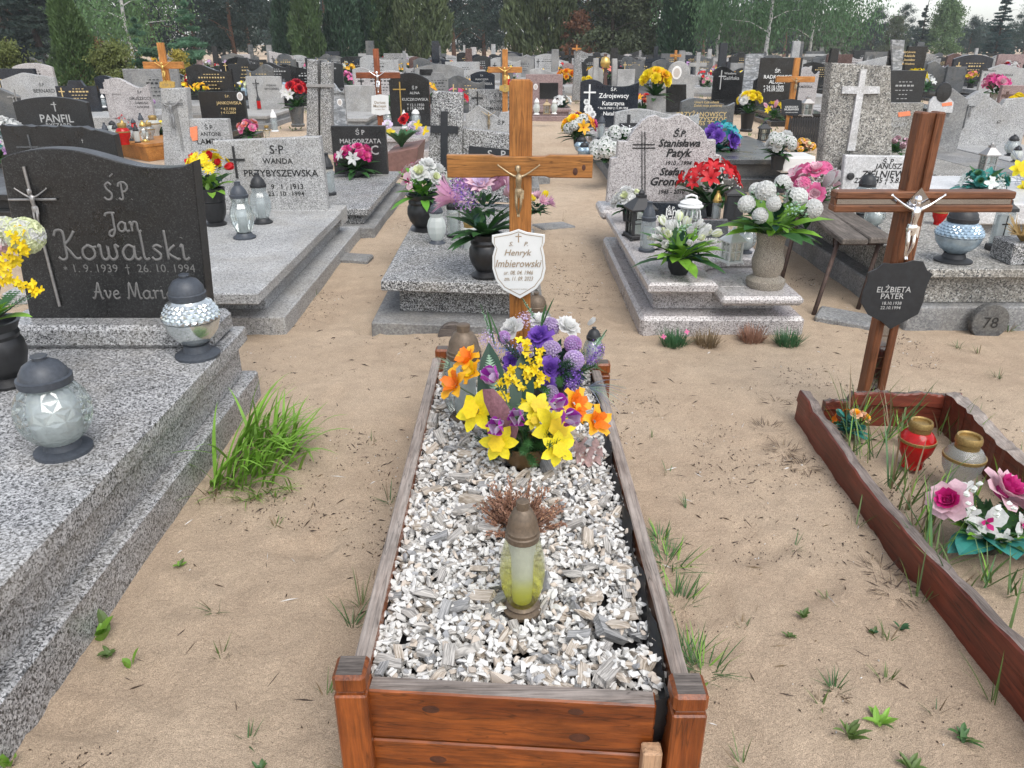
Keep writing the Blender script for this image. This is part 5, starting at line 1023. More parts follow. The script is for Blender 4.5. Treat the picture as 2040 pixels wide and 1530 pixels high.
# pebbles: small white ones and long striped slate chips, dropped on a height grid
def stone_base(seed, elong, rough=.14, n=20):
    r = np.random.default_rng(seed); v = r.normal(size=(n, 3)); v /= np.linalg.norm(v, axis=1, keepdims=True); v *= 1 + r.uniform(-rough, rough, (n, 1)); v *= np.array(elong)
    bm = bmesh.new()
    for p in v: bm.verts.new(p)
    bmesh.ops.convex_hull(bm, input=list(bm.verts)); loose = [q for q in bm.verts if not q.link_faces]; bmesh.ops.delete(bm, geom=loose, context='VERTS'); bmesh.ops.triangulate(bm, faces=list(bm.faces)); bm.verts.index_update()
    V = np.array([tuple(q.co) for q in bm.verts]); Fc = np.array([[q.index for q in f.verts] for f in bm.faces]); bm.free(); return V, Fc
def box_base(seed):
    """angular slate chip: a skewed, chipped bar"""
    r = np.random.default_rng(seed); V = np.array([(x, y, z) for x in (-1, 0, 1) for y in (-1, 1) for z in (-1, 1)], float); V += r.uniform(-.16, .16, V.shape); V[:, 0] += V[:, 1] * r.uniform(-.25, .25); V *= np.array((1, .46, .28))
    f = []
    for a in (0, 4): f += [(a, a + 4, a + 5, a + 1), (a + 2, a + 3, a + 7, a + 6), (a, a + 2, a + 6, a + 4), (a + 1, a + 5, a + 7, a + 3)]
    f += [(0, 1, 3, 2), (8, 10, 11, 9)]; Fc = np.array([t for q in f for t in ((q[0], q[1], q[2]), (q[0], q[2], q[3]))]); return V, Fc
PB = [stone_base(100 + i, (1, .74, .5), .2, 11) for i in range(10)]; SB = [box_base(200 + i) if i % 2 else stone_base(300 + i, (1, .5, .32), .2, 12) for i in range(10)]
def gravel():
    r = np.random.default_rng(42); gxn, gyn = 140, 380; hm = np.zeros((gyn, gxn)); x0, x1, y0, y1 = -.330, .352, 1.275, 3.06
    base = .245; items = []
    occupied = [(.025, 1.517, .036), (-.18, 2.60, .045), (.03, 2.28, .055)]
    def place(kind, s, mi):
        for _ in range(6):
            x, y = r.uniform(x0, x1), r.uniform(y0, y1)
            if all((x - a) ** 2 + (y - b) ** 2 > c * c for a, b, c in occupied): break
        else: return
        # bare patches of liner near the front right
        for bx, by, br in ((.02, 1.39, .035), (.27, 1.43, .05), (.33, 1.5, .035), (.34, 1.7, .03), (.34, 2.2, .03)):
            if (x - bx) ** 2 + ((y - by) * 1.6) ** 2 < br * br and r.random() < .93: return
        i, j = int((y - y0) / (y1 - y0) * (gyn - 1)), int((x - x0) / (x1 - x0) * (gxn - 1)); k = max(1, int(s * .7 / .0048)); a, b, c, d = max(0, i - k), i + k + 1, max(0, j - k), j + k + 1
        h = float(np.percentile(hm[a:b, c:d], 55)); 
        if h > .048: return
        th = s * (.30 if kind else .55); z = base + h + th * .75; hm[a:b, c:d] = np.maximum(hm[a:b, c:d], h + th * 1.1)
        e = Euler((r.normal(0, .28), r.normal(0, .28), r.uniform(0, 6.28))) if kind else Euler((r.normal(0, .5), r.normal(0, .5), r.uniform(0, 6.28))); items.append((kind, s, mi, x, y, z, np.array(e.to_matrix())))
    # white pebbles and slate in drifts
    for _ in range(14500):
        u = r.random()
        if u < .085: place(1, r.uniform(.017, .034) * (1.4 if r.random() < .12 else 1), int(r.choice([0, 1, 2], p=[.5, .3, .2])))
        else: place(0, r.uniform(.0085, .0165), int(r.choice([0, 1, 2], p=[.80, .14, .06])))
    items.append((0, .036, 1, -.035, 1.30, .285, np.eye(3)))
    big = sorted(range(len(items)), key=lambda q: -items[q][1] * (1 if items[q][0] else 1.0) / (items[q][4] + .5)); ind = set(big[:300]); mats = ['pebble_white', 'pebble_cream', 'pebble_grey', 'slate_grey', 'slate_warm', 'slate_dark']; cache = {}
    Vs, Fs, Ms, As, o = [], [], [], [], 0
    for q, (kind, s, mi, x, y, z, R) in enumerate(items):
        b = int(r.integers(0, 10)); V, Fc = (SB if kind else PB)[b]
        if q in ind:
            key = (kind, b, mi)
            if key not in cache:
                me = np_mesh('stone', V, Fc, [mats[mi + 3 * kind]]); at = me.attributes.new('st', 'FLOAT_VECTOR', 'POINT'); at.data.foreach_set('vector', (V * .03 + b).astype(np.float32).ravel()); cache[key] = me
            link('stone', cache[key], cg, Vector((x, y, z)) - cg.location, Matrix(R.tolist()).to_euler(), s)
        else: Vs.append((V * s) @ R.T + np.array((x, y, z)) - np.array(cg.location)); Fs.append(Fc + o); o += len(V); Ms.append(np.full(len(Fc), mi + 3 * kind)); As.append(V * s + q * .37)
    me = np_mesh('pebbles', np.concatenate(Vs), np.concatenate(Fs), mats, np.concatenate(Ms)); at = me.attributes.new('st', 'FLOAT_VECTOR', 'POINT'); at.data.foreach_set('vector', np.concatenate(As).astype(np.float32).ravel()); o = link('pebbles', me, cg); stuff(o); return hm
gravel()
# dried heather clump
hb = thing('dried_heather', 'clump of dried brown heather among the pebbles behind the yellow lantern', 'plant', tuple(P(1032, 1058, .27))); mb = MB(); r = random.Random(9)
for i in range(80):
    a = r.uniform(0, 6.28); ln = r.uniform(.05, 1.45) ** .9; L = r.uniform(.11, .19) * (1 - .2 * ln); d = Vector((math.cos(a) * math.sin(ln), math.sin(a) * math.sin(ln) * .7, math.cos(ln))); p = Vector((math.cos(a) * .02, math.sin(a) * .012, 0)); e = p + d * L; mb.tube([p, e], [.0012, .0008], 'twig_brown', 3, cap=False)
    for k in range(34):
        t = .3 + .7 * k / 34; q = p + d * L * t; s_ = .0105 * (1.15 - .5 * t); o = Vector((r.gauss(0, 1), r.gauss(0, 1), r.gauss(0, 1))).normalized(); c = q + o * .004; u = o.orthogonal().normalized() * s_ * .55; mb.add([c - u, c + u, c + o * s_ + d * s_ * .8], [(0, 1, 2)], 'heather'); u2 = o.cross(u).normalized() * s_ * .55; mb.add([c - u2, c + u2, c + o * s_ * .6 + d * s_], [(0, 1, 2)], 'heather' if k % 4 else 'p_peach')
link('sprigs', mb.mesh('sprigs'), hb)
# lanterns on the central grave
# ------------------------------------------------------------------ lanterns and flowers of the near graves
def grad_glass():
    m = thin_glass('glass_yellow_grad', (.95, .93, .2), .05, .9, .05, 60); n, l = m.node_tree.nodes, m.node_tree.links; tc = n.new('ShaderNodeTexCoord'); sx = n.new('ShaderNodeSeparateXYZ'); l.new(tc.outputs['Object'], sx.inputs[0])
    r = ramp(n, [(.10, (.80, .78, .03)), (.26, (.93, .92, .22)), (.42, (.95, .96, .86))]); l.new(sx.outputs[2], r.inputs[0])
    for q in n:
        if q.type in ('BSDF_TRANSPARENT', 'BSDF_DIFFUSE', 'BSDF_TRANSLUCENT'): l.new(r.outputs[0], q.inputs[0])
grad_glass()
def lan(kind, px, py, z, top, label, **k):
    c = P(px, py, z); h = D(px, top, c.y).z - z; return lantern(kind, c.x, c.y, z, h, label, **k)
lan('tulip', 1040, 1214, .282, 997, 'tall bronze-lidded lantern with yellow-green glass standing among the pebbles', lid='bronze_plastic', glass='glass_yellow_grad', wsc=.74)
lan('tulip', 928, 838, .262, 646, 'tall clear glass lantern with bronze lid behind the orange flowers', lid='bronze_plastic', glass='glass_cut', wsc=.95)
lan('mirror', 1067, 700, .0, 582, 'dark studded lantern half hidden behind the central cross', lid='bronze_plastic', glass='pewter', wsc=.7)
lan('globe', 1180, 735, .262, 652, 'black-lidded glass lantern behind the purple flowers', wsc=.7)
lan('globe', 128, 898, .38, 708, 'round cut-glass lantern with black lid at the left slab edge', lid='slate_plastic', glass='glass_cut', rz=.3)
lan('mirror', 395, 708, .38, 546, 'mirrored studded globe lantern before the dark wavy headstone', lid='slate_plastic', glass='mirror_glass', wsc=.86)
lan('urn', 488, 474, .33, 362, 'cut-glass lantern in front of the light grey headstone, nearer one', lid='slate_plastic')
lan('urn', 524, 444, .33, 345, 'fluted glass lantern in front of the light grey headstone, farther one', glass='glass_smoke')
lan('cylinder', 657, 388, .25, 305, 'tall smoky glass lantern at the left of the dark square headstone', glass='glass_smoke')
lan('urn', 871, 486, .305, 400, 'frosted lantern with a drawn rose on the speckled slab', lid='slate_plastic', glass='glass_frosted')
lan('cylinder', 905, 473, .305, 382, 'clear glass lantern with gold foot behind the frosted one', lid='black_gloss', glass='glass_clear')
lan('jar', 936, 495, .305, 440, 'small white glass lantern between frosted lantern and black vase', glass='glass_frosted', lid='white_plastic')
lan('house', 1272, 474, .33, 378, 'black metal lantern house on the rosy granite slab', lid='iron_black', glass='glass_clear', rz=.2)
lan('cylinder', 1288, 500, .33, 402, 'hexagonal glass lantern with black lid beside the lantern house', lid='slate_plastic', glass='glass_smoke')
lan('lantern_round', 1371, 462, .33, 388, 'white rounded lantern with ribs and handle before the rounded headstone', lid='white_plastic', glass='glass_clear', wsc=1.1)
lan('slab', 1458, 446, .33, 372, 'black box lantern with a cross on top beside the red flowers', lid='iron_black', glass='plaque_black', wsc=1.5)
lan('cylinder', 1425, 440, .33, 380, 'glass lantern with gold lid under the red flowers', lid='gold', glass='glass_smoke')
lan('house', 1455, 524, .33, 452, 'small white lantern house in front of the grey plate', lid='white_plastic', glass='glass_clear', rz=.35, wsc=.95)
lan('globe', 1482, 503, .33, 440, 'clear globe lantern behind the stone vase', lid='slate_plastic')
lan('mirror', 1898, 520, .39, 408, 'blue iridescent studded globe lantern on the weathered slab', lid='black_plastic', glass='iris_glass', wsc=1.05)
lan('globe', 1738, 455, .39, 395, 'clear glass lantern with red candle left behind the right cross', lid='slate_plastic')
lan('mirror', 1715, 440, .39, 343, 'black domed lantern in front of the white name plate', lid='black_plastic', glass='glass_smoke', wsc=.7)
lan('jar', 1868, 447, .39, 405, 'bright red glass lantern behind the blue globe', glass='red_glass', lid='gold')
lan('slab', 1985, 498, .39, 398, 'flat glass lantern printed with a black cross, right of the blue globe', lid='black_plastic', glass='glass_smoke', wsc=1.0)
lan('globe', 1922, 452, .39, 420, 'clear globe lantern just behind the blue iridescent one', lid='black_plastic')
lan('jar', 1815, 928, .0, 838, 'red glass jar lantern with gold rim in the sandy frame grave', glass='red_glass', lid='brass_dull', wsc=1.0)
lan('jar', 1905, 968, .0, 868, 'clear glass jar lantern with gold rim beside the red one', glass='glass_smoke', lid='brass_dull', wsc=1.0)
# ---- helper for flower groups given by photo pixels
HS = dict(mum=1.22, rose=1.3, fluff=1.15, daffodil=1.12, freesia=1.2, tulip=1.75, hydrangea=1.0)
def group_heads(root, items, ctr, Yf):
    for kind, c1, c2, px, py, size, *rest in items:
        Y = Yf(py) + (rest[0] if rest else 0); p = D(px, py, Y); o = (p - Vector(ctr)); o.z *= .6; d = o.normalized() * .75 + Vector((0, -.62, .42)); head(root, kind, c1, c2, p, d, size * HS.get(kind, 1.15) / PXM(p), random.uniform(0, 6))
# yellow and orange arrangement
c1 = P(1045, 924, .278); fy = thing('flower_arrangement', 'arrangement of yellow daffodils, orange freesias and purple tulips in a brown pot', 'flowers', tuple(c1), 'grave flowers')
vase(fy, 'bowl', .085, 'pot_brown', 1.15, 'pot')
Y1 = lambda py: 2.48 + (2.16 - 2.48) * (py - 720) / 170
group_heads(fy, [('freesia', 'p_orange', 'p_deeporange', 935, 720, 52), ('freesia', 'p_orange', 'p_deeporange', 909, 768, 56), ('freesia', 'p_orange', 'p_yellow', 942, 745, 46), ('daffodil', 'p_daff', 'p_yellow', 950, 819, 80), ('daffodil', 'p_daff', 'p_yellow', 994, 882, 70), ('daffodil', 'p_daff', 'p_yellow', 1104, 852, 88), ('daffodil', 'p_daff', 'p_yellow', 1110, 893, 66), ('daffodil', 'p_daff', 'p_yellow', 1068, 812, 62),
    ('daffodil', 'p_daff', 'p_yellow', 1063, 838, 34), ('tulip', 'p_tulip', 'p_palelilac', 979, 750, 36, -.12), ('tulip', 'p_tulip', 'p_palelilac', 990, 849, 36, -.08), ('tulip', 'p_tulip', 'p_palelilac', 1030, 832, 36, -.1), ('tulip', 'p_tulip', 'p_palelilac', 1107, 804, 36, -.12), ('tulip', 'p_tulip', 'p_palelilac', 1133, 834, 38, -.12),
    ('freesia', 'p_orange', 'p_deeporange', 1143, 804, 54), ('freesia', 'p_orange', 'p_deeporange', 1184, 840, 54), ('freesia', 'p_orange', 'p_deeporange', 1148, 826, 34)], (c1.x, c1.y + .1, .36), Y1)
mb = MB(); r = random.Random(3)
for px, py, tx, ty, W in ((985, 800, 975, 690, 58), (1035, 790, 1045, 700, 48)):
    a, b = D(px, py + 70, 2.36), D(tx, ty, 2.50); leaf_blade(mb, a, b - a, (b - a).length * 1.05, W / 560, 'leaf_dark', .25, .25, 6)
for i in range(30):
    a = r.uniform(0, 6.28); d = Vector((math.cos(a), math.sin(a), r.uniform(.05, .9))); needle_spray(mb, c1 + Vector((0, 0, .06)), d, r.uniform(.11, .19), 'needle_green' if i % 2 else 'leaf_green', 90, .03, .0022, r)
for i in range(9): a = r.uniform(0, 6.28); fern(mb, c1 + Vector((0, .05, .08)), Vector((math.cos(a), math.sin(a) * .7, .9)), .2, .07, 'leaf_green', 12)
fern(mb, D(985, 790, 2.3), D(975, 700, 2.4) - D(985, 790, 2.3), .16, .05, 'leaf_mint', 14)
for px, py in ((935, 722), (910, 768), (979, 750), (950, 819), (1143, 804), (1184, 840), (1104, 852), (1030, 832), (990, 849)):
    e = D(px, py, Y1(py)); mb.tube([c1 + Vector((0, 0, .06)), c1.lerp(e, .6) + Vector((0, .02, .05)), e], .0025, 'stem_green', 4, cap=False)
link('foliage', mb.mesh('foliage', False, fy.location), fy)
# forsythia sprays
for k, chain in enumerate((((1052, 800), (1046, 755), (1062, 735), (1072, 700), (1062, 715), (1044, 700), (1040, 684), (1050, 690), (1058, 738), (1070, 748), (1080, 755), (1064, 760), (1052, 745), (1040, 775), (1046, 728), (1076, 722)), ((1000, 800), (1005, 790), (1000, 772), (1008, 757), (1014, 742), (1016, 752), (1004, 780), (1010, 765)))):
    pts = [D(x, y, 2.42 + .0006 * (800 - y)) for x, y in chain]; mb = MB(); mb.tube([c1 + Vector((0, .02, .05))] + sorted(pts, key=lambda q: q.z), .0016, 'twig_brown', 4, cap=False); sp = link('forsythia_spray', mb.mesh('spray', False, fy.location), fy)
    for p in pts:
        for j in range(3): q = p + Vector((r.gauss(0, .012), r.gauss(0, .006), r.gauss(0, .01))); head(sp, 'four', 'p_yellow', 'p_yellow', q, (r.gauss(0, .6), -1, r.gauss(.5, .5)), r.uniform(.026, .036), r.uniform(0, 6), name='blossom')
mb = MB(); pts = [D(x, y, 2.24 - .0003 * (y - 770)) for x, y in ((972, 775), (985, 800), (1000, 830), (1015, 855), (1022, 878))]; wd = (.018, .034, .038, .03, .008); vs = []
for p, q in zip(pts, wd): vs += [p + Vector((-q, 0, 0)), p + Vector((0, -.014, .006)), p + Vector((q, .004, 0))]
mb.add(vs, [(3 * i + j, 3 * i + j + 1, 3 * i + 4 + j, 3 * i + 3 + j) for i in range(4) for j in (0, 1)], 'mesh_purple'); link('mesh_leaf', mb.mesh('ml', True, fy.location), fy)
mb = MB(); N = 9; rr = random.Random(2); vs = []
for i in range(N):
    for j in range(N): q = P(1138 + 55 * i / (N - 1) + 12 * j / (N - 1), 888 + 50 * j / (N - 1) - 8 * i / (N - 1), .285); vs.append(q + Vector((0, 0, .012 + .012 * math.sin(i * 1.9 + j * 1.3) + .008 * rr.random())))
mb.add(vs, [(i * N + j, i * N + j + 1, i * N + N + j + 1, i * N + N + j) for i in range(N - 1) for j in range(N - 1) if (i, j) not in ((0, 0), (0, 7), (7, 0), (7, 7), (7, 6))], 'sinamay'); link('mesh_ribbon', mb.mesh('rb', True, fy.location), fy)
# purple arrangement
c2 = P(1095, 800, .268); fp = thing('flower_arrangement', 'arrangement of lilac pompons, violet roses and white roses at the foot of the central cross', 'flowers', tuple(c2), 'grave flowers'); vase(fp, 'bowl', .08, 'black_plastic', 1.2, 'pot')
Y2 = lambda py: 3.0 + (2.66 - 3.0) * (py - 640) / 150
group_heads(fp, [('mum', 'p_lilac', 'p_palelilac', 1098, 699, 44), ('mum', 'p_lilac', 'p_palelilac', 1143, 718, 44), ('mum', 'p_palelilac', 'p_lilac', 1096, 651, 40), ('mum', 'p_mauve', 'p_lilac', 1141, 686, 38), ('mum', 'p_lilac', 'p_palelilac', 1097, 783, 34), ('mum', 'p_mauve', 'p_palelilac', 1046, 700, 38), ('mum', 'p_mauve', 'p_lilac', 1004, 672, 28), ('fluff', 'p_palelilac', 'p_lilac', 1047, 640, 42),
    ('rose', 'p_purple', 'p_purple', 1076, 673, 46), ('rose', 'p_purple', 'p_purple', 1096, 736, 42), ('rose', 'p_purple', 'p_purple', 1090, 764, 30), ('rose', 'p_purple', 'p_purple', 1020, 722, 34), ('rose', 'p_white', 'p_white', 1022, 655, 42), ('rose', 'p_white', 'p_white', 1076, 641, 36), ('rose', 'p_white', 'p_white', 1130, 653, 44), ('bud', 'p_white', 'p_white', 1178, 641, 24), ('bud', 'p_white', 'p_white', 1061, 706, 18, -.1),
    ('fluff', 'p_purple', 'p_lilac', 1187, 697, 40), ('fluff', 'p_purple', 'p_purple', 1140, 752, 46), ('fluff', 'p_purple', 'p_lilac', 1137, 772, 36), ('fluff', 'p_purple', 'p_lilac', 1177, 720, 30), ('fluff', 'p_lilac', 'p_blue', 1018, 702, 46), ('fluff', 'p_lilac', 'p_palelilac', 972, 676, 40), ('fluff', 'p_lilac', 'p_blue', 985, 695, 36)], (c2.x, c2.y + .12, .36), Y2)
mb = MB()
for i in range(46):
    a = r.uniform(0, 6.28); d = Vector((math.cos(a), math.sin(a), r.uniform(.25, 1.1))); needle_spray(mb, c2 + Vector((r.gauss(0, .05), .08 + r.gauss(0, .05), .08)), d, r.uniform(.13, .23), 'needle_green' if i % 3 else 'leaf_green', 80, .032, .0024, r)
for (x0, y0), (x1, y1), Y in (((980, 672), (957, 606), 2.98), ((1066, 636), (1040, 594), 3.0), ((1186, 690), (1209, 657), 2.85)):
    a, b = D(x0, y0, Y), D(x1, y1, Y); mb.tube([a, b], .002, 'stem_green', 4)
    for k in range(46):
        t = k / 46; q = a.lerp(b, t); s_ = .016 * (1.1 - t * .8); o = Vector((r.gauss(0, 1), r.gauss(0, 1), .3)).normalized(); u = o.orthogonal().normalized() * s_ * .35; mb.add([q + u, q - u, q + o * s_ + (b - a).normalized() * s_ * .5], [(0, 1, 2)], 'leaf_mint')
for px, py, tx, ty in ((985, 690, 970, 615), (1000, 690, 975, 622), (1080, 650, 1104, 591), (1078, 650, 1088, 605), (1165, 725, 1212, 742)):
    a, b = D(px, py, 2.9), D(tx, ty, 2.92); leaf_blade(mb, a, b - a, (b - a).length, .014, 'leaf_green', .1, .3, 5)
for i in range(30):
    a = D(1172, 770, 2.55); b = D(r.uniform(1195, 1252), r.uniform(755, 825), 2.5 + r.uniform(-.05, .05)); mb.tube([a, a.lerp(b, .5) + Vector((0, 0, .012)), b], [.0011, .0009, .0003], 'grass_blue' if i % 3 else 'leaf_mint', 3, cap=False)
for i in range(14):
    a = D(905, 735, 2.6); b = D(r.uniform(865, 890), r.uniform(708, 740), 2.6); mb.tube([a, a.lerp(b, .5) + Vector((0, 0, .008)), b], [.0011, .0009, .0003], 'leaf_mint', 3, cap=False)
for i in range(60):
    d = Vector((r.gauss(0, 1), r.gauss(0, .8), abs(r.gauss(.3, .7)))).normalized(); leaf_blade(mb, c2 + Vector((d.x * .08, .1 + d.y * .07, .08 + d.z * .06)), d, r.uniform(.06, .12), .04, 'leaf_dark' if i % 2 else 'needle_green', .5, .25, 3)
link('foliage', mb.mesh('foliage', False, fp.location), fp)
# flowers in the black vase, left edge
c = P(18, 764, .38); fl = thing('flower_vase', 'black vase with cream hydrangea and yellow blossom at the left edge', 'flowers', tuple(c), 'grave flowers'); vase(fl, 'urn', .26, 'black_vase', .86)
mb = MB(); cc = c + Vector((0, 0, .25)); r = random.Random(8)
for px, py, W, L in ((80, 600, .06, .2), (60, 545, .06, .16), (30, 540, .05, .15)): b = D(px, py, c.y - .05); leaf_blade(mb, cc, b - cc, L, W, 'leaf_grass', .5, .3, 6)
for i in range(8): a = r.uniform(0, 6.28); fern(mb, cc, Vector((math.cos(a), math.sin(a), .8)), .18, .06, 'leaf_green', 12)
link('foliage', mb.mesh('f', False, fl.location), fl); group_heads(fl, [('hydrangea', 'p_cream', 'p_white', 50, 470, 92), ('hydrangea', 'p_palepink', 'p_white', -12, 478, 80), ('hydrangea', 'p_cream', 'p_white', 10, 455, 60)], (c.x, c.y + .05, .7), lambda y: c.y)
for k, chain in enumerate((((35, 465), (28, 475), (38, 485), (20, 500), (25, 515), (10, 512), (18, 530), (28, 520), (5, 540), (40, 508), (48, 500), (55, 495)), ((30, 570), (38, 568), (60, 570), (68, 578), (74, 580), (12, 555), (20, 545), (2, 560)))):
    pts = [D(x, y, c.y - .06) for x, y in chain]; mb = MB(); mb.tube([cc, pts[3], pts[0]], .0016, 'twig_brown', 4, cap=False); sp = link('forsythia_spray', mb.mesh('spray', False, fl.location), fl)
    for p in pts:
        for j in range(3): head(sp, 'four', 'p_yellow', 'p_yellow', p + Vector((r.gauss(0, .012), r.gauss(0, .006), r.gauss(0, .012))), (r.gauss(0, .6), -1, r.gauss(.4, .5)), r.uniform(.03, .042), r.uniform(0, 6), name='blossom')
# flowers in vases, generic makers for the near ground
def vb(label, px, py, z, vtop, Rpx, heads, n, vk='urn', vm='black_vase', **k):
    c = P(px, py, z); vh = D(px, vtop, c.y).z - z; R = Rpx / PXM(c); return bouquet(label, tuple(c), R, heads, n, vk=vk, vh=vh, vmat=vm, **k)
Yl, Rd, Wt = ('gerbera', 'p_yellow', 'p_daff'), ('tulip', 'p_red', 'p_red'), ('rose', 'p_white', 'p_white')
vb('black vase with yellow gerberas and red tulips left of the light grey headstone', 431, 448, .33, 374, 46, [Yl, Yl, Yl, Rd], 20, 'cup', leaf='leaf_grass', lo=False, size=.22, tall=.85, seed=1, wsc=.78, nleaf=24)
vb('low bouquet of pink and white roses in a dish before the dark square headstone', 710, 352, .25, 338, 38, [('rose', 'p_pink', 'p_magenta'), ('lily', 'p_white', 'p_white'), ('rose', 'p_magenta', 'p_pink')], 13, 'bowl', 'black_plastic', wsc=2.0, leaf='leaf_green', flat=.6, seed=2, leafL=1.1, size=.30, nleaf=26)
vb('black vase with white roses and variegated leaves on the speckled slab', 846, 461, .305, 386, 48, [Wt, ('orchid', 'p_palepink', 'p_magenta'), ('rose', 'p_white', 'p_cream')], 9, 'urn', leaf='leaf_variegated', lo=False, fl='filler_white', seed=3, leafL=1.25, size=.34, wsc=1.05)
vb('black vase with pink and violet proteas beside the central cross', 968, 550, .305, 464, 66, [('protea', 'p_rosemauve', 'p_palepink'), ('fluff', 'p_mauve', 'p_purple'), ('protea', 'p_palepink', 'p_palelilac')], 10, 'urn', leaf='leaf_green', lo=False, seed=4, size=.46, tall=.95, nleaf=36, wsc=.9)
vb('small black pot of white roses at the left edge of the rosy slab', 1250, 440, .345, 418, 30, [Wt, ('rose', 'p_white', 'p_cream')], 9, 'pot', 'black_plastic', lo=False, seed=5, size=.42)
vb('spreading bouquet of red lilies before the rounded headstone', 1412, 430, .33, 404, 62, [('lily', 'p_red', 'p_darkred')], 17, 'pot', 'black_plastic', leaf='leaf_green', lo=False, fl='filler_white', seed=6, size=.25, flat=.7, tall=.55, nleaf=24)
vb('low bouquet of white tulips in a black oval pot on the rosy slab', 1352, 545, .33, 515, 72, [('tulip', 'p_white', 'p_cream'), ('tulip', 'p_white', 'p_white'), ('bud', 'p_white', 'p_white')], 28, 'bowl', 'black_plastic', leaf='leaf_lime', lo=False, fl='leaf_mint', seed=7, size=.145, flat=.62, tall=.42, nleaf=30)
vb('stone vase with white pompons and lime green leaves at the slab corner', 1523, 570, .262, 462, 76, [('hydrangea', 'p_white', 'p_white')], 10, 'stone', 'terrazzo_beige', leaf='leaf_lime', lo=False, fl='leaf_mint', seed=8, size=.24, flat=.75, tall=.5, leafL=1.15, nleaf=26, wsc=.62, leafW=.5)
vb('pink peonies and white tulip in a terrazzo holder behind the bench', 1607, 430, .33, 415, 62, [('rose', 'p_pink', 'p_palepink'), ('hydrangea', 'p_pink', 'p_palepink'), ('lily', 'p_palepink', 'p_pink'), ('bud', 'p_white', 'p_palepink')], 9, None, leaf='leaf_green', lo=False, fl='filler_white', seed=9, size=.34, tall=.7, nleaf=26)
c = P(1965, 1095, .0); fw = thing('flower_arrangement', 'green arrangement with pink roses and a white orchid in the sandy frame grave', 'flowers', (c.x, c.y, .0), 'grave flowers'); vase(fw, 'bowl', .06, 'black_plastic', 1.1, 'pot'); mb = MB(); r = random.Random(31)
for (px, py), W in (((1885, 1010), .1), ((1870, 1060), .09), ((1905, 1105), .12), ((1960, 1118), .12), ((2030, 1110), .12), ((2060, 1060), .1)): b = D(px, py, c.y - .02); a_ = c + Vector((0, 0, .05)); leaf_blade(mb, a_, Vector((b.x - a_.x, b.y - a_.y - .05, .04)), .19, W, 'leaf_teal', .7, .2, 6)
for i in range(70): a_ = r.uniform(0, 6.28); d = Vector((math.cos(a_), math.sin(a_), r.uniform(.3, 1.5))); leaf_blade(mb, c + Vector((d.x * .05, d.y * .05, .06)), d, r.uniform(.07, .13), .028, 'leaf_green' if i % 3 else 'leaf_lime', .6, .25, 3)
for i in range(14): a_ = r.uniform(0, 6.28); fern(mb, c + Vector((0, 0, .07)), Vector((math.cos(a_), math.sin(a_), .8)), .15, .05, 'leaf_green', 10)
for px, py in ((1925, 985), (1940, 975), (1930, 1000), (1950, 965), (2010, 1005), (1990, 1010), (2022, 1010), (1985, 1025), (1935, 1015)): tuft_balls(mb, D(px, py, c.y - .04), 3, .008, .009, 'filler_white', r)
link('foliage', mb.mesh('f', False, fw.location), fw)
group_heads(fw, [('rose', 'p_palepink', 'p_magenta', 1891, 998, 66), ('rose', 'p_palepink', 'p_magenta', 1997, 980, 80), ('orchid', 'p_white', 'p_magenta', 1966, 1042, 74), ('four', 'p_white', 'p_white', 1935, 1022, 34), ('four', 'p_white', 'p_white', 2000, 1070, 34), ('four', 'p_white', 'p_white', 1930, 970, 30), ('orchid', 'p_white', 'p_magenta', 2035, 1045, 50), ('rose', 'p_palepink', 'p_magenta', 2060, 1010, 70)], (c.x, c.y + .05, .08), lambda y: c.y + .12 - .2 * (y - 960) / 120)
vb('faded small bouquet of peach roses and teal sprigs in the broken frame corner', 1690, 862, .02, 855, 34, [('rose', 'p_peach', 'p_orange'), ('four', 'p_deeporange', 'p_orange'), ('bud', 'leaf_teal', 'leaf_mint')], 9, None, leaf='leaf_teal', lo=False, seed=13, size=.36, tall=.6)
vb('teal leaf wreath with small white flowers on the white slab at right', 1955, 378, .42, 374, 48, [('four', 'filler_white', 'p_white'), ('rose', 'leaf_teal', 'leaf_bluegreen')], 16, None, leaf='leaf_teal', seed=14, size=.22, flat=.35, tall=.2, fl='filler_white')
c = P(2028, 522, .39); pb = thing('stone_planter', 'square terrazzo planter with dry straw-coloured plant at the right edge', 'planter', tuple(c), 'grave flowers'); mb = MB(); mb.bbox(-.10, .16, -.08, .14, 0, .13, .006, 'terrazzo_bw'); link('trough', mb.mesh('t'), pb); mb = MB(); r = random.Random(2)
for i in range(130): a = r.uniform(0, 6.28); mb.tube([(0, 0, .11), (math.cos(a) * .05, math.sin(a) * .05, .17), (math.cos(a) * r.uniform(.05, .13), math.sin(a) * .1, r.uniform(.17, .28))], [.003, .004, .001], 'straw', 3, cap=False)
link('dry_plant', mb.mesh('d'), pb)
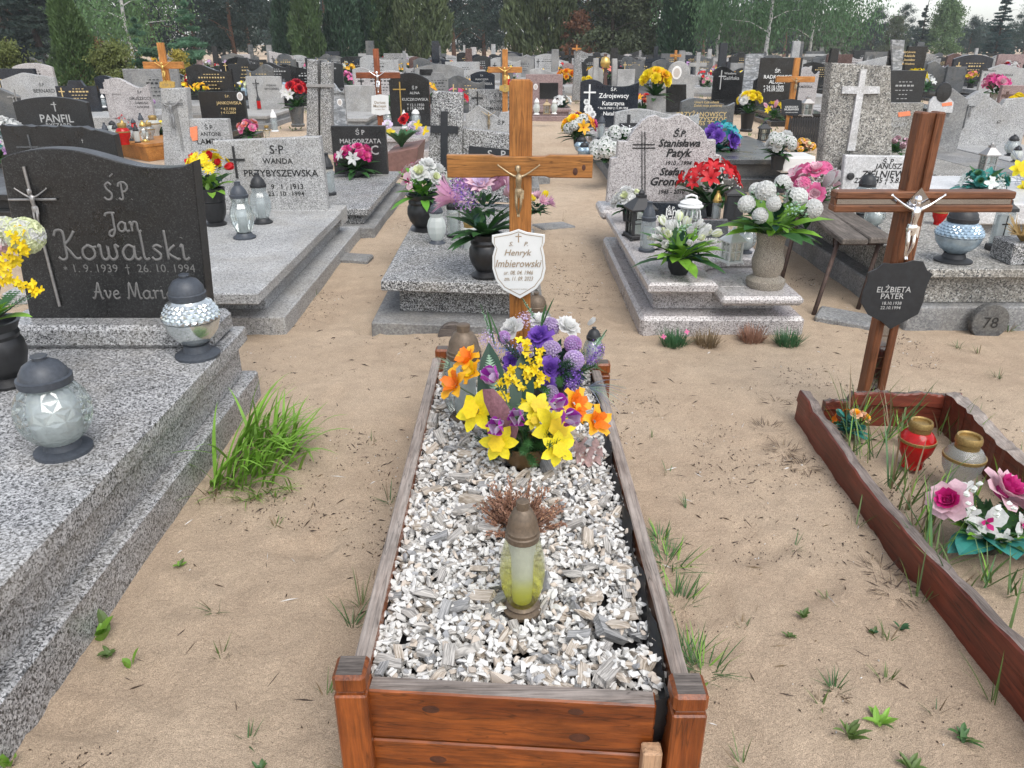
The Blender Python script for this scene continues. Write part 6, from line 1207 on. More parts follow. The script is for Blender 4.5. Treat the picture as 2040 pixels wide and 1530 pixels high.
# ------------------------------------------------------------------ broken red frame grave
rg = thing('plank_grave', 'collapsing red-brown plank frame grave with weeds and sand, right foreground', 'grave', (1.65, 2.3, 0), 'graves')
def rough_board(pts, th, hs, side, topm, name, seed, inward=1):
    """weathered board along a polyline; its top edge is ragged"""
    r = random.Random(seed); mb = MB(); vs = []; N = 40; L = [(Vector(a), Vector(b)) for a, b in zip(pts, pts[1:])]
    for k in range(N + 1):
        t = k / N * len(L); i = min(int(t), len(L) - 1); p = L[i][0].lerp(L[i][1], t - i); d = (L[i][1] - L[i][0]).normalized(); n = Vector((-d.y, d.x, 0)) * inward; h = hs(k / N) + r.uniform(-.004, .004); q = th * (1 + r.uniform(-.1, .1))
        vs += [p + Vector((0, 0, -.06)), p + n * .004 + Vector((0, 0, h * .55)), p + n * -.004 + Vector((0, 0, h * .62)), p + n * .002 + Vector((0, 0, h - .006)), p + n * .008 + Vector((0, 0, h + r.uniform(-.003, .004))), p + n * q * .5 + Vector((0, 0, h - r.uniform(.0, .008))), p + n * q + Vector((0, 0, h - .004 - r.uniform(0, .008))), p + n * q + Vector((0, 0, -.06))]
    fs = [(k * 8 + j, k * 8 + 8 + j, k * 8 + 9 + j, k * 8 + j + 1) for k in range(N) for j in range(7)]; tp = [f for i, f in enumerate(fs) if i % 7 in (4, 5)]; sd = [f for i, f in enumerate(fs) if i % 7 not in (4, 5)]
    mb.add(vs, sd + [tuple(range(8)), tuple(N * 8 + 7 - j for j in range(8))], side); mb.add(vs, tp, topm); bm = mb.build(name, rg); return bm
rough_board([(1.322, .9, 0), (1.326, 1.6, 0), (1.315, 2.4, 0), (1.33, 3.20, 0)], .052, lambda t: .185 - .085 * min(1, t * 1.4) + .015 * math.sin(t * 9) + (.03 if t > .93 else 0), 'wood_redboard', 'wood_weathered_dark', 'side_plank', 1, -1)
rough_board([(1.44, 3.14, 0), (2.03, 3.10, 0)], .045, lambda t: .155 - .05 * (t < .2) + .006 * math.sin(t * 20), 'wood_redboard_x', 'wood_weathered_dark', 'rear_plank', 3, 1)
rough_board([(2.02, 3.12, 0), (1.985, 2.5, 0), (1.97, .9, 0)], .06, lambda t: .165 + .012 * math.sin(t * 11), 'wood_redboard', 'wood_weathered_y', 'side_plank', 4, -1)
# ------------------------------------------------------------------ bench, markers, broken kerb stones
bn = thing('bench', 'weathered grey plank bench on rusty pipe legs beside the right cross', 'bench', (2.3, 5.4, 0))
def slat(x0, x1, y0, y1, z, sk): mb = MB(); mb.bbox(0, x1 - x0, 0, y1 - y0, z, z + .04, .008, 'wood_bench', T(x0, y0, 0) @ Matrix(((1, sk, 0, 0), (0, 1, 0, 0), (0, 0, 1, 0), (0, 0, 0, 1)))); mb.build('seat_plank', bn)
slat(2.10, 2.27, 4.78, 6.0, .43, .10); slat(2.285, 2.45, 4.80, 6.08, .432, .08)
mb = MB(); mb.box(2.12, 2.43, 4.90, 4.94, .40, .43, 'iron_rust'); mb.build('cross_bar', bn); mb = MB(); mb.box(2.2, 2.5, 5.82, 5.86, .40, .43, 'iron_rust'); mb.build('cross_bar', bn)
for a, b in (((2.13, 4.90, .43), (1.94, 4.66, -.05)), ((2.40, 4.90, .43), (2.29, 4.80, -.05)), ((2.20, 5.84, .43), (2.02, 5.52, -.05)), ((2.48, 5.84, .43), (2.55, 5.86, -.05))): mb = MB(); mb.tube([a, b], .015, 'iron_rust', 8); mb.build('leg', bn, True)
def disc_marker(label, px, py, rpx, mat, txt=None, half=0):
    c = P(px, py, 0); R = rpx / PXM(c); root = thing('grave_marker', label, 'marker', (c.x, c.y, 0), 'round grave markers'); mb = MB(); n = 28; cz = R * (.15 if half else .72)
    out = [(c.x + R * math.cos(2 * math.pi * k / n), cz + R * math.sin(2 * math.pi * k / n)) for k in range(n)]; mb.prism(out, c.y, c.y + .05, mat, None, .004); o = mb.build('disc', root)
    if txt: q = Vector((c.x, c.y - .002, cz)); v, f = text_mesh(txt, R * .8, None, 0, .0); m2 = MB(); m2.add(v, f, 'granite_charcoal', T(*q)); m2.build('inscription', o)
disc_marker('dark half-round wooden marker by the corner of the speckled grave', 902, 678, 30, 'wood_endgrain', None, 1); disc_marker('round dark concrete marker numbered 78 at right', 1967, 668, 37, 'concrete_dark', '78')
for lb, px, py, sx, sy, sz, rz in (('loose concrete kerb block beside the light grey grave', 700, 522, .16, .10, .05, -.1), ('grey stone tile lying beyond the pink flowers right of the cross', 1103, 452, .18, .12, .02, .5), ('concrete kerb strip lying left of the right cross base', 1700, 640, .22, .12, .03, -.5), ('small concrete block on the sand right of the central cross', 1075, 362, .12, .1, .08, .1)):
    c = P(px, py, 0); mb = MB(); mb.bbox(-sx, sx, -sy, sy, -.04, sz, .012, 'concrete_grey'); o = link('stone_block', mb.mesh('b'), None, (c.x, c.y, 0), (0, .04, rz)); tag(o, lb, 'stone block', 'loose stone blocks')
# ------------------------------------------------------------------ weeds and grass
def grass_tuft(label, x, y, n, L, W, mat, spread=.03, seed=0, lean=(.1, .9), group='weeds in the sand', name='grass_tuft', mat2=None, droop=.9):
    r = random.Random(seed); mb = MB(); z = gz1(x, y) - .004; root = tag(link(name, None, None, (x, y, z)), label, 'grass', group) if False else None
    for i in range(n):
        a = r.uniform(0, 6.28); q = spread * r.random() ** .5; ln = r.uniform(*lean); grass_blade(mb, (math.cos(a) * q, math.sin(a) * q, 0), r.gauss(a, .5), ln, L * r.uniform(.45, 1.1), W * r.uniform(.7, 1.2), mat2 if mat2 and r.random() < .25 else mat, r.uniform(.4, 1) * droop)
    o = link(name, mb.mesh(name), None, (x, y, z)); return tag(o, label, 'grass', group)
def big_clump():
    r = random.Random(77); mb = MB(); x0, y0 = -1.0, 2.74
    for i in range(190):
        u = r.random(); x = -1.20 + .34 * u * (r.random() ** .3); y = 2.52 + .42 * r.random() + .06 * u; tall = 1 - .6 * max(0, u - .2); L = r.uniform(.16, .44) * tall + .05
        if y < 2.6: L *= .65
        grass_blade(mb, (x - x0, y - y0, gz1(x, y) - .005), r.gauss(-.1, .85), r.uniform(.2, .95), L, r.uniform(.013, .022), 'leaf_grass' if r.random() < .96 else 'leaf_dry', r.uniform(1.1, 2.6), 8)
    for i in range(90):
        a = r.uniform(0, 6.28); x = -1.2 + .36 * r.random(); y = 2.48 + .1 * r.random(); grass_blade(mb, (x - x0, y - y0, gz1(x, y) - .005), r.gauss(-1.2, .8), r.uniform(.5, 1.2), r.uniform(.06, .16), .006, 'leaf_grass' if i % 4 else 'leaf_dry', 1.2)
    o = stuff(link('grass_clump', mb.mesh('grass'), None, (x0, y0, 0))); tag(o, 'lush bright green grass clump beside the large speckled slab', 'grass')
big_clump()
r = random.Random(12); wn_ = 0
WEED = [(545, 1000, 8, .05), (548, 1050, 10, .05), (428, 1215, 10, .06), (440, 1298, 12, .055), (490, 1465, 8, .07), (740, 880, 6, .05), (1585, 1085, 8, .07), (1650, 1185, 7, .055), (1480, 1245, 7, .05), (1770, 1270, 10, .07), (1665, 1370, 26, .06), (1765, 1350, 12, .06), (1865, 1415, 8, .07), (1635, 1400, 8, .05), (1330, 940, 6, .06), (1295, 870, 6, .05), (1370, 1010, 6, .07), (1320, 830, 5, .05), (775, 1560, 9, .2), (720, 1200, 14, .13), (700, 1240, 16, .11), (650, 1380, 8, .09), (775, 1000, 10, .10), (1850, 800, 12, .09), (1990, 750, 14, .07), (1950, 700, 12, .07), (2010, 660, 16, .09), (1480, 1520, 8, .08), (1385, 640, 8, .05), (640, 560, 14, .08), (655, 520, 16, .07), (630, 590, 10, .06), (760, 420, 8, .08), (1450, 500, 6, .05), (1910, 690, 14, .06), (1120, 440, 8, .09), (1800, 640, 10, .08), (1900, 650, 12, .10), (1940, 640, 12, .1)]
ORD = ['frontmost', 'second', 'third', 'fourth', 'fifth', 'sixth', 'seventh', 'eighth', 'ninth', 'tenth', 'eleventh', 'twelfth', 'thirteenth', 'fourteenth', 'fifteenth', 'sixteenth']
def weed_side(px): return 0 if px < 790 else 1 if px < 1560 else 2
def weed_label(px, py):
    k = weed_side(px); rank = sorted((-b for a, b, *_ in WEED if weed_side(a) == k)).index(-py); return f"thin grass tuft on the sand {('left of the pebble box', 'right of the pebble box', 'near the red plank frame')[k]}, {ORD[rank]} from the front"
for i, (px, py, n, L) in enumerate(WEED):
    c = P(px, py, 0); grass_tuft(weed_label(px, py), c.x, c.y, n, L * 1.15, .0042, 'leaf_grass_dull' if i % 2 else 'leaf_weed', .015, i, mat2='leaf_dry', lean=(.15, 1.15))
for i, (px, py, n, L, sp) in enumerate([(1330, 1120, 60, .13, .06), (1350, 1190, 55, .12, .05), (1400, 1330, 50, .12, .05), (1375, 1300, 24, .12, .04), (1315, 1075, 30, .09, .03)]):
    c = P(px, py, 0); grass_tuft(('feathery green weed right of the pebble box, upper one', 'feathery green weed right of the pebble box, middle one', 'leafy weed beside the front right corner post', 'small leafy weed behind the front right corner post', 'small bright weed at the right plank of the pebble box')[i], c.x, c.y, n, L, .005, 'leaf_weed', sp, 60 + i, lean=(.3, 1.3), mat2='leaf_grass')
# weeds inside and around the red frame
mb = MB()
for i in range(75):
    x, y = r.uniform(1.40, 1.95), r.uniform(1.5, 3.08)
    if (x - 1.665) ** 2 + (y - 2.75) ** 2 < .016 or (x - 1.77) ** 2 + (y - 2.6) ** 2 < .016: continue
    edge = min(x - 1.38, 1.97 - x, 3.1 - y)
    if edge > .12 and r.random() < .55: continue
    for k in range(r.randint(5, 12)): a = r.uniform(0, 6.28); grass_blade(mb, (x - 1.65 + r.gauss(0, .015), y - 2.3 + r.gauss(0, .015), 0), a, r.uniform(.1, .8), r.uniform(.09, .27) * (1.2 if edge < .12 else .7), r.uniform(.006, .011), r.choice(['leaf_grass_dull', 'leaf_weed', 'leaf_grass', 'leaf_grass_dull', 'leaf_dry']), r.uniform(.4, 1.0))
tag(stuff(link('frame_grass', mb.mesh('g'), None, (1.65, 2.3, 0))), 'long loose grass growing inside the red plank frame', 'grass')
for i in range(3):
    x, y = 1.30 + r.uniform(-.04, .0), 1.5 + .42 * i; grass_tuft(f'grass sprouting along the outside of the red plank frame, {ORD[i]} from the front', x, y, 6, .16, .006, 'leaf_grass_dull', .02, 300 + i, (.1, .8), 'weeds along the red frame')
def rosette(label, px, py, R, n, mat, up=.35, W=.35, group='leafy weeds'):
    c = P(px, py, 0); r = random.Random(px); mb = MB(); z = gz1(c.x, c.y)
    for i in range(n): a = i * 2.4 + r.gauss(0, .5); e = up + .9 * r.random(); leaf_blade(mb, (r.gauss(0, R * .08), r.gauss(0, R * .08), 0), (math.cos(a), math.sin(a), e), R * r.uniform(.35, 1.0), R * W * r.uniform(.6, 1), mat if r.random() < .8 else 'leaf_grass_dull', r.uniform(.4, 1.1), .3, 4)
    tag(link('leafy_weed', mb.mesh('w'), None, (c.x, c.y, z)), label, 'weed', group)
rosette('broad-leaved green weed against the speckled plinth, lower left', 205, 1262, .10, 6, 'leaf_grass', 1.6, .42); rosette('single upright green seedling leaf, lower left', 255, 1325, .075, 3, 'leaf_grass', 2.2, .36); rosette('small green seedling left of the pebble box', 357, 1128, .035, 6, 'leaf_grass', .8, .5)
rosette('green leaf sprout at the lower left corner of the sand', 15, 1522, .09, 3, 'leaf_grass', 1.8, .4); rosette('low bushy weed beneath the broad-leaved weed', 215, 1300, .05, 14, 'leaf_grass_dull', .5, .4); rosette('green rosette weed at lower right', 1752, 1435, .055, 9, 'leaf_grass', .5, .36); rosette('grey-green rosette weed near the right bottom corner', 1915, 1468, .06, 12, 'leaf_weed', .6, .25)
rosette('tiny blue-green seedling, left of the pair by the red frame', 1742, 1258, .032, 6, 'leaf_bluegreen', .6, .5); rosette('tiny blue-green seedling, right of the pair by the red frame', 1797, 1250, .034, 6, 'leaf_bluegreen', .9, .5); rosette('small olive weed on the right sand', 1600, 1228, .035, 14, 'leaf_grass_dull', 1.0, .4); rosette('small grey weed on the right sand', 1572, 1268, .03, 8, 'leaf_grass_dull', .3, .4); rosette('dull upright weed at bottom right', 1690, 1460, .07, 9, 'leaf_grass_dull', 1.2, .22); rosette('weed at the bottom edge right of the box', 1815, 1525, .05, 10, 'leaf_grass_dull', .7, .3); rosette('dark clump at the bottom edge near the box', 520, 1526, .03, 12, 'leaf_weed', .7, .4)
for i, (px, py, mt, nn) in enumerate(((1342, 690, 'leaf_bluegreen', 130), (1408, 690, 'leaf_dry', 90), (1498, 682, 'heather', 130), (1567, 690, 'leaf_bluegreen', 120))):
    c = P(px, py, 0); o = grass_tuft(('tuft of green carnation leaves with pink blossoms, left of the row by the plinth', 'dry pale tuft, second of the row by the rosy plinth', 'dry brown tuft, third of the row by the rosy plinth', 'green tuft, rightmost of the row by the rosy plinth')[i], c.x, c.y, nn * 2, .11, .006, mt, .06, 400 + i, (.05, 1.0), 'small plants before the rosy grave', 'garden_tuft', droop=.4)
    if i == 0:
        for dx, dz in ((-.07, .07), (.06, .1)): link('blossom', head_mesh('four', 'p_pink', 'p_magenta'), o, (dx, -.03, dz), (1.0, 0, .3), .035)
# dry brown grass roots by the red frame
for i, (px, py) in enumerate(((1545, 800), (1530, 850), (1560, 890), (1600, 920), (1755, 1130), (1785, 1170))):
    c = P(px, py, 0); grass_tuft(('flattened dead brown grass by the broken frame corner, topmost patch', 'flattened dead brown grass by the broken frame corner, second patch', 'flattened dead brown grass by the broken frame corner, third patch', 'flattened dead brown grass by the broken frame corner, lowest patch', 'dead brown grass along the red side plank, upper patch', 'dead brown grass along the red side plank, lower patch')[i], c.x, c.y, 46, .07, .003, 'twig_brown', .06, 500 + i, (1.1, 1.55), 'dead grass by the red frame', 'dead_grass', 'leaf_dry', .2)
# ------------------------------------------------------------------ graves of the middle rows
SH = {'rect': lambda u: 1, 'wave': lambda u: .90 + .10 * math.cos(2 * math.pi * (u - .27) * .92) + .05 * max(0, u - .9) * 10 * .6, 'waver': lambda u: .90 + .10 * math.cos(2 * math.pi * ((1 - u) - .27) * .92), 'arc': lambda u: .86 + .14 * math.sin(math.pi * u) ** .8, 'peak': lambda u: 1 - .36 * abs(u - .5),
      'slant': lambda u: 1 - .22 * u, 'slantr': lambda u: .78 + .22 * u, 'dome': lambda u: .80 + .20 * math.sqrt(max(0, 1 - ((u - .5) / .32) ** 2)) if abs(u - .5) < .32 else .76, 'peaklow': lambda u: 1 - .75 * (u - .22) if u > .22 and u < .6 else (.84 + .36 * (u - .6) * .3 if u >= .6 else .80 + .9 * u),
      'rough': lambda u: 1 - .05 * u - .55 * max(0, u - .72) + .012 * math.sin(u * 37) + .01 * math.sin(u * 61), 'zwave': lambda u: .94 + .06 * math.sin(u * 9) if u < .36 else .90 - .05 * math.sin((u - .36) * 5) + .05 * max(0, u - .85) * 6, 'steps': lambda u: 1 if .3 < u < .7 else .82, 'pt': lambda u: .8 + .2 * min(1, u * 2.4) if u < .45 else 1 - .25 * (u - .45)}
def outline(x0, x1, yt, yb, kind, Y):
    a, b = D(x0, yb, Y), D(x1, yb, Y); zt = D((x0 + x1) / 2, yt, Y).z; zb = a.z; n = 1 if kind == 'rect' else 26; top = [(a.x + (b.x - a.x) * (1 - k / n), zb + (zt - zb) * SH[kind](1 - k / n)) for k in range(n + 1)]
    return [(a.x, zb - .02), (b.x, zb - .02)] + top
def mid(label, x0, x1, yt, yb, kind, mat, texts=(), ink='ink_white', zs=.25, slab=None, smat=None, th=.1, L=1.75, ext=.12, cross=None, fig=None, plaque=None, shear=0, nm='grave', photo=None):
    Y = P((x0 + x1) / 2, yb, zs).y; out = outline(x0, x1, yt, yb, kind, Y); xa, xb = out[0][0], out[1][0]; xm = (xa + xb) / 2; g = thing(nm, label, 'grave', (xm, Y - .8, 0), 'graves'); sm = smat or mat
    if slab is not False:
        e = ext; tiers(g, [('plinth', xa - e - .06, xb + e + .06, Y - L - .1, Y + .3, -.06, zs * .42, .008, 'concrete_grey' if sm.startswith(('terr', 'conc')) else sm), ('riser', xa - e + .06, xb + e - .06, Y - L + .05, Y + .2, zs * .42, zs - .06, .004, sm), ('slab', xa - e, xb + e, Y - L, Y + .22, zs - .06, zs, .006, sm)])
    h = headstone(g, out, Y, th, mat, .006)
    for t in texts: inscribe(h, t[0], t[1], t[2], t[3], Y, t[4] if len(t) > 4 else ink, None, shear, .012)
    if plaque: mb = MB(); mb.prism(stone_poly([(plaque[0], plaque[3]), (plaque[1], plaque[3]), (plaque[1], plaque[2]), (plaque[0], plaque[2])], Y), Y - .012, Y + .004, plaque[4]); mb.build('plaque', h)
    if cross: cross_relief(h, cross[0], cross[1], cross[2], cross[3], cross[4], cross[5], cross[6], Y, cross[7], depth=.014)
    if fig: corpus(h, D(fig[0], fig[1], Y - .02), fig[2] / PXM(D(fig[0], fig[1], Y)), fig[3], detail=False)
    if photo: c = D(photo[0], photo[1], Y); k = photo[2] / PXM(c); mb = MB(); mb.lathe([(1.15 * k, 0), (1.1 * k, .006), (0, .007)], 'white_ceramic', 16, T(c.x, Y - .001, c.z) @ rotm(math.pi / 2, 0, 0) @ Matrix.Diagonal((.78, 1, 1, 1))); mb.lathe([(.8 * k, .0075), (0, .008)], 'photo_oval', 14, T(c.x, Y - .001, c.z) @ rotm(math.pi / 2, 0, 0) @ Matrix.Diagonal((.75, 1, 1, 1))); mb.build('photo_medallion', h)
    return g, h, Y
mid('angular light grey headstone with dark lettering at far left', 15, 122, 145, 218, 'pt', 'terrazzo_light', [('Ś.P.', 83, 168, 12), ('BERNARD', 88, 181, 42)], 'ink_black')
mid('narrow charcoal stone with a metal crucifix at the left edge', 8, 52, 170, 266, 'slant', 'granite_darkgrey', cross=(28, 178, 235, 15, 42, 193, 2, 'pewter'), fig=(29, 208, 16, 'pewter'))
mid('charcoal round-topped headstone with large serif name, upper left', 42, 187, 193, 274, 'arc', 'granite_charcoal', [('PANFIL', 113, 236, 66), ('RYSZARD', 117, 250, 50)], 'ink_grey', cross=(107, 203, 222, 102, 112, 208, 1.6, 'ink_grey'))
mid('dark headstone with a rough chipped top edge behind the wavy stone', 20, 240, 250, 335, 'rough', 'granite_charcoal', [('†', 164, 281, 4)], 'ink_grey', cross=(56, 268, 300, 34, 125, 293, 3, 'granite_darkgrey'), th=.14)
mid('rosy grey wavy headstone with an anchor cross, upper left', 222, 310, 155, 252, 'wave', 'granite_rosy', [('Ś.P.', 278, 183, 10), ('GRUSZECCY', 280, 196, 44), ('DARIUSZ', 282, 205, 26), ('* 14.05.2008', 283, 213, 28)], 'ink_black', cross=(213, 158, 235, 200, 240, 182, 9, 'granite_rosy'))
g, h, Y = mid('grey stone pillar with carved crucifix joined to a low lettered stone', 373, 468, 237, 340, 'rect', 'terrazzo_light', [('Ś P', 415, 252, 16), ('ANTONI', 419, 267, 40), ('LAMPARSKI', 430, 282, 74), ('* 11.10.1921', 412, 300, 30), ('† 22.8.1994', 412, 310, 30)], 'ink_black')
hh = headstone(g, stone_poly([(328, 340), (385, 340), (370, 175), (319, 177)], Y - .02), Y - .02, .14, 'terrazzo_light', name='headstone_pillar'); cross_relief(hh, 349, 205, 300, 326, 364, 207, 4, Y - .02, 'concrete_grey'); corpus(hh, D(348, 262, Y - .05), 60 / PXM(D(348, 240, Y)), 'granite_mid', detail=False)
mb = MB(); mb.prism(stone_poly([(376, 262), (384, 281), (394, 279), (393, 251), (378, 254)], Y - .006), Y - .01, Y - .004, 'sticker_orange'); mb.build('sticker', h)
mid('black polished headstone with a photo medallion, upper left', 404, 493, 182, 248, 'rect', 'granite_black', [('Ś.P.', 452, 191, 9), ('JANKOWSKA', 456, 206, 50), ('* 4.7.1929', 455, 217, 30), ('† 4.12.2004', 455, 225, 30)], 'ink_gold', photo=(478, 192, 7))
mid('low blue-black wavy headstone left of the bright orange cross', 197, 262, 150, 205, 'wave', 'granite_blueblack', [('', 0, 0, 1)] if False else ())
mid('blue-black wavy headstone right of the bright orange cross, nearer one', 338, 395, 145, 192, 'wave', 'granite_blueblack', [('RODZINA', 366, 160, 24)], 'ink_grey', cross=(347, 150, 172, 341, 354, 156, 1.5, 'ink_grey'))
mid('blue-black wavy headstone right of the bright orange cross, farther one', 370, 443, 128, 182, 'wave', 'granite_blueblack', [('STEFANOWSCY', 415, 146, 34)], 'ink_grey')
mid('pale concrete headstone with a dark crucifix, left of the twin pillars', 497, 566, 152, 218, 'rect', 'concrete_light', [('ZDZISŁAW', 540, 170, 20), ('SZYCHERSKI', 541, 177, 28)], 'ink_black', cross=(509, 158, 200, 503, 516, 166, 1.5, 'iron_black'), fig=(509, 178, 12, 'pewter'))
# dark square stone behind the light grey grave
g, h, Y = mid('dark square headstone with bold carved letters behind the light grey grave', 667, 773, 251, 347, 'rect', 'granite_charcoal', [('Ś P', 717, 262, 18), ('MAŁGORZATA', 718, 281, 82), ('SZULC', 717, 299, 74)], 'ink_grey', smat='terrazzo_bw', zs=.25, L=2.0, th=.09)
# twin pebbled pillars
g = thing('grave', 'twin pebbled pillars with a crossbar between them', 'grave', tuple(P(636, 300, 0)), 'graves'); Yp = 11.1
for q in ([(610, 305), (635, 305), (632, 120), (612, 118)], [(637, 305), (661, 305), (660, 124), (639, 123)]): headstone(g, stone_poly(q, Yp), Yp, .16, 'terrazzo_bw', name='pillar')
mb = MB(); mb.prism(stone_poly([(610, 173), (666, 174), (666, 168), (610, 167)], Yp - .03), Yp - .03, Yp - .002, 'pewter'); mb.build('cross_bar', g)
mid('grey veined marble headstone with photo right of the twin pillars', 661, 691, 165, 252, 'wave', 'marble_grey', [('Burzyński', 674, 187, 24)], 'ink_black', photo=(677, 204, 6))
mid('black polished round-topped headstone with a gilt cross behind the red-brown cross', 780, 858, 145, 252, 'arc', 'granite_black', [('Ś P', 826, 174, 11), ('ALINA', 826, 185, 20), ('KUCZKOWSKA', 827, 198, 52), ('* 12.1.1930', 828, 209, 34), ('† 19.3.2004', 828, 217, 34)], 'ink_grey', smat='granite_rosy', zs=.3, cross=(796, 163, 232, 783, 808, 178, 2.2, 'gold'))
mid('blue-black headstone with arched top left of the orange double cross', 938, 986, 142, 195, 'arc', 'granite_blueblack', [('Ś.P.', 960, 150, 6), ('FRANCISZKA', 960, 158, 26), ('LESZCZYŃSKA', 961, 166, 40)], 'ink_grey')
mid('speckled terrazzo headstone with black cross and lettering above the slanted one', 935, 1024, 178, 254, 'rect', 'terrazzo_bw', [('S. P.', 993, 190, 16), ('JADWIGA', 992, 203, 32), ('TOMASIŃSKA', 990, 215, 56)], 'ink_black', cross=(951, 182, 226, 940, 962, 195, 2.5, 'ink_black'))
mid('slanted terrazzo headstone with a bronze figure behind the speckled grave', 930, 1040, 209, 305, 'peaklow', 'terrazzo_light', [('Ś.P.', 999, 243, 16)], 'ink_black', fig=(974, 258, 34, 'bronze'), smat='terrazzo_bw')
mid('grey concrete headstone with an arched dark niche', 828, 925, 128, 193, 'arc', 'concrete_grey', plaque=(836, 862, 138, 150, 'granite_black'))
mid('pale concrete slab headstone beside the red-brown cross', 690, 748, 170, 222, 'rect', 'concrete_light')
mid('black wavy headstone between the left graves and the twin pillars', 557, 607, 128, 168, 'wave', 'granite_black'); mid('brown-black low headstone behind the pale concrete one', 500, 560, 136, 168, 'arc', 'granite_black')
mid('pinkish granite headstone with dark plate and photo, right of the orange double cross', 1047, 1120, 148, 208, 'rect', 'granite_pinkish', [('WANAT', 1094, 177, 26), ('Wacław', 1094, 170, 18)], 'ink_grey', plaque=(1075, 1112, 165, 197, 'granite_black'), photo=(1067, 173, 5), L=1.5)
g, h, Y = mid('dark blue wavy headstone with white cross, rose and bold lettering', 1154, 1268, 158, 254, 'zwave', 'granite_blueblack', [('Ś.P.', 1223, 177, 12), ('Zdrojewscy', 1223, 192, 60), ('Katarzyna', 1222, 207, 44), ('* 06.10.1969 † 11.09.1994', 1221, 216, 60), ('Natalia', 1216, 226, 28)], 'ink_white', smat='granite_rosy', cross=(1175, 168, 240, 1163, 1187, 184, 3, 'ink_white'), ext=.0)
for px, py, s in ((1172, 218, 15), (1180, 228, 12), (1168, 203, 9), (1178, 236, 10)): link('carved_rose', head_mesh('rose', 'ink_white', 'ink_grey', True), h, D(px, py, Y - .004) - world_loc(h), (math.pi / 2, 0, 0), (s / 90, s / 90, .02))
g, h, Y = mid('grey terrazzo headstone with black cross and silver figure behind the rounded stone', 1222, 1388, 217, 290, 'wave', 'terrazzo_light', cross=(1253, 228, 280, 1234, 1271, 248, 6, 'iron_black'), fig=(1252, 290, 40, 'silver'), slab=False)
tiers(g, [('plinth', 1.22, 3.0, 9.25, 12.4, -.05, .14, .008, 'concrete_grey'), ('riser', 1.30, 2.92, 9.45, 12.3, .14, .26, .004, 'terrazzo_light'), ('slab', 1.18, 3.02, 9.35, 12.3, .26, .33, .008, 'granite_mid')])
mid('pale dome-topped headstone with round relief and black plate', 1312, 1378, 122, 238, 'dome', 'concrete_light', [('Ś†P', 1347, 177, 9), ('ANNA', 1347, 186, 26), ('OLSZEWSKA', 1347, 195, 36), ('* 16.1.1921', 1347, 204, 28), ('† 23.8.1992', 1347, 212, 28)], 'ink_grey', plaque=(1327, 1367, 168, 223, 'granite_black'), photo=(1348, 145, 11))
mid('dark grey wavy headstone with gold lettering', 1352, 1457, 195, 274, 'wave', 'granite_darkgrey', [('Umarli żyją odeszli', 1408, 204, 48), ('Zielski moje powierzaj', 1410, 211, 56), ('KRZYŻANOWSCY', 1398, 226, 100), ('KRZYSZTOF', 1412, 238, 70), ('1955  †  2014', 1414, 247, 56)], 'ink_gold', zs=.36, L=2.3, ext=.3)
mid('black headstone with a tall engraved cross behind the dome-topped one', 1418, 1476, 132, 198, 'wave', 'granite_black', [('Wiesława', 1455, 146, 24), ('Galińska', 1457, 155, 32)], 'ink_grey', cross=(1438, 140, 178, 1432, 1446, 152, 2, 'ink_grey'))
mid('tall veined grey pillar stone right of the black engraved one', 1476, 1511, 108, 196, 'rect', 'marble_grey'); mid('black pointed stone beside the veined pillar', 1498, 1528, 150, 205, 'peak', 'granite_black')
mid('tall black headstone with white lettering left of the slim orange cross', 1505, 1586, 115, 214, 'rect', 'granite_black', [('ŚP.', 1550, 140, 12), ('RADKOWSCY', 1552, 153, 60), ('ALOJZY', 1549, 164, 34), ('* 24.10.1949', 1541, 173, 40), ('† 16.09.2023', 1541, 180, 40)], 'ink_white')
mid('rosy grey wavy headstone right of the slim orange cross', 1586, 1623, 133, 208, 'wave', 'granite_rosy', [('KAMIŃSKA', 1603, 172, 32)], 'ink_black')
g, h, Y = mid('terrazzo headstone with an orange sticker beside the pebbled cross slab', 1752, 1820, 205, 308, 'rect', 'terrazzo_warm', [('MARIAN', 1786, 236, 34), ('MAZARY', 1787, 248, 44), ('* 1917', 1785, 262, 18), ('† 1994', 1785, 270, 18)], 'ink_grey')
mb = MB(); mb.prism(stone_poly([(1790, 233), (1814, 230), (1813, 221), (1789, 224)], Y - .006), Y - .009, Y - .003, 'sticker_orange'); mb.build('sticker', h)
g, h, Y = mid('peaked terrazzo headstone with white bust-shaped plate and oval portrait', 1836, 1906, 176, 302, 'peak', 'concrete_grey'); mb = MB(); mb.prism(stone_poly([(1846, 224), (1894, 224), (1897, 203), (1886, 192), (1858, 192), (1849, 203)], Y), Y - .04, Y - .01, 'marble_white'); mb.build('white_plate', h); c = D(1879, 184, Y - .02); mb = MB(); mb.lathe([(.13, 0), (.12, .03), (0, .035)], 'granite_charcoal', 20, T(*c) @ rotm(math.pi / 2, 0, 0) @ Matrix.Diagonal((.8, 1, 1, 1))); mb.build('oval_portrait', h)
mb = MB(); mb.prism(stone_poly([(1877, 212), (1897, 210), (1896, 203), (1876, 206)], Y - .042), Y - .045, Y - .041, 'sticker_orange'); mb.build('sticker', h)
mid('light terrazzo peaked headstone with a crucifix at right', 1897, 2034, 180, 290, 'peaklow', 'terrazzo_light', [('67', 1990, 243, 8)], 'ink_black', cross=(1929, 208, 255, 1920, 1942, 212, 2.2, 'granite_darkgrey'), fig=(1930, 236, 24, 'granite_mid'))
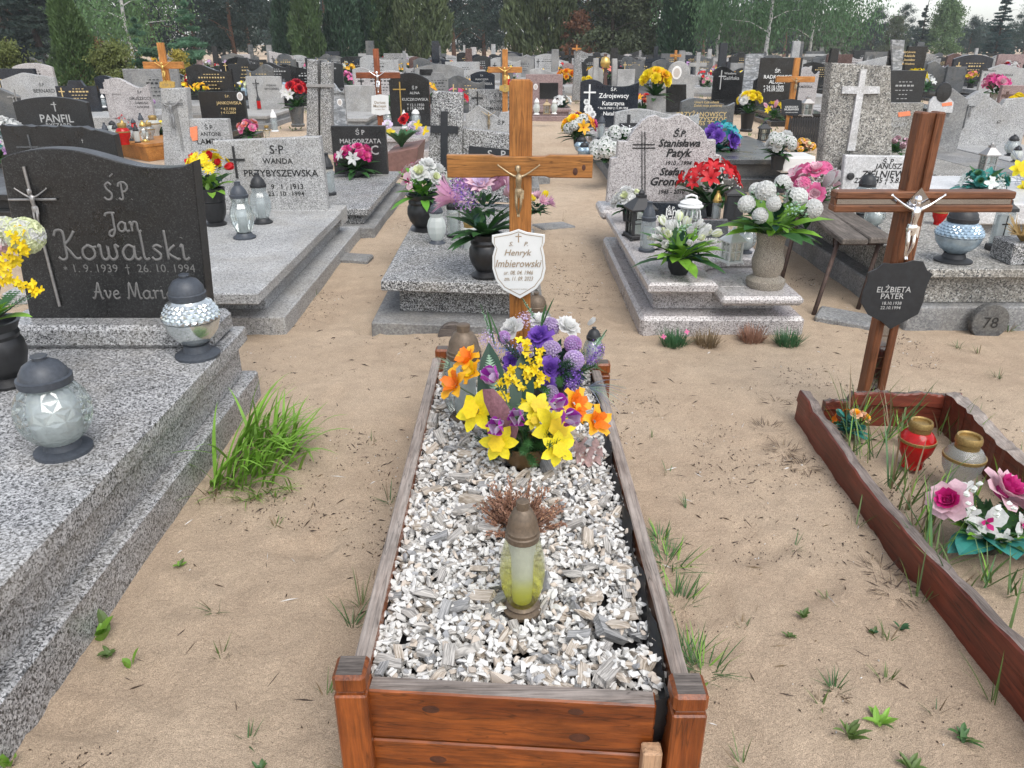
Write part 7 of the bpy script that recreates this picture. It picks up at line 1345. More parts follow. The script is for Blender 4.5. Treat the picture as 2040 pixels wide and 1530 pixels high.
mid('pale double headstone with dark cross in the upper right rows', 1945, 2032, 128, 196, 'pt', 'terrazzo_light', [('WALERIA', 1975, 141, 18), ('ROŻYCKA', 1976, 148, 28), ('GÓRSKA', 2007, 149, 24)], 'ink_black', cross=(1957, 130, 163, 1951, 1968, 139, 3, 'ink_black'))
mid('pinkish brown headstone with a dark cross at the right edge', 1983, 2052, 170, 232, 'rect', 'granite_pinkish', cross=(2008, 182, 210, 1996, 2018, 190, 4, 'granite_brown'))
g, h, Y = mid('tall black headstone with gold lettering beside a pale cross pillar', 1788, 1826, 92, 206, 'rect', 'granite_black', [('Ryżykowie', 1812, 104, 24), ('Adelaida', 1812, 111, 22), ('Stanisław', 1812, 119, 22), ('Wiesława', 1812, 127, 20)], 'ink_gold'); headstone(g, stone_poly([(1766, 206), (1787, 206), (1787, 100), (1772, 100)], Y), Y, .1, 'granite_black', name='headstone_wing'); h2 = headstone(g, stone_poly([(1780, 168), (1794, 168), (1803, 80), (1776, 79)], Y - .12), Y - .12, .08, 'marble_grey', name='cross_pillar')
for i, (x0, x1, yt, yb, kd, mt) in enumerate(((1838, 1880, 122, 182, 'wave', 'granite_darkgrey'), (1878, 1916, 133, 184, 'rect', 'granite_darkgrey'), (1897, 1938, 118, 166, 'rect', 'concrete_light'), (1640, 1690, 108, 166, 'rect', 'granite_brown'), (1700, 1757, 112, 172, 'slantr', 'terrazzo_light'), (1252, 1292, 128, 180, 'wave', 'granite_darkgrey'), (1296, 1335, 118, 178, 'arc', 'granite_darkgrey'), (1228, 1262, 138, 196, 'rect', 'concrete_light'), (1098, 1112, 98, 160, 'rect', 'concrete_grey'), (1055, 1112, 136, 176, 'wave', 'concrete_light'), (1170, 1200, 133, 190, 'arc', 'concrete_light'))):
    mid(('dark grey wavy headstone right of the tall gold-lettered stone', 'dark grey square headstone right of the wavy one', 'pale framed headstone behind the dark grey square one', 'red-brown leaning slab stone in the far right rows', 'pale low headstone left of the tall gold-lettered stone', 'dark wavy headstone left of the dome-topped one', 'dark arched headstone above the dome-topped one', 'small pale headstone with plate behind the yellow flowers', 'narrow grey concrete pillar above the pinkish headstone', 'pale wavy headstone directly behind the pinkish one', 'pale arched stone between the concrete twin pillars')[i], x0, x1, yt, yb, kd, mt, th=.12)
g = thing('grave', 'concrete twin pillars with a dark cross and gilt head between them', 'grave', tuple(P(1205, 205, 0)), 'graves'); Yp = 22.5
for q in ([(1180, 205), (1193, 205), (1193, 116), (1183, 116)], [(1219, 205), (1231, 205), (1230, 117), (1220, 117)]): headstone(g, stone_poly(q, Yp), Yp, .2, 'concrete_light', name='pillar')
mb = MB(); mb.prism(stone_poly([(1202, 205), (1209, 205), (1209, 107), (1203, 107)], Yp), Yp - .06, Yp, 'granite_brown'); mb.build('cross_post', g); mb = MB(); mb.lathe([(.0, -.16), (.12, -.1), (.14, 0), (.1, .12), (0, .15)], 'gold', 12, T(*D(1206, 124, Yp - .12))); mb.build('gilt_head', g, True)
g = thing('grave', 'speckled tapering obelisk with a small wooden cross on top', 'grave', tuple(P(1150, 195, 0)), 'graves'); headstone(g, stone_poly([(1140, 200), (1162, 200), (1157, 100), (1146, 100)], 24.5), 24.5, .25, 'terrazzo_bw', name='obelisk'); cross_relief(g, 1149, 89, 101, 1140, 1158, 97, 3, 24.5, 'wood_bright', 'wooden_top_cross', .06)
# white slab grave at far right, and the brown wedge planter
g = thing('grave', 'white marble slab grave behind the wide weathered one at right', 'grave', (4.2, 7.2, 0), 'graves'); tiers(g, [('plinth', 3.40, 5.6, 6.25, 7.6, -.05, .25, .01, 'concrete_grey'), ('slab', 3.36, 5.65, 6.2, 7.65, .25, .42, .01, 'marble_white')])
lan('house', 1962, 350, .42, 283, 'tall clear glass lantern with stepped grey roof on the white slab', lid='pewter', glass='glass_clear', wsc=.8); lan('globe', 2012, 310, .42, 268, 'white glass lantern at the right edge behind blue twigs', glass='glass_smoke')
c = P(2050, 372, .42); tw = thing('twig_spray', 'spray of pale blue glittery twigs with a yellow flower at the right edge', 'flowers', tuple(c), 'grave flowers'); mb = MB(); r = random.Random(4)
for i in range(70): a = r.uniform(0, 6.28); e = r.uniform(.3, 1.3); L = r.uniform(.25, .5); d = Vector((math.cos(a) * math.cos(e), math.sin(a) * math.cos(e), math.sin(e))); s_ = Vector((r.gauss(0, .06), r.gauss(0, .06), r.gauss(0, .06))); mb.tube([(0, 0, .05), d * L * .5 + s_, d * L], [.003, .002, .001], 'grass_blue', 3, cap=False)
link('twigs', mb.mesh('t'), tw); head(tw, 'daffodil', 'p_daff', 'p_yellow', D(2032, 335, c.y - .1), (-.3, -1, .3), .17); head(tw, 'daffodil', 'p_daff', 'p_yellow', D(2042, 372, c.y - .1), (-.3, -1, .3), .13)
c = P(797, 352, 0); o = thing('flower_trough', 'brown wedge-shaped trough with red roses right of the dark square headstone', 'planter', (c.x, c.y + .3, 0), 'grave flowers'); mb = MB(); mb.prism([(c.x - .22, 0), (c.x + .20, 0), (c.x + .26, .38), (c.x - .16, .30)], c.y, c.y + .9, 'planter_brown', None, .012); mb.build('trough', o)
for i in range(11): k = ((('rose', 'p_red', 'p_darkred'), ('rose', 'p_palelilac', 'p_white'), ('four', 'p_yellow', 'p_yellow'))[i % 3]); head(o, *k, Vector((c.x + .1 + random.uniform(-.3, .2), c.y + .3 + random.uniform(-.2, .4), .5 + random.uniform(-.06, .2))), (random.gauss(0, .5), -1, .7), .14, lo=True)
mb = MB()
for i in range(26): a = random.uniform(0, 6.28); leaf_blade(mb, (0, 0, .34), (math.cos(a), math.sin(a), 1.2), .34, .09, 'leaf_bluegreen', .6)
link('foliage', mb.mesh('f'), o)
# orange coffin-shaped box with lanterns
Yc = 9.9; g = thing('plank_grave', 'bright orange varnished box grave crowded with lanterns, upper left', 'grave', tuple(P(290, 322, 0)), 'graves'); mb = MB(); a, b, c = D(236, 280, Yc + 1.2), D(292, 290, Yc), D(345, 276, Yc + 1.0)
xa, xb, xc_ = P(240, 322, 0).x, P(297, 322, 0).x, P(352, 305, 0).x
z_ = .21; foot = [(-6.2, 12.4), (-5.42, 11.7), (-4.95, 12.6), (-5.2, 13.6), (-6.2, 13.6)]
mb.add([(x, y, 0) for x, y in foot] + [(x + (-.04 if x < -5.8 else .04 if x > -5.3 else 0), y - .04, z_) for x, y in foot], [(i, (i + 1) % 5, 5 + (i + 1) % 5, 5 + i) for i in range(5)] + [(5, 6, 7, 8, 9)], 'wood_bright_x'); mb.build('box', g)
mb = MB(); rim = [(x * 1.0 + (-.06 if x < -5.8 else .06 if x > -5.3 else 0), y - .06) for x, y in foot]; mb.add([(x, y, z_ + .002) for x, y in rim] + [(x, y, z_ + .04) for x, y in rim], [(i, (i + 1) % 5, 5 + (i + 1) % 5, 5 + i) for i in range(5)] + [(5, 6, 7, 8, 9)], 'wood_bright_x'); mb.build('rim', g)
r = random.Random(6); spots = [(215, 286), (235, 285), (250, 288), (262, 280), (275, 284), (290, 282), (300, 278), (228, 270), (248, 268), (270, 268), (310, 270), (238, 250), (285, 262)]
for i, (px, py) in enumerate(spots): lan(('cylinder', 'urn', 'jar', 'globe')[i % 4], px, py, .25, py - 30 - r.randint(0, 14), f'{"red" if i in (2, 9) else ("grey", "white", "clear")[i % 3]} lantern on the orange box grave, {ORD[sorted(q[0] for q in spots).index(px)].replace("frontmost", "first")} from the left', group='lanterns on the orange box', glass='red_glass' if i in (2, 9) else ('glass_smoke', 'glass_frosted', 'glass_clear')[i % 3], lid=('slate_plastic', 'black_plastic', 'gold')[i % 3])
# wooden crosses of the middle rows
def midcross(label, px0, px1, ytop, ybar, xpost, Y, wpx, mv, mh, fig, plaque, texts, ink):
    xm = D(xpost, ybar, Y).x; a, b = D(px0, ybar, Y), D(px1, ybar, Y); k = wpx / PXM(a) / 2; zt = D(xpost, ytop, Y).z; root = thing('wooden_cross', label, 'cross', (xm, Y, 0), 'wooden crosses'); mb = MB(); mb.bbox(xm - k, xm + k, Y - .03, Y + .03, -.05, zt, .006, mv); mb.build('cross_post', root); mb = MB(); mb.bbox(a.x, b.x, Y - .045, Y + .02, a.z - k, a.z + k, .006, mh); mb.build('cross_bar', root)
    corpus(root, D(fig[0], fig[1], Y - .07), fig[2] / PXM(a), fig[3]); x0, x1, y0, y1, pm = plaque; mb = MB(); xmid = (x0 + x1) / 2; mb.prism(stone_poly([(x0, y1 - 4), (xmid, y1), (x1, y1 - 4), (x1, y0 + 3), (xmid, y0), (x0, y0 + 3)], Y - .05), Y - .055, Y - .035, pm); p = mb.build('plaque', root)
    for t in texts: inscribe(p, t[0], t[1], t[2], t[3], Y - .055, ink, None, 0, .01)
midcross('bright orange wooden cross with gilt figure, upper left', 287, 366, 85, 130, 327, 11.6, 13, 'wood_bright', 'wood_bright_x', (329, 163, 36, 'gold'), (318, 348, 160, 178, 'gold'), [('† Ś.P. †', 332, 169, 18)], 'ink_brown')
midcross('red-brown painted cross with silver figure and white plaque', 710, 797, 97, 150, 752, 12.2, 11, 'wood_red_z', 'wood_red_x', (754, 185, 40, 'silver'), (740, 774, 188, 230, 'plaque_white'), [('Dariusz', 757, 204, 22), ('Maciejak', 757, 212, 26), ('ur. 02.01.1969', 757, 218, 18)], 'ink_brown')
midcross('orange double cross with gilt figure left of the pinkish headstone', 972, 1040, 98, 139, 1006, 14.0, 11, 'wood_bright', 'wood_bright_x', (1006, 170, 34, 'gold'), (995, 1018, 168, 184, 'gold'), [('†', 1006, 176, 5)], 'ink_brown')
midcross('slim orange cross with dark figure and black plaque, right', 1545, 1622, 115, 158, 1583, 13.4, 11, 'wood_bright', 'wood_bright_x', (1583, 185, 28, 'bronze'), (1557, 1597, 197, 231, 'plaque_black'), [('GRZEGORZ', 1577, 213, 26), ('MURAWSKI', 1577, 218, 28), ('spoczywa w pokoju', 1577, 224, 24)], 'ink_white')
midcross('small orange cross with figure above the dome-topped headstone', 1335, 1357, 100, 111, 1346, 30, 5, 'wood_bright', 'wood_bright_x', (1346, 118, 8, 'gold'), (1343, 1349, 119, 123, 'gold'), [], 'ink_brown')
fn = thing('picket_fence', 'low black picket fence behind the pebbled cross slab', 'fence', tuple(P(1608, 280, 0)))
Yf = 13.2; mb = MB(); a, b = D(1574, 245, Yf), D(1642, 245, Yf); n = 15
for k in range(n):
    x = a.x + (b.x - a.x) * k / (n - 1); m2 = MB(); zt = D(1600, 233, Yf).z; m2.prism([(x - .016, 0.02), (x + .016, .02), (x + .016, zt - .03), (x, zt), (x - .016, zt - .03)], Yf, Yf + .02, 'iron_black'); m2.build('picket', fn)
for py in (243, 272): z = D(1600, py, Yf).z; mb = MB(); mb.box(a.x, b.x, Yf + .022, Yf + .045, z - .02, z + .02, 'iron_black'); mb.build('rail', fn)
# flowers of the middle rows: label, px, base y, z, vase top, radius px, heads, n, vase, extras
Pk, Pp, Mg, Or, Wm, Wl = ('rose', 'p_pink', 'p_palepink'), ('rose', 'p_palepink', 'p_pink'), ('rose', 'p_magenta', 'p_pink'), ('lily', 'p_orange', 'p_deeporange'), ('hydrangea', 'p_white', 'p_white'), ('lily', 'p_white', 'p_cream'); Ye = ('rose', 'p_yellow', 'p_daff'); Rr = ('rose', 'p_red', 'p_darkred'); Li = ('lily', 'p_palelilac', 'p_mauve'); Tl = ('lily', 'p_teal', 'leaf_teal')
for i, (lb, px, by, z, vt, R, hd, n, vk, vm, kw) in enumerate([
    ('mixed bouquet of orange, pink and white flowers by the dark blue wavy headstone', 1150, 292, .2, 275, 34, [Or, ('gerbera', 'p_pink', 'p_palepink'), Wm, Mg, ('rose', 'p_yellow', 'p_orange')], 18, 'pot', 'black_plastic', {}),
    ('big white pompon flowers left of the rounded headstone, lower cluster', 1206, 322, .33, 320, 27, [Wm], 8, None, None, dict(size=.6)), ('big white pompon flowers left of the rounded headstone, upper cluster', 1230, 288, .33, 286, 22, [Wm], 6, None, None, dict(size=.6)),
    ('teal artificial flowers with a violet centre on the dark slab', 1432, 300, .36, 298, 34, [Tl, Tl, ('rose', 'p_purple', 'p_purple')], 9, None, None, dict(leaf='leaf_teal', size=.5)), ('orange and yellow lilies on the wavy terrazzo headstone', 1390, 248, .36, 245, 18, [Or, ('lily', 'p_yellow', 'p_daff')], 7, None, None, dict(size=.5)),
    ('tall vase of yellow and orange roses left of the dome-topped headstone', 1302, 236, .3, 190, 30, [Ye, Ye, ('rose', 'p_orange', 'p_yellow')], 14, 'column', 'concrete_light', dict(tall=.9)), ('red and orange bouquet under the yellow roses', 1279, 222, .25, 215, 22, [('rose', 'p_salmon', 'p_red'), Mg, Or], 10, None, None, {}),
    ('orange roses above the pinkish headstone', 1130, 165, .5, 150, 18, [('rose', 'p_orange', 'p_deeporange')], 10, None, None, {}), ('yellow flowers on the dark blue wavy headstone', 1169, 172, .5, 166, 14, [Ye], 7, None, None, {}),
    ('yellow and white roses in a black vase beside the veined pillar', 1486, 262, .3, 225, 24, [Ye, Wt, Ye], 13, 'column', 'black_vase', dict(tall=.9)), ('white chrysanthemums in a dark pot left of the white box', 1548, 338, .3, 308, 30, [Wm, Wt, Wm], 14, 'pot', 'black_plastic', {}),
    ('orange and peach flowers behind the white box', 1592, 312, .3, 305, 24, [('hydrangea', 'p_orange', 'p_peach'), ('rose', 'p_peach', 'p_cream')], 10, None, None, {}), ('yellow flowers with a pink tulip left of the slim orange cross', 1541, 235, .3, 222, 22, [('lily', 'p_yellow', 'p_daff'), ('bud', 'p_palepink', 'p_pink')], 8, None, None, {}),
    ('yellow lilies in a black vase right of the pebbled slab', 1813, 205, .3, 180, 24, [('lily', 'p_yellow', 'p_daff'), ('lily', 'p_daff', 'p_orange')], 11, 'column', 'black_vase', dict(tall=.8)), ('orange and red flowers beside the tall gold-lettered stone', 1786, 150, .5, 142, 16, [Or, Rr], 8, None, None, {}),
    ('white lilies with dark leaves right of the yellow lilies', 1842, 180, .3, 172, 20, [Wl], 6, None, None, dict(leaf='leaf_bluegreen')), ('yellow chrysanthemums beside the stickered stone', 1781, 212, .3, 206, 16, [Ye], 8, None, None, {}), ('yellow roses on the dark grey stone in the right rows', 1925, 172, .3, 160, 13, [Ye], 8, 'pot', 'white_ceramic', {}),
    ('magenta lilies in a vase in front of the pale double headstone', 1976, 205, .3, 185, 26, [('lily', 'p_magenta', 'p_pink'), Pk], 12, 'column', 'terrazzo_light', {}), ('large yellow chrysanthemums at the right edge', 2030, 232, .3, 222, 30, [('mum', 'p_yellow', 'p_daff')], 12, None, None, {}),
    ('white and green flowers above the pale double headstone', 2005, 150, .5, 142, 18, [Wt, ('rose', 'p_darkred', 'p_red')], 9, None, None, {}), ('faded peach and white flowers before the stickered stone', 1762, 262, .3, 256, 17, [('rose', 'p_peach', 'p_cream'), Wt], 8, None, None, {}), ('white flowers in a dark pot right of the stickered stone', 1826, 262, .3, 250, 18, [Wl], 8, 'pot', 'black_plastic', {}),
    ('dusty mauve dried flowers behind the white name plate', 1785, 305, .39, 300, 22, [('hydrangea', 'p_dusty', 'p_palepink')], 6, None, None, {}), ('pink carnations on the low lettered stone grave, upper left', 500, 282, .3, 270, 22, [Pk, ('rose', 'p_salmon', 'p_palepink')], 9, 'pot', 'black_plastic', {}),
    ('red and white roses on a stone column left of the twin pillars', 594, 252, .1, 212, 28, [Rr, Wl, Rr], 11, 'column', 'granite_darkgrey', dict(size=.4, tall=.8)), ('white and mint bouquet at the far left edge', 14, 285, .3, 275, 34, [Wt, Wl], 12, None, None, dict(leaf='leaf_teal')), ('violet flowers at the left edge behind the wavy stone', 0, 318, .3, 312, 26, [('lily', 'p_mauve', 'p_purple'), Wt], 9, None, None, {}),
    ('red lilies among the lanterns of the orange box', 256, 250, .25, 246, 24, [('lily', 'p_red', 'p_darkred')], 9, None, None, {}), ('white tulips and a yellow cup right end of the orange box', 318, 268, .25, 262, 20, [('tulip', 'p_white', 'p_cream'), ('tulip', 'p_yellow', 'p_yellow')], 9, None, None, {}), ('red and cream flowers in a black pot right of the stone pillar', 388, 190, .3, 176, 20, [Rr, ('lily', 'p_cream', 'p_white')], 9, 'pot', 'black_plastic', {}),
    ('red and white flowers above the black photo headstone', 447, 178, .3, 172, 20, [Rr, Wl], 11, None, None, {}), ('violet and white bouquet behind the red-brown cross', 731, 145, .3, 138, 20, [Li, Wl], 11, None, None, {}), ('pink orchids left of the red-brown cross', 690, 166, .4, 160, 16, [('orchid', 'p_pink', 'p_mauve')], 9, None, None, {}), ('pink flower pot before the pale concrete slab', 721, 205, .25, 197, 12, [Pk], 7, 'pot', 'black_plastic', {}),
    ('blue and white bouquet right of the red-brown cross', 770, 190, .4, 182, 18, [('rose', 'p_blue', 'p_white'), Wl], 8, None, None, {}), ('dark green leafy bouquet before the black gilt-cross stone', 787, 225, .3, 218, 22, [('bud', 'leaf_bluegreen', 'leaf_green')], 6, None, None, dict(leaf='leaf_bluegreen', nleaf=30)), ('yellow and orange bouquet left of the lettered terrazzo stone', 917, 205, .3, 195, 22, [('gerbera', 'p_orange', 'p_yellow'), Wl], 8, 'column', 'black_vase', dict(leaf='leaf_bluegreen')),
    ('pink proteas and yellow tulips peeping out right of the central cross', 1070, 425, .2, 418, 30, [('protea', 'p_rosemauve', 'p_palepink'), ('tulip', 'p_yellow', 'p_daff'), ('lily', 'p_white', 'p_white')], 7, None, None, {}), ('pink and white flowers beside the teal ones', 1458, 300, .36, 296, 15, [Pp], 6, None, None, {}), ('pale yellow and red carnations behind the dark grey headstone', 1408, 172, .3, 166, 13, [('gerbera', 'p_cream', 'p_pink')], 7, None, None, {}),
    ('yellow flowers on the black stone right of the arched niche', 858, 158, .3, 154, 9, [Ye], 5, None, None, {}), ('small fir and white flowers left of the dark blue wavy headstone', 1120, 218, .2, 212, 20, [('four', 'p_white', 'p_white')], 12, None, None, dict(leaf='leaf_dark', nleaf=26))]):
    k_ = dict(size=.34, nleaf=20); k_.update(kw); vb(lb, px, by, z, vt, R, hd, n, vk, vm or 'black_vase', seed=50 + i, **k_)
g = thing('flower_box', 'white rectangular flower box behind the pink peonies', 'planter', tuple(P(1590, 340, .0)), 'grave flowers'); mb = MB(); mb.prism(stone_poly([(1558, 345), (1628, 345), (1625, 312), (1556, 313)], 8.8), 8.8, 9.2, 'white_ceramic', None, .02); mb.build('box', g)
for i, (kd, px, by, z, tp, gl, ld, lb) in enumerate([('urn', 774, 252, .3, 217, 'glass_smoke', 'white_plastic', 'white lantern before the black gilt-cross stone, leftmost'), ('cylinder', 806, 254, .3, 219, 'glass_smoke', 'white_plastic', 'white lantern before the black gilt-cross stone, middle'), ('globe', 829, 252, .3, 217, 'glass_smoke', 'white_plastic', 'round white lantern before the black gilt-cross stone, rightmost'), ('cylinder', 548, 262, .3, 218, 'glass_smoke', 'white_plastic', 'white lantern on the pale slab right of the pink carnations'), ('jar', 533, 272, .3, 250, 'glass_clear', 'gold', 'small glass jar left of the white lantern'),
    ('mirror', 1158, 310, .1, 270, 'iris_glass', 'black_plastic', 'black-topped bluish lantern at the slab corner, left one'), ('mirror', 1163, 318, .1, 282, 'iris_glass', 'black_plastic', 'black-topped bluish lantern at the slab corner, right one'), ('cylinder', 1197, 277, .33, 227, 'glass_smoke', 'slate_plastic', 'tall grey lantern before the dark blue wavy headstone'), ('urn', 1069, 228, .25, 195, 'glass_frosted', 'white_plastic', 'white heart lantern before the pinkish headstone, left'), ('house', 1089, 228, .25, 198, 'glass_clear', 'bronze', 'small bronze lantern before the pinkish headstone, middle'), ('urn', 1104, 227, .25, 196, 'glass_frosted', 'white_plastic', 'white heart lantern before the pinkish headstone, right'),
    ('globe', 2022, 322, .42, 290, 'glass_frosted', 'black_plastic', 'white lantern with black lid at the right edge'), ('cylinder', 1817, 312, .39, 270, 'glass_frosted', 'black_plastic', 'white lantern with black lid behind the right cross'), ('globe', 1432, 262, .36, 238, 'glass_smoke', 'slate_plastic', 'grey lantern before the gold-lettered stone'), ('house', 1605, 232, .3, 190, 'glass_clear', 'pewter', 'grey lantern house behind the picket fence'), ('house', 1520, 282, .3, 240, 'glass_clear', 'black_plastic', 'black lantern left of the picket fence'), ('urn', 195, 212, .25, 186, 'glass_clear', 'white_plastic', 'glass lantern on the pale slab right of the thuja cone, left one'), ('urn', 208, 213, .25, 188, 'glass_smoke', 'white_plastic', 'glass lantern on the pale slab right of the thuja cone, right one'),
    ('globe', 420, 182, .25, 164, 'glass_smoke', 'slate_plastic', 'grey lantern left of the red and white flowers'), ('cylinder', 506, 215, .25, 188, 'red_glass', 'black_plastic', 'red lantern with black lid before the pale crucifix stone, left'), ('cylinder', 517, 218, .25, 190, 'red_glass', 'black_plastic', 'red lantern with black lid before the pale crucifix stone, right'), ('cylinder', 711, 205, .25, 180, 'glass_smoke', 'black_plastic', 'lantern on the pale concrete slab, left of the pair'), ('cylinder', 742, 205, .25, 180, 'glass_smoke', 'black_plastic', 'lantern on the pale concrete slab, right of the pair')]):
    lan(kd, px, by, z, tp, lb, glass=gl, lid=ld)
# ------------------------------------------------------------------ the crowded far rows
def far_variant(kind, mat, seed):
    r = random.Random(seed); mb = MB(); w_ = r.uniform(.65, 1.2); h = r.uniform(.6, .88); sm = mat if r.random() < .6 else 'terrazzo_light'
    mb.bbox(-w_ / 2 - .15, w_ / 2 + .15, -1.9, .3, -.05, .1, .01, 'concrete_grey'); mb.bbox(-w_ / 2 - .08, w_ / 2 + .08, -1.8, .2, .1, .3, .01, sm)
    if kind == 'cross':
        k = .07; mb.prism([(-k, .3), (k, .3), (k, .95), (.33, .95), (.33, 1.09), (k, 1.09), (k, 1.45), (-k, 1.45), (-k, 1.09), (-.33, 1.09), (-.33, .95), (-k, .95)], 0, .1, mat, None, .008)
    elif kind == 'pillar':
        mb.prism([(-.16, .3), (.16, .3), (.13, 1.5), (-.13, 1.5)], 0, .14, mat, None, .008); mb.prism([(.17, .3), (w_ / 2, .3), (w_ / 2, .85), (.17, .9)], .01, .11, mat, None, .008)
    else:
        n = 14; top = [(w_ / 2 - w_ * k / n, .3 + h * SH[kind](1 - k / n)) for k in range(n + 1)]; mb.prism([(-w_ / 2, .29), (w_ / 2, .29)] + top, 0, .1, mat, None, .008)
    dark = mat in ('granite_black', 'granite_blueblack', 'granite_charcoal', 'granite_darkgrey'); ink = r.choice(['ink_grey', 'ink_gold', 'ink_grey']) if dark else 'ink_black'
    if kind not in ('cross', 'pillar'):
        for k in range(5):
            q = w_ * r.uniform(.10, .26) * (1.25 if k == 1 else 1); z = .3 + h * (.72 - k * .10); t_ = .034 if k == 1 else .016; n_ = max(3, int(q / .035)); sh_ = w_ * .06
            for j in range(n_): xa = -q + 2 * q * j / n_ + sh_; xb = xa + 2 * q / n_ * r.uniform(.45, .8); mb.add([(xa, -.004, z), (xb, -.004, z), (xb, -.004, z + t_), (xa, -.004, z + t_)], [(0, 1, 2, 3)], ink)
        if r.random() < .6: x = -w_ * .36; z = .3 + h * .35; mb.box(x - .012, x + .012, -.012, 0, z, z + h * .42, ink); mb.box(x - .07, x + .07, -.013, 0, z + h * .28, z + h * .28 + .024, ink)
    return mb.mesh('far_grave')
FV = {}
def far_get(kind, mat, v):
    if (kind, mat, v) not in FV: FV[kind, mat, v] = far_variant(kind, mat, hash_(kind + mat) + v)
    return FV[kind, mat, v]
def hash_(s): return sum((i + 1) * ord(c) for i, c in enumerate(s))
CN = dict(granite_black='black', granite_blueblack='blue-black', granite_charcoal='charcoal', granite_darkgrey='dark grey', terrazzo_light='light grey', concrete_light='pale concrete', terrazzo_bw='speckled', granite_rosy='rosy grey', granite_brown='brown', concrete_grey='grey concrete', granite_pinkish='pinkish')
KN = dict(wave='wavy-topped', waver='wavy-topped', arc='round-topped', rect='square', peak='peaked', slant='slant-topped', dome='dome-topped', steps='stepped', cross='cross-shaped', pillar='pillar')
REG = [(-999, 200, 'below the cone thuja'), (200, 450, 'below the bluish shrubs'), (450, 660, 'below the left thuja columns'), (660, 880, 'below the paired columns'), (880, 1120, 'behind the central cross'), (1120, 1370, 'right of the brown shrub'), (1370, 1560, 'below the left drooping trees'), (1560, 1720, 'below the right drooping tree'), (1720, 1880, 'below the distant pines'), (1880, 9999, 'below the blue spruce')]
def region(px): return next(t for a, b, t in REG if a <= px < b)
def topx(x, y, z): return 1020 + F * x / (y * CT + (CH - z) * ST)
fr = random.Random(21); rows = [17.2, 20.3, 23.3, 26.2, 29.0, 31.8, 34.6, 37.4, 40.3, 43.3, 46.5, 50, 54]; cnt = 0; placed = []
taken = [(o.location.x, o.location.y + .8) for o in COL.objects if o.get('category') == 'grave']
for ri, Yr in enumerate(rows):
    x = -Yr * .72 + fr.uniform(0, 1)
    while x < Yr * .72:
        x += fr.uniform(1.15, 1.8) * (1.0 if Yr < 30 else 1.15)
        y = Yr + fr.uniform(-.35, .35)
        if fr.random() < .12 or any(abs(x - a) < 1.25 and abs(y - b) < 2.0 for a, b in taken): continue
        if abs(x - .9) < 1.1 and Yr < 24: continue
        kind = fr.choice(['wave', 'waver', 'arc', 'rect', 'rect', 'peak', 'slant', 'dome', 'steps', 'wave', 'arc', 'wave'] if Yr < 25 else ['wave', 'waver', 'arc', 'rect', 'rect', 'peak', 'slant', 'dome', 'steps', 'cross', 'pillar', 'wave']); mat = fr.choices(list(CN), [6, 6, 6, 6, 4, 3, 3, 2, 1, 3, 1])[0]; px = topx(x, y, .6)
        if not -60 < px < 2100 or cnt >= 295 or (90 < px < 430 and 23 < Yr < 52): continue
        o = link('grave', far_get(kind, mat, fr.randint(0, 1)), None, (x, y, 0), (0, 0, fr.uniform(-.05, .05)), fr.uniform(.88, 1.15)); d_ = 'in the nearer far rows' if Yr < 25 else 'in the middle far rows' if Yr < 36 else 'in the farthest rows'
        tag(o, f'{CN[mat]} {KN[kind]} gravestone {d_} {region(px)}', 'grave', 'graves of the far rows'); cnt += 1; placed.append((x, y, px, Yr))
def far_flower(seed):
    r = random.Random(seed); mb = MB(); cols = r.choice([['p_yellow', 'p_orange'], ['p_white', 'p_cream'], ['p_pink', 'p_white'], ['p_red', 'p_white'], ['p_mauve', 'p_white'], ['p_yellow', 'p_white'], ['p_salmon', 'p_yellow'], ['p_red', 'p_pink']])
    for i in range(16):
        d = Vector((r.gauss(0, 1), r.gauss(0, 1), abs(r.gauss(0, .8)))).normalized(); c = Vector((0, 0, .24)) + d * .17 * r.uniform(.7, 1.1); k = .055; M = T(*c) @ frame_to(d); vs = [(0, 0, 0)] + [(k * math.cos(j * 1.047) * (1 if j % 2 else .7), k * math.sin(j * 1.047) * (1 if j % 2 else .7), .02) for j in range(6)]; mb.add(vs, [(0, j, j % 6 + 1) for j in range(1, 7)], r.choice(cols), M)
    for i in range(14): a = r.uniform(0, 6.28); leaf_blade(mb, (0, 0, .12), (math.cos(a), math.sin(a), r.uniform(.2, 1.2)), .2, .06, 'leaf_green', .5, .2, 2)
    mb.lathe([(.06, 0), (.09, .14)], 'black_vase', 8); return mb.mesh('far_flowers'), cols
FF = [far_flower(900 + i) for i in range(14)]; FN = dict(p_yellow='yellow', p_orange='orange', p_white='white', p_cream='cream', p_pink='pink', p_red='red', p_mauve='mauve', p_salmon='salmon')
def far_lamp(gl, ld): mb = MB(); mb.lathe([(.07, 0), (.06, .03), (.085, .12), (.06, .2)], gl, 10); mb.lathe([(.07, .2), (.05, .26), (.02, .29), (.02, .31), (0, .31)], ld, 10); return mb.mesh('far_lamp', 40)
FL = [(far_lamp('glass_smoke', 'white_plastic'), 'white'), (far_lamp('glass_frosted', 'black_plastic'), 'pale'), (far_lamp('red_glass', 'gold'), 'red'), (far_lamp('iris_glass', 'black_plastic'), 'bluish')]
nf = nl = 0
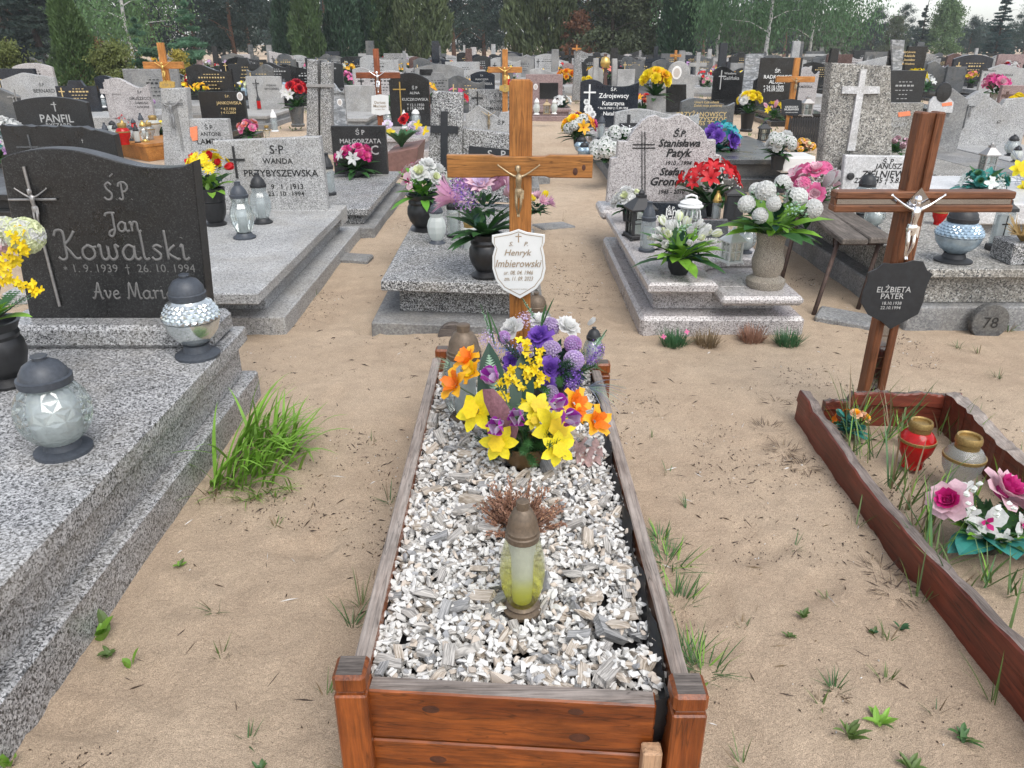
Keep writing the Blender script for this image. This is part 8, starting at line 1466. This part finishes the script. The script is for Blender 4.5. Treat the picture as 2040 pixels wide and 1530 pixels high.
for x, y, px, Yr in sorted(placed, key=lambda t: t[1]):
    for _ in range(fr.choice([0, 1, 1, 2])):
        if nf < 290: me, cs = fr.choice(FF); o = link('flowers', me, None, (x + fr.uniform(-.45, .45), y - fr.uniform(.25, 1.2), .30), (0, 0, fr.uniform(0, 6)), fr.uniform(.8, 1.5)); tag(o, f'{FN[cs[0]]} and {FN[cs[1]]} flowers on a far grave {region(px)}', 'flowers', 'flowers of the far rows'); nf += 1
    for _ in range(fr.choice([0, 1, 1, 2])):
        if nl < 200 and Yr < 38: me, cn = fr.choice(FL); o = link('grave_lantern', me, None, (x + fr.uniform(-.4, .4), y - fr.uniform(.3, 1.3), .30), (0, 0, 0), fr.uniform(.8, 1.2)); tag(o, f'{cn} lantern on a far grave {region(px)}', 'lantern', 'lanterns of the far rows'); nl += 1
# low hedges and grass between the far rows
def far_ground():
    q = np.random.default_rng(8); n = 26000; Y = 12 + 60 * q.random(n) ** .8; X = (q.random(n) * 2 - 1) * Y * .75; k = vnoise(X, Y, .35, 61) + .4 * vnoise(X, Y, 1.3, 62) > .02; X, Y = X[k], Y[k]; n = len(X)
    C = np.stack([X, Y, gz(X, Y) + .02], 1); d = q.normal(0, .5, (n, 3)); d[:, 2] = 1; V, Fc = leaves_np(C, d, q.uniform(.06, .16, n), .03, q); return np_mesh('g', V, Fc, ['leaf_grass_dull'])
o = stuff(link('sparse_grass', far_ground())); tag(o, 'sparse dull grass between the far graves', 'grass')
# ------------------------------------------------------------------ thin damp air
mb = MB(); mb.box(-260, 260, -8, 300, -2, 24, 'sand'); hz_ = link('haze', mb.mesh('haze'), None); hz_.data.materials.clear()
hm_ = bpy.data.materials.new('haze'); hm_.use_nodes = True; nn = hm_.node_tree.nodes; nn.clear(); ho = nn.new('ShaderNodeOutputMaterial'); pv = nn.new('ShaderNodeVolumePrincipled'); pv.inputs['Density'].default_value = .0006; pv.inputs['Color'].default_value = (.86, .91, .96, 1); hm_.node_tree.links.new(pv.outputs[0], ho.inputs['Volume'])
hz_.data.materials.append(hm_); stuff(hz_); tag(hz_, 'thin pale haze between the graves and trees', 'haze')
